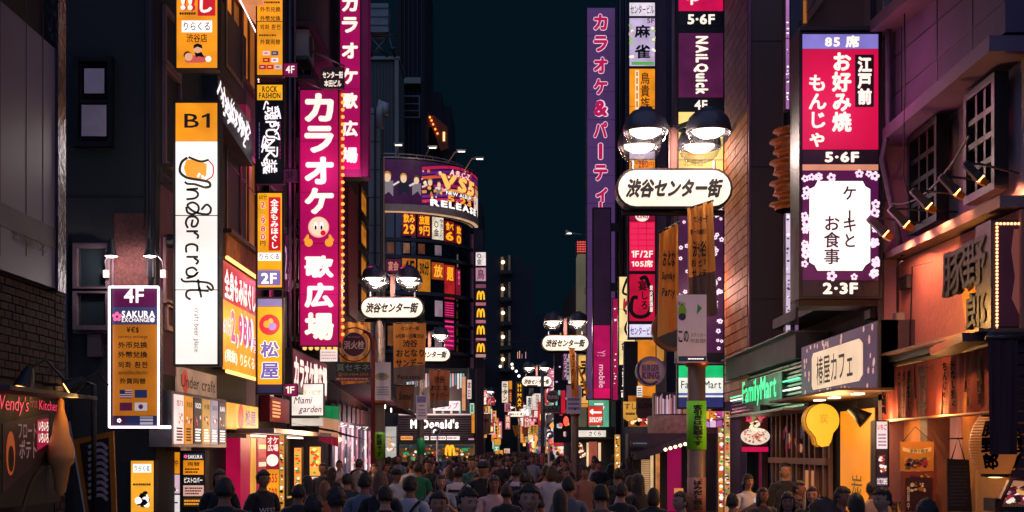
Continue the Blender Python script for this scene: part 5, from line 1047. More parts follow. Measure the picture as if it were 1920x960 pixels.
# lantern
t = T('paper_lantern', 'big ribbed paper lantern with heavy black brush characters', 'lantern', facing(12.2), (1824, 788, 1905, 882)); u, z = t.pt(1866, 835); q = t.L(u, z, 0)
pr = []
for k in range(41): ph = -1.15 + 2.3 * k / 40; pr.append((.235 * math.cos(ph) ** .55 + (.006 if k % 2 else 0), .27 * ph / 1.15))
m = B(); m.lathe(pr, q, 32); m.obj('paper_shade', em('c06a30', .42, True, .35, 2), t.root); m = B(); m.lathe([(.13, .27), (.135, .31), (.0, .31)], q, 24); m.lathe([(.0, -.30), (.13, -.30), (.13, -.27)], q, 24); m.obj('end_ring', BLK(), t.root)
m = B(); m.lathe([(0, -.301), (.07, -.305), (.03, -.31)], q, 14); m.obj('bulb', em('ffd080', 5, True, 0), t.root)
cyl = Cyl(t.o[0] + q[0], t.o[1] + q[1], .246)
for s_, ua in (('豚野郎', -.13), ('豚野郎', .21)):
    V, Fc = layout(s_, .05, True); x0 = min(v[0] for v in V); x1 = max(v[0] for v in V); y0 = min(v[1] for v in V); y1 = max(v[1] for v in V); P = []
    for x, y in V:
        uu = ua + ((x - x0) / (x1 - x0) - .5) * .17; zz = -.23 + (y - y0) / (y1 - y0) * .46; rr_ = .235 * math.cos(zz / .27 * 1.15) ** .55 + .014; aa = uu / .24 - PI / 2; P.append((q[0] + rr_ * math.cos(aa), q[1] + rr_ * math.sin(aa), q[2] + zz))
    m = B(); m.add(P, Fc); m.obj('lettering', pt('120c0c', .8, spec=.1), t.root)
t.done()
t = T('cloth_banner', 'plain dark brown hanging cloth hiding half the paper lantern', 'banner', facing(11.7), (1852, 636, 1910, 852)); cloth_grid(t, 'cloth', [(1852, 636), (1908, 636), (1908, 852), (1854, 852)], 12, 20, [(1, pt('3a1e26', .8))], .02); t.tube('rod', [(1848, 634, 0), (1925, 632, 0)], .02, BLK()); t.done()
t = T('food_display', 'lit glass case of plastic food models at the bottom right edge', 'display', facing(12), (1870, 898, 1935, 960)); t.box('case', (1866, 935, 1940, 960), -.3, 0, BLK()); t.poly('lit_shelf', [(1880, 935), (1896, 900), (1935, 905), (1935, 950), (1878, 950)], -.1, 0, em('c88a68', .7)); t.blobs((1880, 905, 1932, 948), [em(c, .9, False, 0) for c in ('fff0e0', 'a02038', '702040', 'e0a060', '301418')], 60, .002, 6, (.1, .25)); t.tube('case_frame', [(1868, 958, .02), (1896, 898, .02), (1935, 898, .02)], .02, pt('a06040', .3, .8)); t.done()
t = T('side_shutter', 'dark slatted shop side wall behind the lantern at the right edge', 'wall', facing(11.9), (1896, 636, 1960, 900))
for k in range(12): t.box('slat', (1910, 640 + k * 22, 1960, 658 + k * 22), -.2, -.15, pt('4a3440', .6))
t.done()
# --- black 3D characters on yellow board + bulb framed box
t = T('ramen_sign', 'big raised black characters on a yellow lit board over the ramen shop', 'sign', RWo(.36), (1762, 440, 1852, 668), w=-.36); 
t.poly('back_board', [(1764, 470), (1852, 415), (1852, 636), (1788, 664)], .1, .2, pt('c88a28', .6)); t.poly('bottom_cap', [(1786, 652), (1852, 624), (1852, 640), (1788, 666)], .2, .6, pt('5a2a28', .5))
for i, (ch, a_, b_, c_, d_) in enumerate((('豚', 1768, 478, 1812, 560), ('野', 1806, 458, 1850, 545), ('郎', 1812, 552, 1850, 622))):
    V, Fc = layout(ch, .02); x0 = min(v[0] for v in V); x1 = max(v[0] for v in V); y0 = min(v[1] for v in V); y1 = max(v[1] for v in V); u0_, z1_ = t.pt(a_, b_); u1_ = t.pt(c_, d_)[0]; z0_ = t.pt(a_, d_)[1]
    for w_ in [.3 + .006 * k for k in range(12)]:
        m = B(); m.add([t.L(u0_ + (u1_ - u0_) * (x - x0) / (x1 - x0), z0_ + (z1_ - z0_) * (y - y0) / (y1 - y0), w_ + i_ * 3e-5) for i_, (x, y) in enumerate(V)], Fc); t._put('raised_character', m, pt('1e2029', .6, .1), merge=True)
lamp_point(t.root, t.L(*t.pt(1806, 590), .95), 70, (1, .5, .12), .05); t.done()
t = T('bulb_framed_sign', 'maroon hexagonal light box edged with a chain of bulbs at the right edge', 'sign', facing(12.0), (1864, 415, 1960, 640)); t.box('cabinet', (1858, 412, 1960, 640), -.4, 0, pt('2a1a24', .5)); t.box('face_panel', (1872, 424, 1960, 612), .001, .012, em('3a1424', .5)); t.poly('print', [(1900, 430), (1960, 430), (1960, 600), (1910, 590), (1896, 560), (1902, 520), (1895, 470)], .013, .016, em('8a4a44', .6, False, .1), True)
m = B()
for k in range(30): u, z = t.pt(1868, 420 + k * 6.8); m.blob(t.L(u, z, .02), .014, 7, 4)
for k in range(14): u, z = t.pt(1868 + k * 6.8, 420); m.blob(t.L(u, z, .02), .014, 7, 4); u, z = t.pt(1868 + k * 6.8, 620); m.blob(t.L(u, z, .02), .014, 7, 4)
m.obj('bulb_row', em('ffb078', 3, False, 0), t.root)['kind'] = 'stuff'
t.box('inner_lip', (1858, 624, 1960, 636), 0, .08, BLK()); t.done()
# --- five floodlights on arms
for i, (x, y, bx_, by_, D) in enumerate(((1650, 428, 1800, 425, 14.6), (1689, 410, 1850, 400, 14.0), (1731, 376, 1905, 374, 13.4), (1784, 350, 1935, 350, 12.8), (1828, 325, 1935, 328, 12.3))):
    t = T('flood_lamp', ('outermost, leftmost black floodlight of the row on long arms', 'second floodlight from the left of the row on long arms', 'middle floodlight of the row on long arms', 'fourth floodlight from the left of the row on long arms', 'highest, rightmost floodlight of the row on long arms')[i], 'lamp', facing(D), (x - 22, y - 25, x + 22, y + 20), 'floodlights on long arms over the ramen shop')
    u, z = t.pt(x, y); q = Vector(t.L(u, z, 0)); d = Vector((.62, .1, -.55)).normalized(); s_ = D / FP
    m = B(); m.tube([q - d * 30 * s_, q - d * 26 * s_, q - d * 2 * s_, q + d * 12 * s_], [7 * s_, 9 * s_, 9.5 * s_, 13 * s_], 4); m.obj('housing', BLK(), t.root)
    m = B(); m.tube([q + d * 12.2 * s_, q + d * 15 * s_], [10 * s_, 9.5 * s_], 4); m.obj('lens', em('ffb860', 7, True, 0), t.root); m = B(); m.tube([q + d * 13 * s_ + Vector((0, 0, -.02)), q + d * 26 * s_ + Vector((.02, 0, -.01))], [9 * s_, 8 * s_], 4); m.obj('visor', pt('e08a2a', .3, .8), t.root)
    z2 = q + Vector((0, .0, 14 * s_)); e = Vector(t.L(*t.pt(bx_, by_), 0)); m = B(); m.tube([q - d * 16 * s_, z2 + Vector((-8 * s_, 0, 4 * s_)), z2 + Vector((6 * s_, 0, 4 * s_)), e + Vector((-.06, 0, 0)), e + Vector((0, .05, -.05))], .014, 6); m.obj('arm', BLK(), t.root)
    q2 = q + d * .16; wall = Vector((4.85 - t.o[0], (.6), -1.2)); dirv = Vector((.5, .1, -.8)); lamp_point(t.root, tuple(q + d * 30 * s_), 85, (1, .33, .15), .04, math.radians(130), dirv.to_track_quat('-Z', 'Y').to_euler()); t.done()
# ================================================================ air conditioners, cables, far windows
def aircon(label, pl, px, py, w0, s_=.8):
    u, z = pl.uz(px, py); t = T('air_conditioner', label, 'air conditioner', pl, (px, py, px, py), 'air conditioner units on the upper walls'); m = B(); t.boxr(m, (u - s_ / 2, z - .3, u + s_ / 2, z + .3), w0, w0 + .32); m.obj('casing', pt('a8a49c', .5, 0, .4, 2), t.root)
    m = B(); c = t.L(u - s_ * .12, z, w0 + .325); n = Vector(pl.P(0, 0, 1)) - Vector(pl.P(0, 0, 0)); m.tube([c, tuple(Vector(c) + n * .01)], .24, 18); m.obj('fan_grille', pt('2c2c30', .5), t.root); m = B(); t.boxr(m, (u - s_ / 2, z - .38, u + s_ / 2, z - .31), w0 - .02, w0 + .3); m.obj('bracket', STEEL, t.root)
for lab, pl, px, py in (('air conditioner unit high on the dark left karaoke building', LW, 556, 90), ('air conditioner unit on the karaoke building above the 3F plate', LW, 553, 290), ('air conditioner unit between the 3F plate and the 2F sign', LW, 556, 392),
    ('air conditioner unit beside the stacked nail salon sign, upper', RW, 1249, 110), ('air conditioner unit beside the stacked nail salon sign, lower', RW, 1249, 400)): aircon(lab, pl, px, py, .02 if pl is not RW else -.28)
def cable(label, a, b, sag, r=.012):
    A, Bv = Vector(a), Vector(b); e = empty('overhead_cable', tuple((A + Bv) / 2), label, 'cable', 'cables strung over the street'); m = B(); m.tube([tuple(A.lerp(Bv, k / 12) - (A + Bv) / 2 - Vector((0, 0, sag * 4 * (k / 12) * (1 - k / 12)))) for k in range(13)], r, 5); m.obj('wire', BLK(), e)
cable('black cable crossing above the pub windows to the corner', (-4.95, 20.5, 8.2), (-4.95, 33, 9.6), .35); cable('black cable strung along the left upper fronts', (-4.9, 22, 6.9), (-4.9, 37, 7.6), .4)
cable('cable crossing the street behind the third street lamp', (-4.5, 58, 7.4), (3.6, 55, 7.0), .5, .02); cable('cable crossing the far street above the crowd', (-3.2, 84, 6.2), (2.7, 82, 6.0), .4, .025); cable('cable looping under the ledge of the ramen building', (4.5, 15.4, 4.9), (4.5, 12.6, 5.0), .25)
rr = random.Random(31)
for nm, xs, y0, y1, D in (('far_left', (-3.3, -2.6), 640, 835, 79), ('far_right', (2.1, 3.3), 640, 830, 64)):
    t = T('tenant_windows', {'far_left': 'column of tiny lit windows and signs on the far left tower', 'far_right': 'scatter of tiny lit windows and signs on the far right terrace'}[nm], 'window', facing(D), (CX + xs[0] / D * FP, y0, CX + xs[1] / D * FP, y1))
    t.box('wall', None, -.4, -.02, pt('221c26', .8)); t.frac = True
    for k in range(34):
        x, y = rr.random() * .86, rr.random() * .95; w_, h_ = rr.uniform(.06, .16), rr.uniform(.012, .05); t.box('lit_window', (x, y, min(x + w_, 1), min(y + h_, 1)), .001 + k * .0015, .02 + k * .0015, em(rr.choice(('ffb868', 'f08a48', 'e06a80', 'fff0d8', 'c8a0d0', 'd04838', 'ffd890', '70b0a8')), rr.choice((.6, 1, 1.4)), False, 0))
    t.done()
for i in range(30):
    D = 84 + i * 3.1; sd = -1 if i % 2 else 1; x = sd * (2.3 - (D - 84) * .012) + rr.uniform(-.3, .3); z = rr.uniform(2.4, 5.5); c, nm = (('ffb060', 'amber'), ('ff6a50', 'red'), ('fff0d8', 'white'), ('ff80a0', 'pink'), ('ffd070', 'gold'))[i % 5]
    e = empty('far_light', (x, D, z), '%s glowing light over the %s far shops, %s' % (nm, ('right', 'left')[i % 2], ('first nearest', 'second nearest', 'middle of its row', 'near the street end', 'at the street end', 'beyond the others')[i // 5]), 'lamp', 'small lights over the far shops'); m = B(); q = rr.uniform(.08, .18); m.box(-q, -.1, -q * rr.uniform(.6, 2), q, .1, q); m.obj('lit_box', em(c, 1.6, False, 0), e); m = B(); m.tube([(0, 0, q), (0, .1, q + .5)], .02, 5); m.obj('hanger', BLK(), e)
# ================================================================ round corner building with the billboard and the burger restaurant
CY = Cyl(-7.0, 75.2, 4.7)
t = T('corner_building', 'round corner building with curved pop billboard on its top and dark ribbon windows', 'building', CY, (722, 296, 880, 960)); r = t.r; u0, u1 = -.3, PI / 2 * 4.7
t.r = (u0, 0, u1, r[3])
def zc(y): return HC + (VY - y) * 70.5 / FP
m = B(); _boxr(t, m, (u0, 0, u1, zc(300)), -1.5, -.05); m.obj('wall', pt('2a2630', .6, .2), t.root)
def band(part, y0, y1, w0, w1, mat, a=u0, b=u1):
    m = B(); _boxr(t, m, (a, zc(y1), b, zc(y0)), w0, w1); return m.obj(part, mat, t.root)
band('cornice', 384, 397, -.05, .35, pt('c8a890', .6, 0, .3)); band('cornice_light', 397.5, 399, .1, .3, em('e8b890', .8))
band('sill_band', 446, 452, -.05, .12, pt('3a3842', .5)); band('sill_band', 478, 484, -.05, .12, pt('3a3842', .5)); band('sill_band', 545, 552, -.05, .12, pt('3a3842', .5)); band('sill_band', 600, 606, -.05, .12, pt('3a3842', .5)); band('sill_band', 655, 661, -.05, .12, pt('3a3842', .5))
for y0, y1 in ((400, 445), (453, 477), (485, 544), (553, 599), (607, 654)):
    for k in range(9):
        a = u0 + (u1 - u0) * k / 9; c = ('10181e', '141c26', '1c1a24')[k % 3]; band('pane', y0, y1, -.04, .02, glass(c), a + .04, a + (u1 - u0) / 9 - .04)
def cpanel(x0, y0, x1, y1, c, s_=.9, w=.06, part='poster_panel', **k):
    a = CY.hit(x0)[0]; b = CY.hit(x1)[0]; m = B(); _boxr(t, m, (a, zc(y1), b, zc(y0)), .021, w); return m.obj(part, em(c, s_, **k), t.root)
def ctext(s_, x0, y0, x1, y1, mt, w=.09, wt=.04, **k):
    o = t.pl; q = t.frac; t.frac = False; a = CY.hit(x0)[0]; b = CY.hit(x1)[0]; t_R = t.R; t.R = lambda _: (a, zc(y1), b, zc(y0)); t.text(s_, (0, 0, 0, 0), mt, w, wt, **k); t.R = t_R
YL = em('ffa818', 1.15, False, 0); RD2 = em('c83018', .9, False, 0)
for i, (x0, x1, y0, y1, a, b) in enumerate(((754, 779, 398, 441, '飲み', '29'), (783, 806, 400, 442, '放題', '9円'), (832, 850, 406, 446, '食べ', '6'), (852, 864, 410, 449, '飲', '0'))):
    cpanel(x0, y0, x1, y1, '7a1420', .7); h = y1 - y0; ctext(a, x0 + 2, y0 + 2, x1 - 2, y0 + h * .45, YL); ctext(b, x0 + 2, y0 + h * .5, x1 - 2, y1 - 3, YL)
cpanel(810, 402, 830, 444, 'f0e0c8', 1.0); ctext('○金', 812, 410, 821, 438, INK, vert=True, wt=.02); ctext('やきとり', 823, 404, 829, 442, INK, vert=True, wt=.02)
for x0, x1, y0, y1, c, s_, tc in ((754, 779, 484, 518, 'c86a18', '4F', INK), (783, 806, 484, 545, 'c87818', '30分', INK), (809, 831, 488, 520, 'b04a1c', '放', em('ffb030', 1, False, 0)), (833, 851, 490, 555, 'b82028', '題', YL), (854, 862, 495, 550, '8a1830', '円', PINK), (725, 750, 486, 512, '5a1030', '宴会', em('d08070', .8, False, 0))):
    cpanel(x0, y0, x1, y1, c, .8); ctext(s_, x0 + 3, y0 + 4, x1 - 3, y0 + min(30, (y1 - y0) - 4), tc)
cpanel(833, 560, 850, 590, '8a1440', .7); cpanel(833, 595, 850, 652, '9a1458', .75)
for j in range(2):
    for i in range(6):
        for k in range(6): cpanel(834 + i * 2.6, (562, 597)[j] + k * (4.6, 9)[j], 835.6 + i * 2.6, (563.4, 600)[j] + k * (4.6, 9)[j], 'ff3a80', 1.2, .066, 'lamp_dot', samp=False, var=0)
for x, c in ((727, 'a8602c'), (756, 'd09060'), (784, '8a5030'), (815, 'c0a0b0')):
    cpanel(x, 611, x + 13, 648, c, .35, .04, 'lit_room', var=.7); cpanel(x, 455, x + 12, 474, c, .3, .04, 'lit_room', var=.7)
for x, c in ((727, 'c87838'), (756, 'd09060'), (815, 'c0a0b0'), (760, '4a6a7a')): cpanel(x, 560, x + 14, 590, c, .5, .04, 'lit_room')
# billboard
bb = T('billboard', 'curved pop music billboard reading NEW ALBUM 5.23 RELEASE', 'billboard', CY, (722, 298, 876, 386)); bb.r = (u0, zc(386), u1 - .1, zc(298)); bb.frac = True
m = B(); _boxr(bb, m, bb.r, -.04, .25); m.obj('backing', pt('1a1218', .5), bb.root)
m = B(); _boxr(bb, m, (bb.r[0] + .08, bb.r[1] + .08, bb.r[2] - .08, bb.r[3] - .08), .25, .27); m.obj('face_panel', em('3a1038', .8), bb.root)
FE = lambda c, s_=1: em(c, s_, False, 0)
rr = random.Random(5)
for k in range(9):
    y = .04 + k * .1; bb.stroke([(.3, y + .15), (.6, y + .02), (.97, y + .05)], .16, .275 + k * .001, FE(('c02050', '602080', 'e05a30', '3a1450', 'b01860', 'f0a050', '7a2a8a', 'd83060', '401060')[k], .8), 'print')
bb.poly('print', [(.02, .72), (.3, .70), (.42, .97), (.02, .97)], .284, .286, FE('5a0a50', .8), True)
for i, (fx, hc) in enumerate(((.06, 'c07a40'), (.17, 'd09030'), (.26, '6a3a20'), (.36, 'c08a50'), (.43, '8a5030'))):
    s_ = .8 - i * .08; b0 = .82 - i * .02
    bb.poly('print', [(fx - .045 * s_, b0), (fx - .05 * s_, b0 - .42 * s_), (fx + .05 * s_, b0 - .42 * s_), (fx + .05 * s_, b0), (fx + .01, b0 - .1)], .29, .293, FE('181c28' if i % 2 else '9a8c90', .6), True)
    bb.disc('print', fx, b0 - .5 * s_, .22 * s_, .294, .297, FE('f0c8a0', .95), 14, .3 * s_, True); bb.disc('print', fx, b0 - .56 * s_, .25 * s_, .292, .293, FE(hc, .8), 14, .3 * s_, True); bb.stroke([(fx + .04, b0 - .3 * s_), (fx + .08, b0 - .4 * s_)], .1, .296, FE('f0e0d8', .8), 'print')
for i in range(4):
    fx = .87 + i * .035; bb.poly('print', [(fx - .02, .9), (fx - .022, .5), (fx + .022, .5), (fx + .02, .9)], .29, .293, FE('e8d0c0', .9), True); bb.disc('print', fx, .42, .12, .294, .297, FE('d8a070', .9), 12, .2, True)
for k in range(60): bb.disc('print', rr.uniform(.3, .97), rr.uniform(.05, .95), rr.uniform(.03, .12), .287, .289 + k * 1e-4, FE(rr.choice(('ffb040', 'ffd890', 'e07030', 'ff90b0', 'fff0d0', '8a2080')), .95), 7, merge=True)
bb.text('A.B.C-Z', (.52, .12, .76, .25), FE('ffd8d0'), .31, .04, shear=.2, out=FE('c02040', .9)); bb.text('VS5', (.44, .24, .84, .57), FE('ffc060', 1.1), .31, .06, shear=.1, out=FE('a02030', .8))
bb.text('NEW ALBUM', (.49, .6, .78, .68), WH, .31, .03, out=INK); bb.text('5.23', (.5, .69, .78, .82), FE('ffa030', 1.1), .31, .04, out=INK); bb.text('RELEASE', (.36, .82, .88, .97), WH, .315, .05, out=INK)
bb.frame('frame', None, .06, -.04, .3, pt('b09a98', .4, .5)); bb.done()
m = B()
for k in range(8): a = u0 + (u1 - u0) * k / 7; m.tube([CY.P(a, zc(298), -.4), CY.P(a, zc(284), -.4)], .03, 6)
rail = [CY.P(u0 + (u1 - u0) * k / 16, zc(285), -.4) for k in range(17)]; m.tube(rail, .04, 6); rail = [CY.P(u0 + (u1 - u0) * k / 16, zc(291), -.4) for k in range(17)]; m.tube(rail, .03, 6)
m.v = [(a - t.o[0], b - t.o[1], c - t.o[2]) for a, b, c in m.v]; m.obj('roof_railing', pt('b8a090', .4, .5), t.root); t.done()
for i, (bx_, x, y) in enumerate(((746, 748, 270), (796, 812, 275), (838, 866, 282), (868, 900, 296))):
    a = CY.hit(min(bx_, 872))[0]; p0 = Vector(CY.P(a, zc(292), -.2)); tp = Vector(((x - CX) / FP * 69, 69, HC + (VY - y) * 69 / FP))
    l = empty('billboard_lamp', tuple(p0), ('leftmost arm lamp leaning over the curved billboard', 'second arm lamp from the left over the curved billboard', 'third arm lamp from the left over the curved billboard', 'rightmost arm lamp over the curved billboard')[i], 'lamp', 'arm lamps over the billboard')
    m = B(); m.tube([(0, 0, 0), (0, 0, tp.z - p0.z - .25), tuple((tp - p0) * .6 + Vector((0, 0, .15))), tuple(tp - p0)], .035, 6); m.obj('arm', pt('c8b8a8', .4, .5), l); m = B(); q = tp - p0; m.box(q.x - .28, q.y - .12, q.z - .06, q.x + .22, q.y + .12, q.z + .03); m.obj('head', pt('a8a098', .4, .5), l); m = B(); m.box(q.x - .2, q.y - .1, q.z - .075, q.x + .16, q.y + .1, q.z - .061); m.obj('lens', em('ffe8c8', 3, False, 0), l)
lamp_point(bb.root, (0 + .5, -3.2, 3.6), 60, (1, .8, .7), .5)
# lit edge pillar left, magenta pillar right
t = T('pillar', 'pale up-lit pillar at the left edge of the round corner building', 'pillar', facing(70), (714, 298, 721, 700)); t.box('shaft', None, -.5, .2, pt('b89a80', .6)); t.done()
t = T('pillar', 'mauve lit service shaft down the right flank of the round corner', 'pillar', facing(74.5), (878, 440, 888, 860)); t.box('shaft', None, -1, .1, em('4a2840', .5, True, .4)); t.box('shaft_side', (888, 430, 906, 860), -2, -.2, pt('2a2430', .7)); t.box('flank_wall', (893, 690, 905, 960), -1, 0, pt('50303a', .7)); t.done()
t = sign('tenant_sign', 'slim vertical tenant sign with golden arches panels on the round corner', 'sign', (891, 472, 911, 671), 73, [((892, 473, 911, 498), em('f0e0d8', 1)), ((892, 502, 911, 527), em('c890a0', .85)), ((892, 533, 911, 540), em('8a4a60', .7)), ((892, 542, 911, 566), pt('120c0c', .4)), ((892, 567, 911, 573), em('c87080', .8)), ((892, 576, 911, 598), pt('120c0c', .4)), ((892, 600, 911, 606), em('c87080', .8)), ((892, 608, 911, 632), pt('120c0c', .4)), ((892, 634, 911, 640), em('c87080', .8)), ((892, 642, 911, 663), pt('120c0c', .4)), ((892, 664, 911, 670), em('d89888', .8))], depth=1, bezel=.05)
t.text('○金', (894, 476, 903, 496), INK, .05, .02, vert=True); t.text('鳥', (895, 505, 908, 524), em('602040', .7, False, 0), .05, .02)
GA = em('ffb020', 1.3, False, 0)
def arches(t, x0, y0, x1, y1, w, th):
    W_ = x1 - x0; mid = (x0 + x1) / 2
    for a in (x0, mid): t.stroke([(a + W_ * .02, y1), (a + W_ * .08, y0 + (y1 - y0) * .3), (a + W_ * .25, y0), (a + W_ * .42, y0 + (y1 - y0) * .3), (a + W_ * .48, y1)], th, w, GA)
for y in (547, 580, 612, 645): arches(t, 895, y, 908, y + 15, .05, .09)
t.done()
# burger restaurant front
MF = facing(66)
t = T('burger_shopfront', 'burger restaurant front with dark slatted fascia, white lettering and bright interior', 'shopfront', MF, (744, 698, 890, 862))
t.box('backing', (700, 690, 892, 868), -1.2, -.2, pt('15161c', .6))
for k in range(11): t.box('fascia_slat', (746, 779 + k * 4.4, 888, 781.6 + k * 4.4), -.2, .05 + .03 * (k % 2), pt('5a4a58', .5, .3))
t.text("McDonald's", (770, 786, 860, 804), em('fff6ee', 1.5, False, 0), .16, .05); t.box('ledge_light', (748, 776, 890, 778.5), -.1, .2, em('e8c8c8', .9)); t.box('canopy', (744, 827, 890, 831), -.2, .5, pt('20343e', .5))
t.box('interior', (748, 832, 890, 866), -.9, -.19, em('6a4a2c', .7, True, .6, .8)); t.box('blue_band', (748, 836, 888, 840), -.1, .1, em('1c4a5a', .6))
for i, (x0, x1, c) in enumerate(((752, 774, 'f0a050'), (796, 804, 'fff0e8'), (808, 836, 'f8e8e0'), (838, 862, 'fff0f0'))): t.box('menu_light', (x0, 818, x1, 825), .1, .2, em(c, 1.1)); t.dashes((x0 + 1, 819, x1 - 1, 824), 1, em('8a5048', .8, False, 0), .21, i)
t.blobs((750, 832, 888, 866), [FE(c, 1.0) for c in ('ffb040', 'fff0d8', 'c03020', '20a060', '402018', 'e08030', '182430')], 120, -.17, 3, (.04, .13)); arches(t, 836, 836, 852, 854, .2, .12); lamp_point(t.root, (0, -1.8, 3.2), 220, (1, .7, .45), .6)
# first floor window with striped display
t.box('upper_room', (746, 705, 876, 776), -.25, -.19, em('3a2a34', .6, True, .5, 1))
for k in range(16): t.box('curtain_stripe', (748 + k * 8, 752, 752 + k * 8, 775), -.18, -.1, em(('f0d8c8', '20242a', '7ac0b0', '302028')[k % 4], .8, False, .2))
for k in range(22): t.box('book_spine', (762 + k * 5, 700, 765.5 + k * 5, 722 + (k * 7) % 9), -.18, -.1, em(('c0d8e0', '70b0b0', 'e0a8b0', '5a7a90', 'f0e0d0')[k % 5], .75, False, .2))
t.box('shop_sign', (812, 752, 862, 770), -.1, .1, em('f8d8e0', 1.0)); t.text('ショップ', (815, 755, 859, 767), em('b04a6a', .8, False, 0), .13, .02); t.box('window_bar', (877, 690, 880, 776), -.2, .2, STEEL); t.done()
t = sign('side_sign', 'orange vertical panel beside the burger fascia', 'sign', (884, 760, 890, 812), 65, em('e08a20', .9), bezel=.03)
t.done()
t = T('notice_board', 'pale lit menu case with blue grid at the left of the burger restaurant', 'sign', facing(60), (722, 798, 744, 860)); t.box('cabinet', None, -.3, 0, BLK()); t.box('face_panel', (723, 800, 743, 858), .001, .02, em('c8c4b8', .8)); t.blobs((724, 818, 742, 848), [FE('d04030'), FE('f0a040'), FE('fff0e0')], 14, .03, 1, (.15, .3))
for k in (1, 2): t.box('grid_bar', (723, 800 + k * 19, 743, 801 + k * 19), .02, .05, BLK())
t.done()
# ================================================================ bright clutter further down the street
rr = random.Random(21)
def small(label, x0, y0, x1, y1, D, c, txt=None, tc=None, s_=.95, vert=None, seed=0, w=.016):
    t = sign('shop_sign', label, 'sign', (x0, y0, x1, y1), D, em(c, s_), bezel=.02, depth=.3)
    if txt: vert = (y1 - y0) > (x1 - x0) * 1.4 if vert is None else vert; a, b = (x1 - x0) * .15, (y1 - y0) * .08; t.text(txt, (x0 + a, y0 + b, x1 - a, y1 - b), tc or INK, .03, .03, vert=vert)
    t.done(); return t
C_ = lambda c, s_=1: em(c, s_, False, 0)
small('tall cream beef tongue restaurant sign far down the street', 941, 715, 953, 755, 88, 'f8e0c8', '牛タン')
small('amber square sign beside the cream beef tongue sign', 954, 714, 960, 730, 89, 'f09028')
small('brown lower sign beneath the amber square', 954, 731, 960, 756, 89, '5a2018', '炭', C_('e08040'), .7)
small('tall black and gold tower sign left of the street lamps', 967, 716, 981, 766, 92, '3a2408', 'HUMAX', C_('ffb020', 1.2), .8, True)
small('pink lettered sign under the beef tongue sign', 946, 756, 958, 772, 90, 'd88090', '酒場')
small('salmon poster sign low at the left row', 947, 778, 957, 805, 90, 'b85a50', '焼肉', C_('ffd8c0'))
small('crimson sign with white word above the low lamp', 912, 746, 928, 760, 82, 'a02038', 'バー', C_('ffb0a0'))
small('yellow square lamp sign above the crowd left of centre', 927, 823, 939, 834, 80, 'f0a030')
small('small yellow box sign above the crowd, lower left', 928, 845, 935, 853, 80, 'e89028'); small('small yellow box sign above the crowd, lower right', 936, 844, 943, 853, 80, 'f09a30')
small('white lit noodle sign just above the crowd', 945, 841, 956, 850, 84, 'f0c8b0', 'めん', C_('b03030'))
small('greenish white shop sign beside the burger building', 881, 756, 889, 776, 63, 'c8e8d0', '薬', C_('208050'))
small('peach lit column sign on the corner of the side street', 866, 706, 873, 770, 62.5, 'e89868')
small('white lit column sign next to the peach one', 876, 712, 884, 748, 62.8, 'f0d8d0', '本日', C_('803040'))
small('teal shop light near the ground at the round corner', 865, 840, 878, 846, 60, '38a060')
small('pink bar light below the slatted fascia', 878, 822, 889, 825, 60, 'e0a0b8')
small('violet vertical club sign behind the third lamp', 1056, 655, 1064, 712, 62, '6a2058', 'クラブ', C_('e8a0d0'), .8)
small('black and white diagonal striped sign at the side street', 1062, 672, 1068, 712, 61, 'c8c0c0', '串', INK, .8)
small('slim red sign left of the white placard', 1052, 732, 1060, 775, 58, 'd01030', None)
small('white vertical sign with black strokes far right row', 1049, 690, 1054, 706, 75, 'e8e0d8', '鮨')
small('cream board with black grid high on the far tower', 1090, 650, 1100, 672, 60, '8a8a70', '館', INK, .6)
small('red arrow rental sign with white arrow', 1103, 762, 1130, 797, 47, 'e03a28'); 
t = T('arrow_print', 'white arrow and lettering on the red arrow sign', 'sign', facing(46.9), (1103, 762, 1130, 797)); t.stroke([(1106, 772), (1112, 768)], .05, .02, WH, smooth=False); t.poly('lettering', [(1106, 773), (1112, 768), (1112, 771.5), (1128, 771.5), (1128, 775), (1112, 775), (1112, 778)], .0, .02, WH, True); t.text('50%OFF', (1105, 782, 1129, 792), WH, .02, .03, shear=.1); t.done()
t = T('shopfront', 'pale lettered fascia over a salmon lit stairway entrance', 'shopfront', facing(48), (1082, 806, 1150, 905)); t.box('back_wall', (1078, 800, 1155, 960), -1.0, -.4, pt('1c1a22', .6)); t.box('fascia', (1082, 807, 1136, 819), -.2, 0, em('f4e8d8', 1)); t.text('さくら', (1104, 809, 1127, 817), INK, .02, .02)
t.box('canopy', (1078, 820, 1150, 823), -.4, .5, pt('4a4a52', .4, .5)); t.box('stair_wall', (1105, 828, 1121, 872), -.39, -.3, em('b05a48', .7)); t.box('door_light', (1101, 830, 1104, 902), -.38, -.1, em('f0d0a0', 1.2)); t.box('door_light', (1123, 830, 1127, 902), -.38, -.1, em('f0c8a0', 1.2))
for k in range(9): t.box('stair_tread', (1105, 872 + k * 4, 1121, 874 + k * 4), -.39, -.2 + k * .05, pt('3a3a3e', .6))
t.blobs((1082, 828, 1100, 860), [FE('f0b060'), FE('a02030'), FE('ffe8c0'), INK], 26, -.38, 4, (.1, .25)); t.done()
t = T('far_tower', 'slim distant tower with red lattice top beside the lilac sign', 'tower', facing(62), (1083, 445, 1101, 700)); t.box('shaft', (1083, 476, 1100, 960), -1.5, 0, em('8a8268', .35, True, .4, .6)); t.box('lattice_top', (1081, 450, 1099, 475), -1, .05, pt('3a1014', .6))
for k in range(6):
    for j in range(5): t.box('lamp_dot', (1082 + k * 2.8, 453 + j * 4.4, 1083.8 + k * 2.8, 455.5 + j * 4.4), .05, .1, em('f05a50', 1.1, False, 0), merge=True)
t.text('ビル', (1094, 540, 1099, 552), INK, .05, .02, vert=True); t.done()
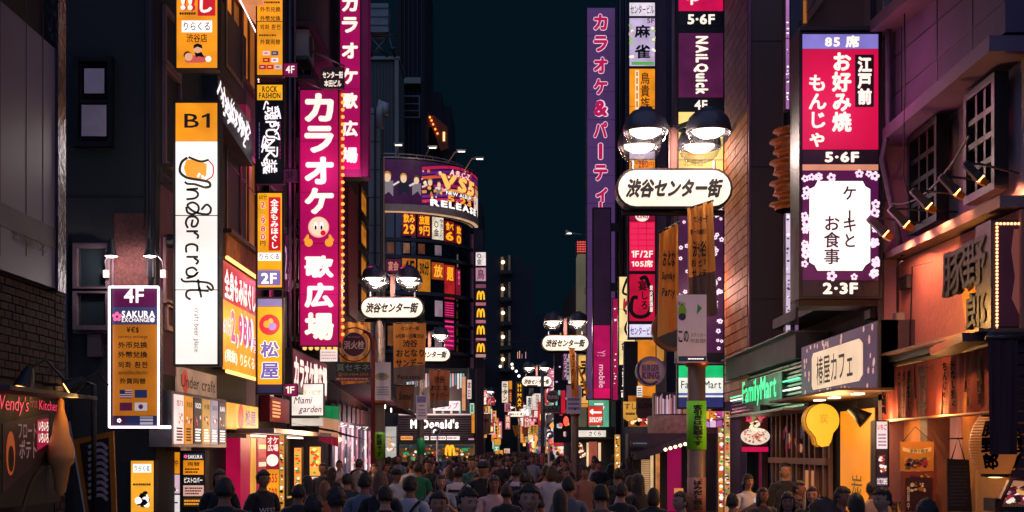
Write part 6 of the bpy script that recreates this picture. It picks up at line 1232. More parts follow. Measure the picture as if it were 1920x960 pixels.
t = T('roof_lamp', 'arm lamp reaching out left from the top of the slim tower', 'lamp', facing(60), (1058, 432, 1100, 442)); t.tube('arm', [(1099, 441, 0), (1078, 438, 0), (1066, 437, 0)], .04, ALU, 6); t.tube('head', [(1072, 438, 0), (1060, 436, 0)], [.06, .14], pt('b8b0a8', .4)); t.box('lens', (1061, 437.5, 1071, 439), -.1, .1, em('fff0e0', 4, False, 0)); t.done()
# glowing shop rows along both far terraces
WD = (('居酒屋', 'pub'), ('焼鳥', 'grilled chicken'), ('ラーメン', 'noodle'), ('寿司', 'sushi'), ('カラオケ', 'karaoke'), ('薬', 'pharmacy'), ('酒', 'liquor'), ('カフェ', 'coffee'))
CLN = {'f0a040': 'amber', 'e04050': 'red', 'f8e0d0': 'cream', 'd86a90': 'pink', 'ffc060': 'yellow', 'c03030': 'dark red', 'f0e8e0': 'white', '60b090': 'green'}; seen_ = set()
for side in (0, 1):
    for i in range(38):
        D = 52 + i * 2.6 + rr.uniform(-1, 1)
        x = (-2.9 + (D - 60) * .012 if side == 0 and D > 60 else 3.55 - (D - 50) * .022); 
        if side == 0 and D < 78: continue
        x += rr.uniform(-.2, .9) * (1 if side == 0 else -1) * (i % 3) * .4; px = CX + x / D * FP; w_ = rr.uniform(.5, 1.0) * FP / D; h_ = rr.uniform(.8, 2.4) * FP / D; y = 845 - rr.uniform(.6, 4.5) * FP / D
        while True:
            c = rr.choice(list(CLN)); tx = rr.choice(WD); lb = '%s lit %s sign hanging over the far %s shops' % (CLN[c], tx[1], ('left', 'right')[side])
            if lb not in seen_: break
        seen_.add(lb)
        small(lb, px - w_ / 2, y - h_ / 2, px + w_ / 2, y + h_ / 2, D, c, tx[0], C_('fff0e0') if c in ('e04050', 'c03030', 'd86a90', '60b090') else INK, .9)
FL = Pl(-2.55, 78, -.35, 60)
t = build('far_terrace', 'dark terrace of far buildings on the left past the round corner', FL, (882, 640, 930, 960), -3, -.1, pt('241c26', .8), zt=12); t.done()
SHC = (('amber', 'd8882c'), ('pink', 'c04a70'), ('white', 'e8d8d0'), ('red', 'b02830'), ('peach', 'e8a060'), ('lime', '90a040'), ('violet', '8a50a0'), ('teal', '40909a'), ('yellow', 'e8c040'))
for i in range(9):
    D0 = 79 + i * 6.2
    for side in (0, 1):
        x = -2.7 - i * .08 if side == 0 else 2.9 - i * .1; s_ = FP / D0; px = CX + x * s_; nm, c = SHC[(i + side * 2) % 9]
        t = T('shopfront', 'far glowing %s shopfront on the %s row' % (nm, ('left', 'right')[side]), 'shopfront', facing(D0), (px - .35 * s_, 845 - .9 * s_, px + .35 * s_, 845 + 1.85 * s_), 'glowing shopfronts far down the street')
        t.box('lit_front', (px - .35 * s_, 845 - .9 * s_, px + .35 * s_, 845 + 1.85 * s_), -.5, 0, em(c, .8, True, .6, 2)); t.blobs((px - .35 * s_, 845 - .9 * s_, px + .35 * s_, 845 + .6 * s_), [FE(c2) for c2 in ('fff0e0', 'ffb050', 'c03040', '201820')], 16, .002, i, (.1, .3)); t.done()
for i in range(16):
    D = rr.uniform(60, 120); x = 2.9 - (D - 60) * .012 + rr.uniform(-.5, .2); z = rr.uniform(2.3, 3.6); c, nm = (('ff5040', 'red'), ('ffc080', 'cream'), ('ff8a40', 'orange'), ('ff4a80', 'pink'))[i % 4]; big = (i // 4) % 2; lng = (i // 8) % 2; q = .13 + .05 * big
    e = empty('shop_lantern', (x, D, z), '%s %s %s paper lantern glowing over the far right shops' % (('small', 'large')[big], ('round', 'long')[lng], nm), 'lantern', 'lanterns over the far shops'); m = B(); m.blob((0, 0, 0), (q, q, q * (1.1 + .8 * lng)), 10, 6); m.obj('shade', em(c, 1.8, False, 0), e); m = B(); m.tube([(0, 0, q), (0, 0, .6)], .015, 5); m.obj('cord', BLK(), e)
for i, (x, y, D) in enumerate(((938, 687, 118), (960, 683, 120), (961, 690, 119), (968, 696, 121), (973, 705, 118))):
    e = empty('ceiling_lamp', ((x - CX) / FP * D, D, HC + (VY - y) * D / FP), ('white lamp dot high over the far shops, leftmost', 'white lamp dot high over the far shops, topmost of the cluster', 'white lamp dot just under the topmost of the cluster', 'white lamp dot in the middle of the cluster', 'white lamp dot lowest of the cluster')[i], 'lamp', 'white lamp dots over the far shops'); m = B(); m.blob((0, 0, 0), .13, 8, 6); m.obj('globe', em('fff0e8', 2.5, False, 0), e); m = B(); m.tube([(0, 0, .1), (0, .6, .4)], .02, 5); m.obj('arm', BLK(), e)
t = T('sports_signs', 'three pink warm slats glowing at the distant roofline', 'sign', facing(140), (969, 658, 988, 672))
for k, (x, h) in enumerate(((970, 12), (973.5, 14), (978, 8), (985, 12))): t.box('lit_slat', (x, 672 - h, x + 1.4, 672), 0, .2, em(('e8a090', 'f0b090', 'a06a70', 'c890a0')[k], .9, False, 0))
t.done()
t = T('street_arch', 'pale curved arch over the street behind the hydrant sign', 'arch', facing(70), (1020, 770, 1060, 840)); t.stroke([(1024, 800), (1030, 784), (1044, 776), (1060, 774)], .25, .1, pt('8a8a80', .6), 'arch_band'); t.stroke([(1024, 806), (1032, 792), (1046, 784), (1060, 780)], .12, .1, pt('a8a89a', .6), 'arch_band'); t.done()
# ================================================================ street lamps of the shopping street
POLE = pt('6e5b50', .45, .5, .3, 2, .2); LFR = pt('3a2a28', .45, .4); LFACE = em('ffedd6', .92, True, .12, 1.6)
def capsule(r, h, n=10):
    out = []
    for k in range(n + 1): a = -PI / 2 + PI * k / n; out.append((r + h * math.cos(a), h * math.sin(a)))
    for k in range(n + 1): a = PI / 2 + PI * k / n; out.append((-r + h * math.cos(a), h * math.sin(a)))
    return out
def make_lamp(side, label, power=90):
    """side: -1 when the pole stands left of the sign, +1 right; origin at the pole foot"""
    t = empty('street_lamp', (0, 0, 0), label, 'street lamp', 'street lamps of the shopping street'); sx = -side * .32
    m = B(); m.tube([(0, 0, 0), (0, 0, .5), (0, 0, .52), (0, 0, 5.2)], [.135, .135, .125, .12], 18); m.obj('pole', POLE, t, True)
    m = B(); m.lathe([(.0, 3.05), (.15, 3.05), (.16, 3.1), (.16, 3.13), (.13, 3.2), (.0, 3.2)], (0, 0, 0), 18); m.obj('collar', pt('b86a48', .35, .8), t, True)
    m = B(); m.tube([(0, 0, 5.1), (sx * .3, 0, 5.16), (sx, 0, 5.18)], .05, 8); m.tube([(sx - .7, 0, 5.15), (sx + .7, 0, 5.15)], .04, 8); m.obj('bracket', BLK(), t)
    b = B(); cp = capsule(.52, .275); zc_ = 5.46
    def slab(b, k, y0, y1):
        q = capsule(.52, .275 * k) if k != 1 else cp; n = len(q)
        b.add([(sx + x, y0, zc_ + z) for x, z in q] + [(sx + x, y1, zc_ + z) for x, z in q], [tuple(range(n)), tuple(range(2 * n - 1, n - 1, -1))] + [(i, n + i, n + (i + 1) % n, (i + 1) % n) for i in range(n)])
    slab(b, 1, -.13, .13); b.obj('sign_case', LFR, t)
    for s_ in (-1, 1):
        b = B(); slab(b, .88, s_ * .131, s_ * .145); b.obj('face_panel', LFACE, t)
        V, Fc = layout('渋谷センター街', .05); V = [(x + y * .28, y) for x, y in V]; x0 = min(v[0] for v in V); x1 = max(v[0] for v in V); y0 = min(v[1] for v in V); y1 = max(v[1] for v in V); b = B()
        b.add([(sx - s_ * ((x - x0) / (x1 - x0) - .5) * 1.32, s_ * (.15 + i * 1e-6), zc_ - .13 + (y - y0) / (y1 - y0) * .26) for i, (x, y) in enumerate(V)], Fc); b.obj('lettering', INK, t)
    m = B(); m.box(sx - .055, -.05, 5.73, sx + .055, .05, 6.34); m.box(sx - .035, -.08, 5.73, sx + .035, .08, 6.3); m.obj('upright', pt('8c6258', .6, .2), t)
    m = B()
    for x in (-.56, .56): m.tube([(sx + x, 0, 5.7), (sx + x, 0, 5.86)], .022, 8)
    m.obj('finial', ALU, t)
    for dx in (-.42, .42):
        for dy in (-.42, .42):
            m = B(); m.tube([(sx, 0, 6.3), (sx + dx * .5, dy * .5, 6.33), (sx + dx, dy, 6.36)], .035, 8); a = m.obj('lamp_arm', BLK(), t)
            m = B(); c = (sx + dx, dy, 6.14); m.lathe([(.0, .34), (.09, .335), (.1, .30), (.18, .28), (.26, .2), (.295, .1), (.305, .02), (.295, .0), (.28, .02), (.25, .14), (.16, .22), (.0, .25)], c, 24); h = m.obj('lamp_shade', pt('4a4a54', .35, .3), t, True)
            m = B(); m.lathe([(.285, .0), (.30, -.015), (.285, -.03), (.275, -.05), (.25, -.11), (.19, -.17), (.1, -.205), (.0, -.215)], c, 24); m.obj('glass_bowl', clear_glass(), h, True)
            m = B(); m.lathe([(.0, .16), (.16, .14), (.22, .06), (.21, .0), (.13, -.05), (.0, -.06)], c, 18); m.obj('bulb', em('ffe6cc', 3.2, True, 0), h, True)
    for dx in (-.42, .42):
        for dy in (-.42, .42): lamp_point(t, (sx + dx, dy, 6.0), power / 4, (1, .74, .66), .12)
    return t
def put(t, px, D): t.location = ((px - CX) / FP * D, D, 0); return t
lampR = put(make_lamp(1, 'nearest and largest street lamp, with orange banners and a green band on its pole', 240), 1306, 17.5)
lampL = put(make_lamp(-1, 'large street lamp on the left of the street beside the fire hydrant sign', 260), 712, 32)
for src, px, D, lab in ((lampR, 1078, 42.5, 'third street lamp, right of the street with a white placard on its pole'), (lampL, 789, 47.5, 'street lamp half hidden behind the orange banner on the left'), (lampR, 1018, 66, 'street lamp in the middle distance before the dark far block'), (lampL, 901, 92, 'small distant street lamp left of centre above the crowd'), (lampR, 973, 125, 'tiny far street lamp, left of the two side by side'), (lampR, 990, 140, 'tiny far street lamp, right of the two side by side')):
    c = copy_tree(src); put(c, px, D); c['label'] = lab
BAN = banner_cloth('ffae50'); BGR = banner_cloth('8a7a70'); TX = pt('2a2018', .8); 
def banner(label, corners, D, rows=None, texts=(), amp=.05, ph=0, name='banner', base=None):
    xs = [c[0] for c in corners]; ys = [c[1] for c in corners]
    t = T(name, label, 'banner', facing(D), (min(xs), min(ys), max(xs), max(ys)), 'cloth banners on the lamp posts'); cloth_grid(t, 'cloth', corners, 16, 26, rows or [(1, BAN)], amp, ph)
    sf = sagf(t, corners, amp, ph)
    for tx in texts: t.text(tx[0], tx[1], tx[3] if len(tx) > 3 else TX, 0, .03, sag=sf, **(tx[2] if len(tx) > 2 else {}))
    t.tube('rod', [(corners[0][0] - 2, corners[0][1], 0), (corners[1][0] + 2, corners[1][1], 0)], .015, BLK(), 6)
    return t.done()
banner('orange cloth banner with brush characters on the right of the nearest lamp pole', [(1288, 392), (1336, 376), (1346, 590), (1292, 602)], 17.3, [(.62, BAN), (1, banner_cloth('7a6258'))], [('第一日曜日', (1294, 430, 1322, 440)), ('渋谷', (1299, 452, 1326, 482)), ('おとな', (1296, 486, 1328, 500)), ('サンデー', (1298, 505, 1332, 520)), ('センター街', (1300, 404, 1328, 418))], .06, .6)
banner('orange cloth banner hanging left of the nearest lamp pole, above the round frame', [(1236, 437), (1272, 416), (1274, 616), (1234, 632)], 17.8, None, [('おとな', (1243, 470, 1266, 500), dict(shear=.2)), ('Party', (1241, 540, 1266, 560), dict(shear=.2)), ('Sunday', (1241, 510, 1266, 528), dict(shear=.2))], .06, 2)
banner('orange and grey banner reading Panasonic, hanging beside the left lamp pole', [(738, 606), (799, 605), (796, 712), (738, 720)], 31.5, [(.74, BAN), (1, BGR)], [('6月第一日曜日は', (742, 626, 795, 634)), ('渋谷', (755, 637, 783, 651)), ('おとなり', (743, 655, 795, 669)), ('サンデー', (742, 673, 793, 688)), ('Panasonic', (745, 703, 791, 711)), ('センター街', (752, 612, 787, 620), dict(shear=.2))], .05, 1)
banner('brown drooping banner below the Panasonic one', [(742, 722), (777, 722), (775, 768), (745, 764)], 31.8, [(1, banner_cloth('8a6450'))], [('Summer', (748, 736, 772, 750), dict(shear=.2))], .05, 3)
banner('orange banner behind the round hydrant sign', [(634, 604), (695, 603), (692, 716), (640, 722)], 33, None, (), .06, 4)
banner('smaller dusty orange banner right of the narrow white placard', [(804, 693), (844, 693), (842, 762), (806, 766)], 46, [(.8, banner_cloth('9a5c3c')), (1, BGR)], [('渋谷', (814, 705, 834, 718)), ('おとな', (808, 722, 840, 732)), ('サンデー', (808, 736, 840, 746))], .05, 2)
banner('long thin folded orange banner on the third lamp pole', [(1067, 652), (1077, 654), (1084, 744), (1072, 744)], 41.8, None, [('センター街', (1071, 664, 1078, 730), dict(vert=True))], .04, 1)
banner('orange banner strip slanting away right of the third lamp pole', [(1080, 680), (1086, 688), (1106, 738), (1100, 740)], 42.2, None, (), .03, 2)
banner('faded far banner under the small distant lamp', [(903, 776), (921, 776), (920, 813), (903, 816)], 91, [(1, banner_cloth('9a6a60'))], [('渋谷', (906, 784, 917, 792))], .05, 2)
banner('far orange banner over the crowd, left of a pair', [(960, 797), (974, 798), (972, 812), (966, 820)], 110, [(1, BAN)], (), .05, 2); banner('far orange banner over the crowd, right of a pair', [(980, 802), (991, 802), (990, 818), (982, 820)], 110, [(1, BAN)], (), .05, 5)
def placard(label, b, D, face='f0e4e0', s_=.62, fn=None, cat='placard'):
    t = T('placard', label, cat, facing(D), b); t.box('board', None, -.03, 0, ALU); t.box('face_panel', (b[0] + .5, b[1] + .5, b[2] - .5, b[3] - .5), .001, .006, pt(face, .5, 0, .2, 1.5, 0)); 
    if fn: fn(t)
    return t.done()
def pl1(t):
    t.box('print', (1272, 668, 1324, 678), .007, .009, pt('1c3a6a', .5), merge=True); t.text('この', (1272, 620, 1291, 642), INK, .012, .03); t.text('ステッカー', (1295, 625, 1323, 632), INK, .012, .0); t.text('のお店!!', (1295, 635, 1323, 643), INK, .012, .0)
    t.text('安心へ', (1271, 565, 1286, 573), INK, .012, .02); t.disc('print', 1279, 585, .055, .007, .009, pt('8ac020', .5), 20, .11, True); t.disc('print', 1279, 594, .05, .009, .011, pt('1c2050', .5), 16, .05, True); t.poly('print', [(1308, 570), (1316, 578), (1306, 590)], .007, .009, pt('30a040', .5), True)
    t.dashes((1290, 671, 1320, 675), 1, WH, .011)
placard('big white sticker notice board wrapped on the nearest lamp pole', (1270, 552, 1325, 680), 17.2, fn=pl1)
def pl2(t): t.disc('print', 716, 706, .17, .007, .009, pt('c8c070', .5), 22, .10, True); t.disc('print', 716, 704, .09, .009, .011, pt('8a90a0', .5), 16, .06, True); t.dashes((706, 724, 729, 742), 4, pt('9a9aa0'), .01)
placard('white placard with oval emblem on the left lamp pole', (703, 679, 733, 751), 31.6, 'f6ecec', fn=pl2)
placard('narrow white placard hanging beside the Panasonic banner', (780, 741, 801, 787), 46, 'f6ecec', fn=lambda t: (t.box('print', (782, 743, 799, 755), .007, .01, pt('8a88c0', .5), merge=True), t.box('print', (785, 759, 796, 762), .007, .01, pt('d0b030', .5), merge=True), t.dashes((784, 766, 798, 782), 3, pt('9a9aa0'), .012)))
placard('pale lilac placard on the third lamp pole', (1062, 722, 1090, 776), 41.9, 'e8dcf4', fn=lambda t: (t.dashes((1065, 745, 1087, 770), 3, pt('7a7aa0'), .01), t.disc('print', 1078, 767, .04, .008, .011, pt('4a3a60'), 12, merge=True)))
placard('white placard with crest beside the arrow road sign', (1008, 800, 1024, 837), 58, 'f4eef0', fn=lambda t: t.dashes((1010, 806, 1022, 830), 4, pt('8a8a9a'), .02))
# green bands on poles
def band_(label, px, y0, y1, D, c, r=.15, txt=None, tc=None):
    x = (px - CX) / FP * D; z0, z1 = HC + (VY - y1) * D / FP, HC + (VY - y0) * D / FP; e = empty('pole_wrap', (x, D, z0), label, 'pole wrap', 'printed wraps round the lamp poles'); m = B(); m.lathe([(r - .01, 0), (r, 0), (r, z1 - z0), (r - .01, z1 - z0)], (0, 0, 0), 24); m.obj('sleeve', pt(c, .5, 0, .15), e, True)
    if txt:
        V, Fc = layout(txt, .05, True); x0 = min(v[0] for v in V); x1 = max(v[0] for v in V); y0_ = min(v[1] for v in V); y1_ = max(v[1] for v in V); h = (z1 - z0) * .84; w_ = r * 1.0; m = B(); P = []
        for i, (a, b) in enumerate(V): an = ((a - x0) / (x1 - x0) - .5) * w_ / r - PI / 2; P.append(((r + .006 + i * 1e-6) * math.cos(an), (r + .006 + i * 1e-6) * math.sin(an), (z1 - z0) * .08 + (b - y0_) / (y1_ - y0_) * h))
        m.add(P, Fc); m.obj('lettering', pt(tc or '101408', .7), e)
band_('bright green wrap with vertical warning characters on the nearest lamp pole', 1306, 752, 843, 17.5, '78e020', .135, '客引きは犯罪です'); band_('green wrap with black characters on the left lamp pole', 712, 810, 861, 32, '7ac828', .135, '犯罪です'); band_('small emerald wrap on the half hidden lamp pole', 789, 822, 852, 47.5, '20b060', .14)
band_('narrow pale sticker sleeve low on the nearest lamp pole', 1306, 895, 960, 17.5, '9a6a60', .128, 'はみだし禁止')
t = T('round_frame', 'dark round hoop frame with a copper lower rim behind the left orange banner', 'frame', facing(19.5), (1242, 590, 1268, 660)); t.ring('hoop', 1262, 618, .33, .06, -.1, .1, pt('6a4434', .4, .6)); t.disc('hoop_board', 1262, 618, .27, -.05, 0, pt('2a2a32', .5), 30); t.done()
# hydrant signs
def hydrant(label, cx, cy, D, r_, pole, plate_b, big=True):
    t = T('hydrant_sign', label, 'sign', facing(D), (cx - 30, cy - 30, cx + 30, 960)); S_ = D / FP
    t.disc('disc', cx, cy, r_ * S_, -.02, 0, pt('5a1a40', .5), 32); t.ring('disc_rim', cx, cy, r_ * S_, .025, 0, .012, pt('e8c8b0', .5), 32); t.text('消火栓', (cx - r_ * .8, cy - r_ * .3, cx + r_ * .8, cy + r_ * .36), pt('f8d8c8', .5), .006, .03); t.text('FIRE HYDRANT', (cx - r_ * .5, cy - r_ * .66, cx + r_ * .5, cy - r_ * .5), pt('d0a0a0', .5), .006, .0)
    if big:
        t.ring('hoop', cx, cy, (r_ + 8.5) * S_, .025, -.03, .0, BLK(), 36)
        for a in (.8, 2.3, 3.9, 5.4): t.tube('spoke', [(cx + r_ * math.cos(a), cy + r_ * math.sin(a), -.015), (cx + (r_ + 8) * math.cos(a), cy + (r_ + 8) * math.sin(a), -.015)], .012, BLK(), 5)
        t.tube('pipe', [(cx + 18, cy - 26, -.02), (cx + 30, cy - 20, -.02), (cx + 35, cy - 6, -.02), (cx + 35, 960, -.02)], .045, pt('8a2a34', .4, .3), 10)
    else: t.tube('pipe', [(pole, cy, -.02), (pole, 960, -.02)], .04, BLK(), 8)
    x0, y0, x1, y1 = plate_b; h = y1 - y0; t.box('plate', plate_b, -.03, -.005, pt('1c2430', .5)); t.box('plate_lower', (x0, y0 + h * .8, x1, y1), -.004, .0, pt('8a2030', .5)); t.text('質セキネ', (x0 + 2, y0 + h * .08, x1 - 1, y0 + h * .48), pt('7a9a90', .5), .004, .01); t.text('☎03-3464-2061', (x0 + 4, y0 + h * .54, x1 - 4, y0 + h * .76), pt('c08a40', .5), .004, .0); t.dashes((x0 + 2, y0 + h * .84, x1 - 2, y0 + h * .96), 1, pt('d8b0a0'), .004); t.done()
hydrant('round fire hydrant sign in a hoop with a pawnshop plate below, on a red pipe', 664, 646, 30.5, 24, 0, (629, 679, 694, 714)); hydrant('smaller fire hydrant sign with a blue plate in the middle distance', 1036, 744, 55, 12, 1017, (1019, 760, 1052, 775), False)
# mandatory direction road signs
for lab, cx, cy, D, r_, pole, flip in (('grey round arrow road sign on a white post before the burger restaurant', 817, 808, 40, 9, 820, 1), ('blue round arrow road sign right of the white placard', 1031, 815, 44, 8, 1029, -1)):
    t = T('road_sign', lab, 'road sign', facing(D), (cx - 9, cy - 9, cx + 9, 960)); S_ = D / FP; t.disc('disc', cx, cy, r_ * S_, 0, .02, pt('2c4a78', .4), 24); t.ring('disc_rim', cx, cy, r_ * S_, .02, .02, .026, pt('c8c0c0', .4), 24); t.stroke([(cx - 4, cy + 4), (cx - 3, cy - 1), (cx + 1, cy - 2)], .05, .03, WH); t.poly('lettering', [(cx, cy - 5), (cx + 6, cy - 2), (cx, cy + 2)], .022, .03, pt('e0d8d8'), True); t.tube('post', [(pole, cy, -.02), (pole, 960, -.02)], .03, pt('d8ccc8', .4), 8); t.done()
t = T('signal_post', 'thin dark post with red lower half between the hydrant and the arrow sign', 'post', facing(45), (1014, 690, 1022, 960)); t.tube('post_pipe', [(1017, 694, 0), (1017, 960, 0)], .06, pt('3a4048', .4, .4)); t.tube('post_sleeve', [(1017, 850, 0), (1017, 905, 0)], .07, pt('8a2030', .4)); t.done()
t = T('camera_box', 'small dark camera housing on brackets under the middle lamp', 'camera', facing(64), (990, 722, 1002, 745)); t.box('bracket', (988, 722, 1008, 725), 0, .1, STEEL); t.tube('housing', [(996, 728, 0), (996, 740, 0)], [.1, .13], pt('8a8a90', .4)); t.done()
# ================================================================ people
def nz(x, y, z): return math.sin(x * 31 + y * 17) * math.sin(y * 23 + z * 29) * math.sin(z * 37 + x * 13)
def skin_obj(chains):
    """chains: list of [(x, y, z, rx, ry), ...] polylines; a point already used joins the chains"""
    vs, es, rad, idx = [], [], [], {}
    for ch in chains:
        prev = None
        for p in ch:
            k = (round(p[0], 4), round(p[1], 4), round(p[2], 4))
            if k not in idx: idx[k] = len(vs); vs.append(p[:3]); rad.append((p[3], p[4] if len(p) > 4 else p[3]))
            i = idx[k]
            if prev is not None: es.append((prev, i))
            prev = i
    me = bpy.data.meshes.new('figure_source'); me.from_pydata(vs, es, []); o = bpy.data.objects.new('figure_source', me); COL.objects.link(o)
    o.modifiers.new('s', 'SKIN'); sv = me.skin_vertices[0].data
    for i, r in enumerate(rad): sv[i].radius = r; sv[i].use_root = False
    seen = set(); adj = {}
    for a, b in es: adj.setdefault(a, []).append(b); adj.setdefault(b, []).append(a)
    for i in range(len(vs)):
        if i not in seen:
            sv[i].use_root = True; st_ = [i]
            while st_:
                q = st_.pop()
                if q in seen: continue
                seen.add(q); st_ += adj.get(q, [])
    ss = o.modifiers.new('u', 'SUBSURF'); ss.levels = ss.render_levels = 2
    return o
def head_verts(c, kind, n=40, m=28, L=0.0, seed=0):
    """head skin or hair shell as a displaced sphere; face towards -y"""
    b = B(); cx, cy, cz = c
    for i in range(m + 1):
        ph = PI * i / m
        for k in range(n):
            t = 2 * PI * k / n; x, y, z = math.sin(ph) * math.cos(t), math.sin(ph) * math.sin(t), math.cos(ph)
            fr = max(0, -y); bk = max(0, y)
            if kind == 'skin':
                rx, ry, rz = .074, .092, .114
                if z < 0: rx *= 1 - .33 * (-z) ** 1.6; ry *= 1 - (.10 * -z if y < 0 else .30 * -z)
                X, Y, Z = x * rx, y * ry, z * rz
                def g(x0, z0, sx, sz): return math.exp(-((x - x0) / sx) ** 2 - ((z - z0) / sz) ** 2) * (1 if y < 0 else 0)
                Y -= g(0, -.12, .13, .17) * .020; Y -= g(0, -.22, .16, .07) * .010; Y += (g(.34, .06, .17, .10) + g(-.34, .06, .17, .10)) * .011; Y -= g(0, .2, .6, .09) * .005
                Y -= g(0, -.50, .22, .05) * .009; Y -= g(0, -.62, .2, .05) * .008; Y += g(0, -.56, .25, .02) * .004; Y -= g(0, -.85, .25, .12) * .010; Y -= (g(.45, -.1, .2, .2) + g(-.45, -.1, .2, .2)) * .004
            else:
                az = math.atan2(x, y + .15); st_ = math.sin(az * 17 + seed + z * 3) * .5 + math.sin(az * 37 + seed * 2 + z * 5) * .5
                ns = nz(x * 1.1 + seed, y * 1.1, z) * .6 + st_ * .4 * (1 if z < .8 else .3)
                puff = {'short': .012, 'flat': .006, 'long': .010, 'bob': .015, 'curly': .020, 'bun': .007, 'cap': .008}[kind]
                am = 1.0 if kind in ('long', 'bob') else 2.0; rx, ry, rz = .071 + puff + .004 * ns * am, .092 + puff + .005 * ns * am, .111 + puff * .8 + .005 * ns * am
                if kind == 'curly': q_ = nz(x * 2.4, y * 2.4 + seed, z * 2.4) * .009; rx += q_; ry += q_; rz += q_
                X, Y, Z = x * rx, y * ry, z * rz
                if z < 0 and kind not in ('long', 'bob'): X *= 1 - .30 * (-z) ** 1.5; Y *= 1 - .22 * -z
                fl = {'short': .50, 'flat': .6, 'long': .46, 'bob': .34, 'curly': .46, 'bun': .5, 'cap': .4}[kind] + .06 * math.sin(x * 16 + seed)
                lim = (-.46 if y > .25 else -.08) + .04 * math.sin(x * 22 + seed) if kind in ('short', 'flat', 'bun', 'cap', 'curly') else (-.88 + .03 * math.sin(az * 9) if kind == 'bob' else -9)
                if (y < -.05 and z < fl and abs(x) < (.97 if kind in ('short', 'flat', 'curly', 'cap') else .84)) or z < lim: X *= .62; Y *= .62; Z = Z * .62 + .01
                elif kind == 'bob' and z < 0: X *= 1 + .16 * -z; Y *= 1 + .08 * -z
                if L and z < 0 and (y > .0 or abs(x) > .6): Z += z * L * .105 if kind == 'long' else z * L * .06; X *= 1 + .20 * -z; Y = Y * (1 + .1 * -z) + .018 * -z
            b.v.append((cx + X, cy + Y, cz + Z))
    for i in range(m):
        for k in range(n):
            k2 = (k + 1) % n; b.f.append((i * n + k, (i + 1) * n + k, (i + 1) * n + k2, i * n + k2))
    return b
HZ = 1.595
def arm_pts(s, pose):
    sh = (s * .168, 0, 1.37)
    if pose == 'down': el, wr = (s * .235, .02, 1.10), (s * .25, -.04, .85)
    elif pose == 'phone': el, wr = (s * .22, -.03, 1.12), (s * .08, -.27, 1.24)
    elif pose == 'swing': el, wr = (s * .23, s * .09, 1.11), (s * .235, s * .12 - .10, .88)
    else: el, wr = (s * .24, .03, 1.12), (s * .15, -.20, 1.02)
    return sh, el, wr
def body_chains(pose, grow=0.0, part='body'):
    ch = []
    g = grow
    tr = [(0, 0, .93, .145 + g, .105 + g), (0, 0, 1.06, .125 + g, .095 + g), (0, 0, 1.2, .14 + g, .10 + g), (0, .005, 1.34, .15 + g, .095 + g), (0, .01, 1.42, .085 + g, .07 + g)]
    if part == 'shirt': tr.append((0, .008, 1.465, .058 + g, .056 + g))
    if part == 'body': ch.append(tr + [(0, .005, 1.47, .054, .056), (0, -.005, 1.55, .052, .056)])
    elif part == 'shirt': ch.append([(0, 0, .80, .172 + g, .132 + g), (0, 0, .88, .17 + g, .13 + g)] + [(a[0], a[1], a[2], a[3] + .012, a[4] + .012) for a in tr[:3]] + tr[3:])
    for s in (-1, 1):
        sh, el, wr = arm_pts(s, pose); md = tuple((a + b) / 2 for a, b in zip(sh, el)); fm = tuple(a * .65 + b * .35 for a, b in zip(el, wr))
        if part in ('body', 'shirt'):
            c = [(0, .005, 1.34) + tr[3][3:], (s * .10, .005, 1.385, .066 + g, .066 + g), (*sh, .052 + g, .056 + g), (*md, .048 + g, .048 + g)]
            if part == 'body': c += [(*el, .038), (*fm, .038), (*wr, .026, .022)]
            elif pose in ('down', 'swing') and grow > .02: c += [(*el, .042 + g), (*fm, .04 + g), (wr[0], wr[1], wr[2] + .03, .032 + g)]
            else: c += [(el[0], el[1], el[2] + .06, .046 + g)]
            ch.append(c)
        if part == 'body':
            d = Vector(wr) - Vector(el); d.normalize(); side = Vector((0, 1, 0)) if abs(d.z) > .7 else Vector((0, 0, 1)); side = (side - d * side.dot(d)).normalized(); W = Vector(wr)
            pal = W + d * .075; cu = (Vector((-s, 0, 0)) if abs(d.z) > .7 else Vector((0, .3, -1))).normalized()
            ch.append([(*wr, .026, .022), tuple(W + d * .04) + (.036, .017), tuple(pal) + (.038, .015)])
            for k in range(4):
                b0 = pal + side * ((k - 1.5) * .023); ln = (.062, .075, .07, .055)[k]; p1 = b0 + d * ln * .5 + cu * .006; p2 = b0 + d * ln * .85 + cu * .022; p3 = b0 + d * ln * 1.02 + cu * .04
                ch.append([tuple(b0) + (.010,), tuple(p1) + (.009,), tuple(p2) + (.008,), tuple(p3) + (.007,)])
            b0 = W + d * .03 - side * .03; ch.append([tuple(b0) + (.012,), tuple(b0 + d * .03 - side * .022 + cu * .01) + (.010,), tuple(b0 + d * .06 - side * .026 + cu * .025) + (.009,)])
        if part in ('body', 'trousers'):
            st_ = s * .16 if pose == 'swing' else 0
            kn = (s * .095, -.03 + st_ * .6 - abs(st_) * .3, .50); an = (s * .095, st_ * 1.3 + .02, .095 + (.05 if st_ > 0 else 0))
            top = (0, 0, .93) + (tr[0][3], tr[0][4])
            if part == 'trousers' and s < 0: ch.append([(0, 0, 1.0, .115 + g, .085 + g), top])
            c = [top, (s * .085, 0, .86, .095 + g), (s * .09, -.01, .68, .08 + g), (*kn, .058 + g), (kn[0], (kn[1] + an[1]) / 2 + .015, .3, .054 + g), (*an, .038 + g * 1.5)]
            if part == 'body': c += [(an[0], an[1] - .07, .045, .042, .035), (an[0], an[1] - .15, .03, .038, .025)]
            ch.append(c)
    return ch
POSES = ('down', 'phone', 'swing', 'bag')
tmp = {}
for p in POSES:
    tmp[p, 'body'] = skin_obj(body_chains(p)); tmp[p, 'shirt'] = skin_obj(body_chains(p, .016, 'shirt')); tmp[p, 'trousers'] = skin_obj(body_chains(p, .014, 'trousers'))
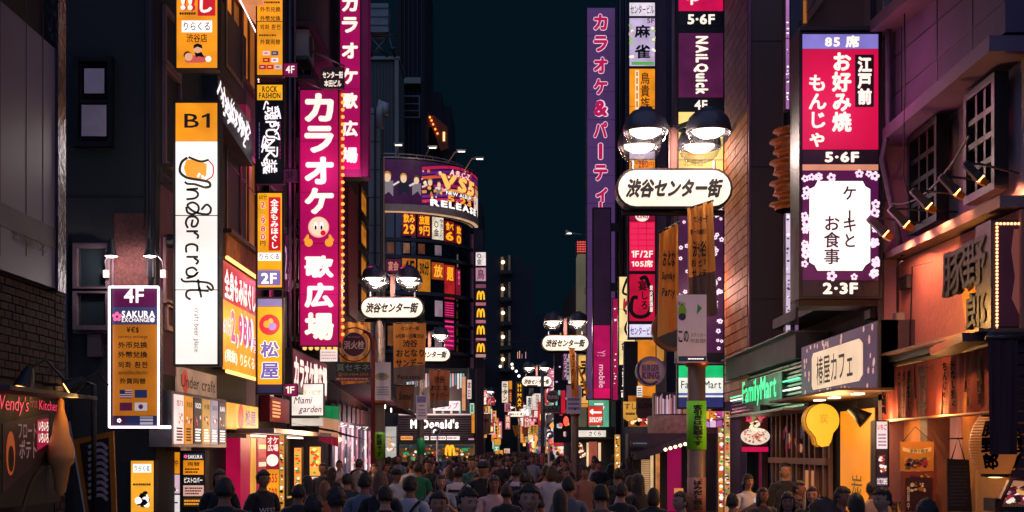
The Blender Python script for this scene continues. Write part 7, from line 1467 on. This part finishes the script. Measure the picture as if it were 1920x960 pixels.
tmp['down', 'jacket'] = skin_obj(body_chains('down', .026, 'shirt')); tmp['swing', 'jacket'] = skin_obj(body_chains('swing', .026, 'shirt'))
dg = bpy.context.evaluated_depsgraph_get()
raw = {k: bpy.data.meshes.new_from_object(o.evaluated_get(dg)) for k, o in tmp.items()}
for o in tmp.values(): bpy.data.objects.remove(o)
MESH = {}; tmp = {}
for k, me in raw.items():
    b = B(); b.add([tuple(v.co) for v in me.vertices], [tuple(f.vertices) for f in me.polygons])
    if k[1] == 'body':
        h = head_verts((0, -.015, HZ), 'skin'); b.add(h.v, h.f)
        for s in (-1, 1): b.blob((s * .076, .0, HZ - .012), (.010, .020, .032), 12, 8)
    else: b.v = [(x + .004 * math.sin(z * 60 + x * 25), y + .006 * math.sin(z * 38 + x * 40), z) for x, y, z in b.v]
    m2 = b.mesh('person_' + k[1], None, True)
    if k[1] == 'body':
        o = bpy.data.objects.new('figure_source', m2); COL.objects.link(o); rm = o.modifiers.new('r', 'REMESH'); rm.mode = 'VOXEL'; rm.voxel_size = .0075; rm.use_smooth_shade = True; tmp[k] = o
    else: MESH[k] = m2; m2.materials.append(None)
dg = bpy.context.evaluated_depsgraph_get()
for k, o in tmp.items(): MESH[k] = bpy.data.meshes.new_from_object(o.evaluated_get(dg)); MESH[k].name = 'person_body'; MESH[k].shade_smooth(); MESH[k].materials.clear(); MESH[k].materials.append(None)
for o in list(tmp.values()): bpy.data.objects.remove(o)
for kind, L in (('short', 0), ('flat', 0), ('long', 2.2), ('bob', .55), ('curly', 0), ('bun', 0), ('cap', 0), ('longer', 3.2)):
    b = head_verts((0, -.012, HZ + .004), 'long' if kind == 'longer' else kind, L=L, seed=len(kind))
    if kind == 'bun': b.blob((0, .12, HZ + .07), (.04, .04, .04), 12, 8)
    if kind == 'cap': b = head_verts((0, -.012, HZ + .004), 'flat'); 
    MESH['hair', kind] = b.mesh('person_hair', None, True); MESH['hair', kind].materials.append(None)
b = B(); b.blob((0, -.012, HZ + .055), (.094, .112, .075), 20, 10); b.blob((0, -.12, HZ + .05), (.07, .07, .008), 16, 6); MESH['cap'] = b.mesh('cap', None, True); MESH['cap'].materials.append(None)
b = B()
for s in (-1, 1): b.blob((s * .031, -.0945, HZ + .006), (.0095, .005, .0038), 12, 8)
MESH['eyes'] = b.mesh('eyes', None, True); MESH['eyes'].materials.append(None)
b = B()
for s in (-1, 1): b.tube([(s * .014, -.104, HZ + .024), (s * .03, -.105, HZ + .029), (s * .046, -.095, HZ + .024)], .0026, 6)
MESH['brows'] = b.mesh('brows', None, True); MESH['brows'].materials.append(None)
b = B(); b.blob((0, -.094, HZ - .063), (.020, .007, .0045), 12, 6); MESH['mouth'] = b.mesh('mouth', None, True); MESH['mouth'].materials.append(None)
b = B(); b.box(-.15, .10, 1.0, .15, .24, 1.40); b.box(-.11, .24, 1.03, .11, .29, 1.22)
for s in (-1, 1): b.tube([(s * .1, .12, 1.42), (s * .11, .02, 1.475), (s * .11, -.10, 1.40), (s * .12, -.12, 1.2), (s * .13, .1, 1.05)], .016, 6)
MESH['pack'] = b.mesh('backpack', None); MESH['pack'].materials.append(None)
b = B(); b.tube([(-.13, .10, 1.42), (-.08, .125, 1.36), (.02, .135, 1.2), (.15, .11, 1.02), (.2, .0, .92)], .016, 6); b.tube([(-.13, .10, 1.42), (-.13, -.02, 1.46), (-.04, -.13, 1.3), (.12, -.14, 1.08), (.2, 0, .92)], .016, 6); b.box(.17, -.1, .72, .25, .12, .95); MESH['strap'] = b.mesh('shoulder_bag', None); MESH['strap'].materials.append(None)
b = B(); b.box(-.038, -.32, 1.22, .038, -.31, 1.37); MESH['phone'] = b.mesh('phone', None); MESH['phone'].materials.append(None)
SKINS = [cloth('a87458'), cloth('9a684e'), cloth('b88468')]
def hairm(c): return pt(c, .45, 0, .3, 20, .6)
EYE = pt('1a1210', .2, bump=0); LIP = pt('9a5040', .5, bump=0)
def part_(root, name, me, mat):
    o = bpy.data.objects.new(name, me); COL.objects.link(o); o.parent = root; o.material_slots[0].link = 'OBJECT'; o.material_slots[0].material = mat; return o
NP = [0]
def person(px, ytop, D, label, face=True, turn=0.0, pose='down', shirt='2a2a30', trousers='1c1e28', hair='short', hc='120c0a', jacket=None, pack=None, strap=None, cap=None, phone=None, group=None, ex=None, h=None):
    x = (px - CX) / FP * D; hh = h or (HC - (ytop - VY) * D / FP); sc = max(.84, min(1.08, hh / 1.735)); NP[0] += 1
    r = empty('person', (x, D, 0), label, 'person', group, rz=(turn if face else PI + turn)); r.scale = (sc * (.94 + .04 * (NP[0] * 7 % 4)), sc, sc); r.rotation_euler.z += .25 * math.sin(NP[0] * 2.3)
    part_(r, 'body', MESH[pose, 'body'], SKINS[NP[0] % 3]); part_(r, 'shirt', MESH[pose, 'shirt'], cloth(shirt)); part_(r, 'trousers', MESH[pose, 'trousers'], cloth(trousers))
    part_(r, 'hair', MESH['hair', hair], hairm(hc))
    if face and D < 40: part_(r, 'eyes', MESH['eyes'], EYE); part_(r, 'eyebrows', MESH['brows'], EYE); part_(r, 'mouth', MESH['mouth'], LIP)
    if jacket: part_(r, 'jacket', MESH[pose if (pose, 'jacket') in MESH else 'down', 'jacket'], cloth(jacket))
    if cap: part_(r, 'cap', MESH['cap'], cloth(cap))
    if phone: part_(r, 'phone', MESH['phone'], em('a8c0e0', .9, False, 0))
    if pack: p = empty('backpack', r.location, *pack[1:], group='bags worn in the crowd') if False else part_(r, 'backpack', MESH['pack'], cloth(pack))
    if strap: part_(r, 'shoulder_strap', MESH['strap'], cloth(strap))
    if ex: ex(r)
    return r
def stripes(col, z0, z1, n, back=True):
    def f(r):
        for k in range(n):
            z = z0 + (z1 - z0) * k / n; b = B(); t_ = 24
            for i in range(t_):
                a0, a1 = 2 * PI * i / t_, 2 * PI * (i + 1) / t_; w_ = .175 if z < 1.3 else .165; d_ = .136
                P = [(w_ * math.cos(a), d_ * math.sin(a), zz) for a, zz in ((a0, z), (a1, z), (a1, z + (z1 - z0) / n * .45), (a0, z + (z1 - z0) / n * .45))]; b.add(P, [(0, 1, 2, 3)])
            b.obj('shirt_stripe', cloth(col), r)
    return f
def chest_text(s_, col, z, w_=.24, h_=.07):
    def f(r):
        V, Fc = layout(s_, .02); x0 = min(v[0] for v in V); x1 = max(v[0] for v in V); y0 = min(v[1] for v in V); y1 = max(v[1] for v in V); b = B()
        b.add([((x - (x0 + x1) / 2) / (x1 - x0) * w_, -.145 + .12 * ((x - (x0 + x1) / 2) / (x1 - x0)) ** 2, z + (y - y0) / (y1 - y0) * h_) for x, y in V], Fc); b.obj('lettering', cloth(col), r)
    return f
G = dict
for a in (
 (421, 891, 9.3, 'man seen from behind with short black hair, big head at the lower left', G(face=False, shirt='16181e', hair='short')),
 (412, 877, 13.5, 'person peeping out behind the large dark head at the lower left', G(face=True, shirt='1a1a22', hair='bob', turn=.5)),
 (493, 879, 13.2, 'young man in a dark baseball shirt with white chest lettering, looking right', G(face=True, turn=.55, shirt='15161e', hair='curly', pose='bag', ex=chest_text('WEST', 'c8c8d0', 1.17))),
 (577, 888, 14.5, 'long haired woman in a maroon patterned top holding a phone by the pizza posters', G(face=False, turn=.6, shirt='5a1a30', hair='long', pose='phone', hc='1a1010')),
 (588, 922, 8.6, 'dark head from behind at the bottom left of the crowd', G(face=False, shirt='14161c', hair='short')),
 (609, 899, 13.8, 'woman with fair brown hair in an orange top seen from behind', G(face=False, shirt='b05a3a', hair='long', hc='7a4a28')),
 (630, 909, 9.0, 'head with thick black hair left of the man in the grey shirt', G(face=False, turn=.5, shirt='c8a040', hair='curly')),
 (605, 866, 20, 'man in a grey jacket facing the camera below the awning', G(face=True, shirt='c8c4c0', jacket='3a3c48', hair='short')),
 (651, 885, 15.5, 'person with short dark hair in a dark bag strapped shirt', G(face=False, shirt='2c2c3a', hair='short', strap='14141a')),
 (684, 882, 11.8, 'broad man in a blue grey shirt seen from behind beside the long brown hair', G(face=False, shirt='5c6a80', hair='short')),
 (713, 878, 11.2, 'woman with long light brown hair and black top seen from behind', G(face=False, shirt='101216', hair='longer', hc='6a4028')),
 (742, 876, 17, 'man in a dark cap and white tee turned to the right', G(face=True, turn=.7, shirt='c8c4c4', hair='flat', cap='14161c')),
 (769, 889, 11.6, 'man in a white printed tee with a bag strap across his back', G(face=False, shirt='b8b4bc', hair='short', strap='16181e', ex=None)),
 (784, 866, 19.5, 'man in a bright green tee seen from behind', G(face=False, shirt='1c7a4c', hair='short')),
 (772, 862, 22, 'man in a pale tee beside the man in green', G(face=False, shirt='a8a8a8', hair='flat')),
 (804, 861, 21, 'man in a white tee and dark jacket walking towards the camera', G(face=True, shirt='d8d0d0', jacket='1a1c24', hair='short', pose='swing')),
 (826, 888, 15, 'woman with dark hair and a soft grey sweater facing the camera', G(face=True, shirt='8a929c', hair='long', pose='phone')),
 (822, 918, 9.2, 'dark haired person facing the camera with a blushing face at the bottom edge', G(face=True, shirt='c06a70', hair='curly', turn=.2)),
 (859, 872, 16.5, 'person in a white tee with dark horizontal stripes seen from behind', G(face=False, shirt='e0c8c8', hair='short', ex=stripes('2a1c2c', 1.0, 1.4, 4), strap='3a2028')),
 (876, 911, 8.0, 'biggest black haired head in the middle of the crowd', G(face=True, shirt='14161e', hair='curly', turn=.3)),
 (906, 862, 16.5, 'man in a black cap and black tee facing the camera', G(face=True, shirt='14161c', hair='flat', cap='101218')),
 (926, 888, 13.2, 'boy in an open dark shirt over a pale pink tee walking towards us', G(face=True, shirt='d8a8a0', hair='bob', pose='swing', hc='201410')),
 (893, 886, 17, 'dim figure in a plum shirt left of the checked shirt boy', G(face=True, shirt='4a2c3a', hair='long')),
 (968, 868, 15.5, 'man in a white lilac shirt wearing a black backpack', G(face=False, shirt='c8b8d0', hair='short', pack='1a1c26')),
 (985, 880, 14.5, 'man in black next to the backpacker', G(face=False, shirt='101218', hair='short')),
 (993, 904, 8.2, 'large round face close to the camera right of centre', G(face=True, shirt='15161c', hair='curly', hc='140c0c')),
 (1024, 871, 17.2, 'man in a pale pink dress shirt and light blue trousers walking away', G(face=False, shirt='e8b8ac', trousers='6a8090', hair='short', pose='swing')),
 (1066, 889, 11.6, 'broad man in a slate grey tee seen from behind', G(face=False, shirt='46566a', hair='short')),
 (1050, 914, 10.6, 'person with long dark hair in front of the slate grey tee', G(face=False, shirt='14161e', hair='long', hc='1c1210')),
 (1127, 904, 10.2, 'round cropped head seen from behind at the edge of the bright pavement', G(face=False, shirt='6a4a3c', hair='short', turn=.2)),
 (1160, 875, 16, 'dark figure under the round balcony', G(face=False, shirt='14161e', hair='short', pose='phone')),
 (1165, 903, 12.5, 'man in black leaning close to others by the shutter', G(face=False, shirt='12141a', hair='curly')),
 (1183, 889, 15, 'person in a pale pink top beside the long haired woman', G(face=False, shirt='b08a90', hair='bob')),
 (1197, 884, 13.5, 'tall woman all in black with very long black hair', G(face=False, shirt='0e1014', hair='longer', turn=.5)),
 (1278, 918, 10.5, 'dark head just left of the nearest lamp pole', G(face=True, turn=-.9, shirt='14161c', hair='short')),
 (1402, 886, 14.5, 'woman with dark bob raising a phone left of the suited man', G(face=True, shirt='c8c0c0', jacket=None, hair='bob', pose='phone', phone=True)),
 (1429, 911, 13, 'girl with long dark hair seated low beside the suited man', G(face=True, turn=.4, shirt='2c2c36', hair='long')),
 (1472, 865, 15.5, 'man in a dark suit and white shirt standing by the cafe window', G(face=True, turn=.3, shirt='e0d8d8', jacket='1a1c28', hair='short')),
 (1497, 899, 13.5, 'man in a dark jacket in front of the suited man', G(face=True, turn=.8, shirt='c8c0bc', jacket='20222c', hair='short')),
 (1477, 918, 10.2, 'smiling girl with short straight bangs facing the camera', G(face=True, shirt='2a2c34', hair='bob', hc='100c0c')),
 (1524, 909, 12, 'dark haired person looking down near the yellow charcoal sign', G(face=True, turn=-.4, shirt='181a22', hair='long')),
 (1545, 929, 5.6, 'huge brown haired head at the very bottom edge', G(face=False, shirt='1c1a1e', hair='curly', hc='4a2c1c')),
 (1578, 910, 10.8, 'man with wavy dark hair looking up before the glowing charcoal panel', G(face=True, turn=1.0, shirt='8a4a50', hair='curly')),
 (1655, 911, 9.4, 'broad dark man turned to the left before the ramen menu boards', G(face=True, turn=-1.1, shirt='15161c', hair='curly')),
 (1636, 899, 13.0, 'person in a chequered shirt behind the broad dark man', G(face=False, shirt='b8a898', hair='short')),
 (1738, 930, 7.4, 'large dark head below the red menu board', G(face=False, shirt='14141a', hair='short')),
 (1606, 921, 10, 'person with a pink scarf by the charcoal panel', G(face=False, shirt='b87078', hair='bob')),
 (1373, 925, 11.5, 'dark figure right of the poster strips', G(face=False, shirt='14161c', hair='short')),
 (560, 905, 12, 'man in charcoal tee behind the karaoke price board', G(face=False, shirt='22242c', hair='short')),
 (722, 905, 10, 'black top figure right of the long haired woman', G(face=False, shirt='121418', hair='flat')),
 (1225, 912, 12.5, 'dark figure crouching by the menu stand', G(face=False, shirt='16181e', hair='bob')),
 (950, 905, 12.5, 'dark tee walker right of the checked shirt boy', G(face=False, shirt='1c1e26', hair='short')),
 ):
    person(a[0], a[1], a[2] * 1.2, a[3], **a[4])
# checked overshirt, printed characters
rr = random.Random(77); used = set()
ZN = ((600, 680, 'under the awning'), (680, 745, 'by the left lamp pole'), (745, 800, 'before the burger shop window'), (800, 860, 'before the burger counter'), (860, 905, 'by the mauve shaft'), (905, 950, 'below the yellow box signs'), (950, 1000, 'in mid street'), (1000, 1040, 'by the arrow sign'), (1040, 1090, 'by the third lamp pole'), (1090, 1150, 'before the salmon stairway'), (1150, 1200, 'by the amber strip'))
CN = (('16181e', 'black'), ('8a8e9a', 'grey'), ('c8bcc0', 'white'), ('2c3a5a', 'navy'), ('6a2c38', 'wine'), ('3a3c30', 'olive'), ('a86a5a', 'salmon'), ('c8a878', 'beige'), ('2c6a5c', 'teal'), ('5a4a78', 'violet'), ('50352a', 'brown'), ('b8a040', 'mustard'))
HN = (('short', 'short haired'), ('bob', 'bobbed'), ('long', 'long haired'), ('curly', 'curly haired'), ('flat', 'crop haired'))
count = 0; tries = 0; placed = []
while count < 175 and tries < 6000:
    tries += 1
    D = 20 + 62 * (rr.random() ** .8); xl = -4.3 if D < 62 else -2.4; xr = 4.0 - (D - 25) * .025; x = rr.uniform(xl, xr); px = CX + x / D * FP
    if not (600 < px < 1200): continue
    if any(abs(x - q[0]) < .42 and abs(D - q[1]) < .7 for q in placed): continue
    zone = next(z[2] for z in ZN if z[0] <= px <= z[1]); c, cn = CN[rr.choices(range(12), (9, 4, 5, 4, 2, 2, 2, 2, 1, 1, 2, 1))[0]]; hk, hn = rr.choices(HN, (5, 1.2, 2, 3, 3))[0]; fc = rr.random() < .5; dn = ('near', 'middle', 'farther', 'far')[min(3, int((D - 20) / 16))]
    lab = '%s person in a %s top %s %s, %s rank' % (hn, cn, 'facing us' if fc else 'walking away', zone, dn)
    if lab in used: continue
    used.add(lab); placed.append((x, D)); count += 1
    person(px, 845, D, lab, face=fc, turn=rr.uniform(-.6, .6), pose=rr.choice(POSES), shirt=c, trousers=rr.choice(('1c1e28', '2c3240', '3a3430', '14161a')), hair=hk, hc=rr.choice(('120c0a', '1a100c', '3a2014', '0e0c0e')), h=rr.uniform(1.58, 1.8), group='pedestrians filling the street', pack=rr.choice((None, None, None, '1a1c26')) if not fc else None)
# the far crowd reads as one mass of heads and shoulders
b1, b2 = B(), B(); bs = [B() for _ in range(5)]
for k in range(520):
    D = 82 + 100 * rr.random(); xl = -2.3 - (D - 82) * .012; xr = 2.2 - (D - 82) * .008; x = rr.uniform(xl, xr) + (D - 82) * -.0; h = rr.uniform(1.55, 1.8)
    b1.blob((x, D, h - .11), (.08, .09, .12), 7, 5); b2.blob((x, D - .01 + .03, h - .09), (.088, .098, .115), 7, 5); q = bs[k % 5]; q.lathe([(.0, h - .24), (.13, h - .26), (.2, h - .34), (.19, h - .6), (.15, h - .8), (.16, h - .95), (.13, .4), (.09, .03), (0, .02)], (x, D, 0), 7)
cr = empty('crowd', (0, 130, 0), 'dense far crowd of tiny heads filling the end of the street', 'crowd', None, 'stuff')
for b, m_, n_ in [(b1, SKINS[0], 'faces'), (b2, hairm('120c0a'), 'hair')] + [(q, cloth(CN[i][0]), 'clothing') for i, q in enumerate(bs)]:
    b.v = [(x, y - 130, z) for x, y, z in b.v]; b.obj(n_, m_, cr, True)['kind'] = 'stuff'
bpy.data.objects.remove(_fo)
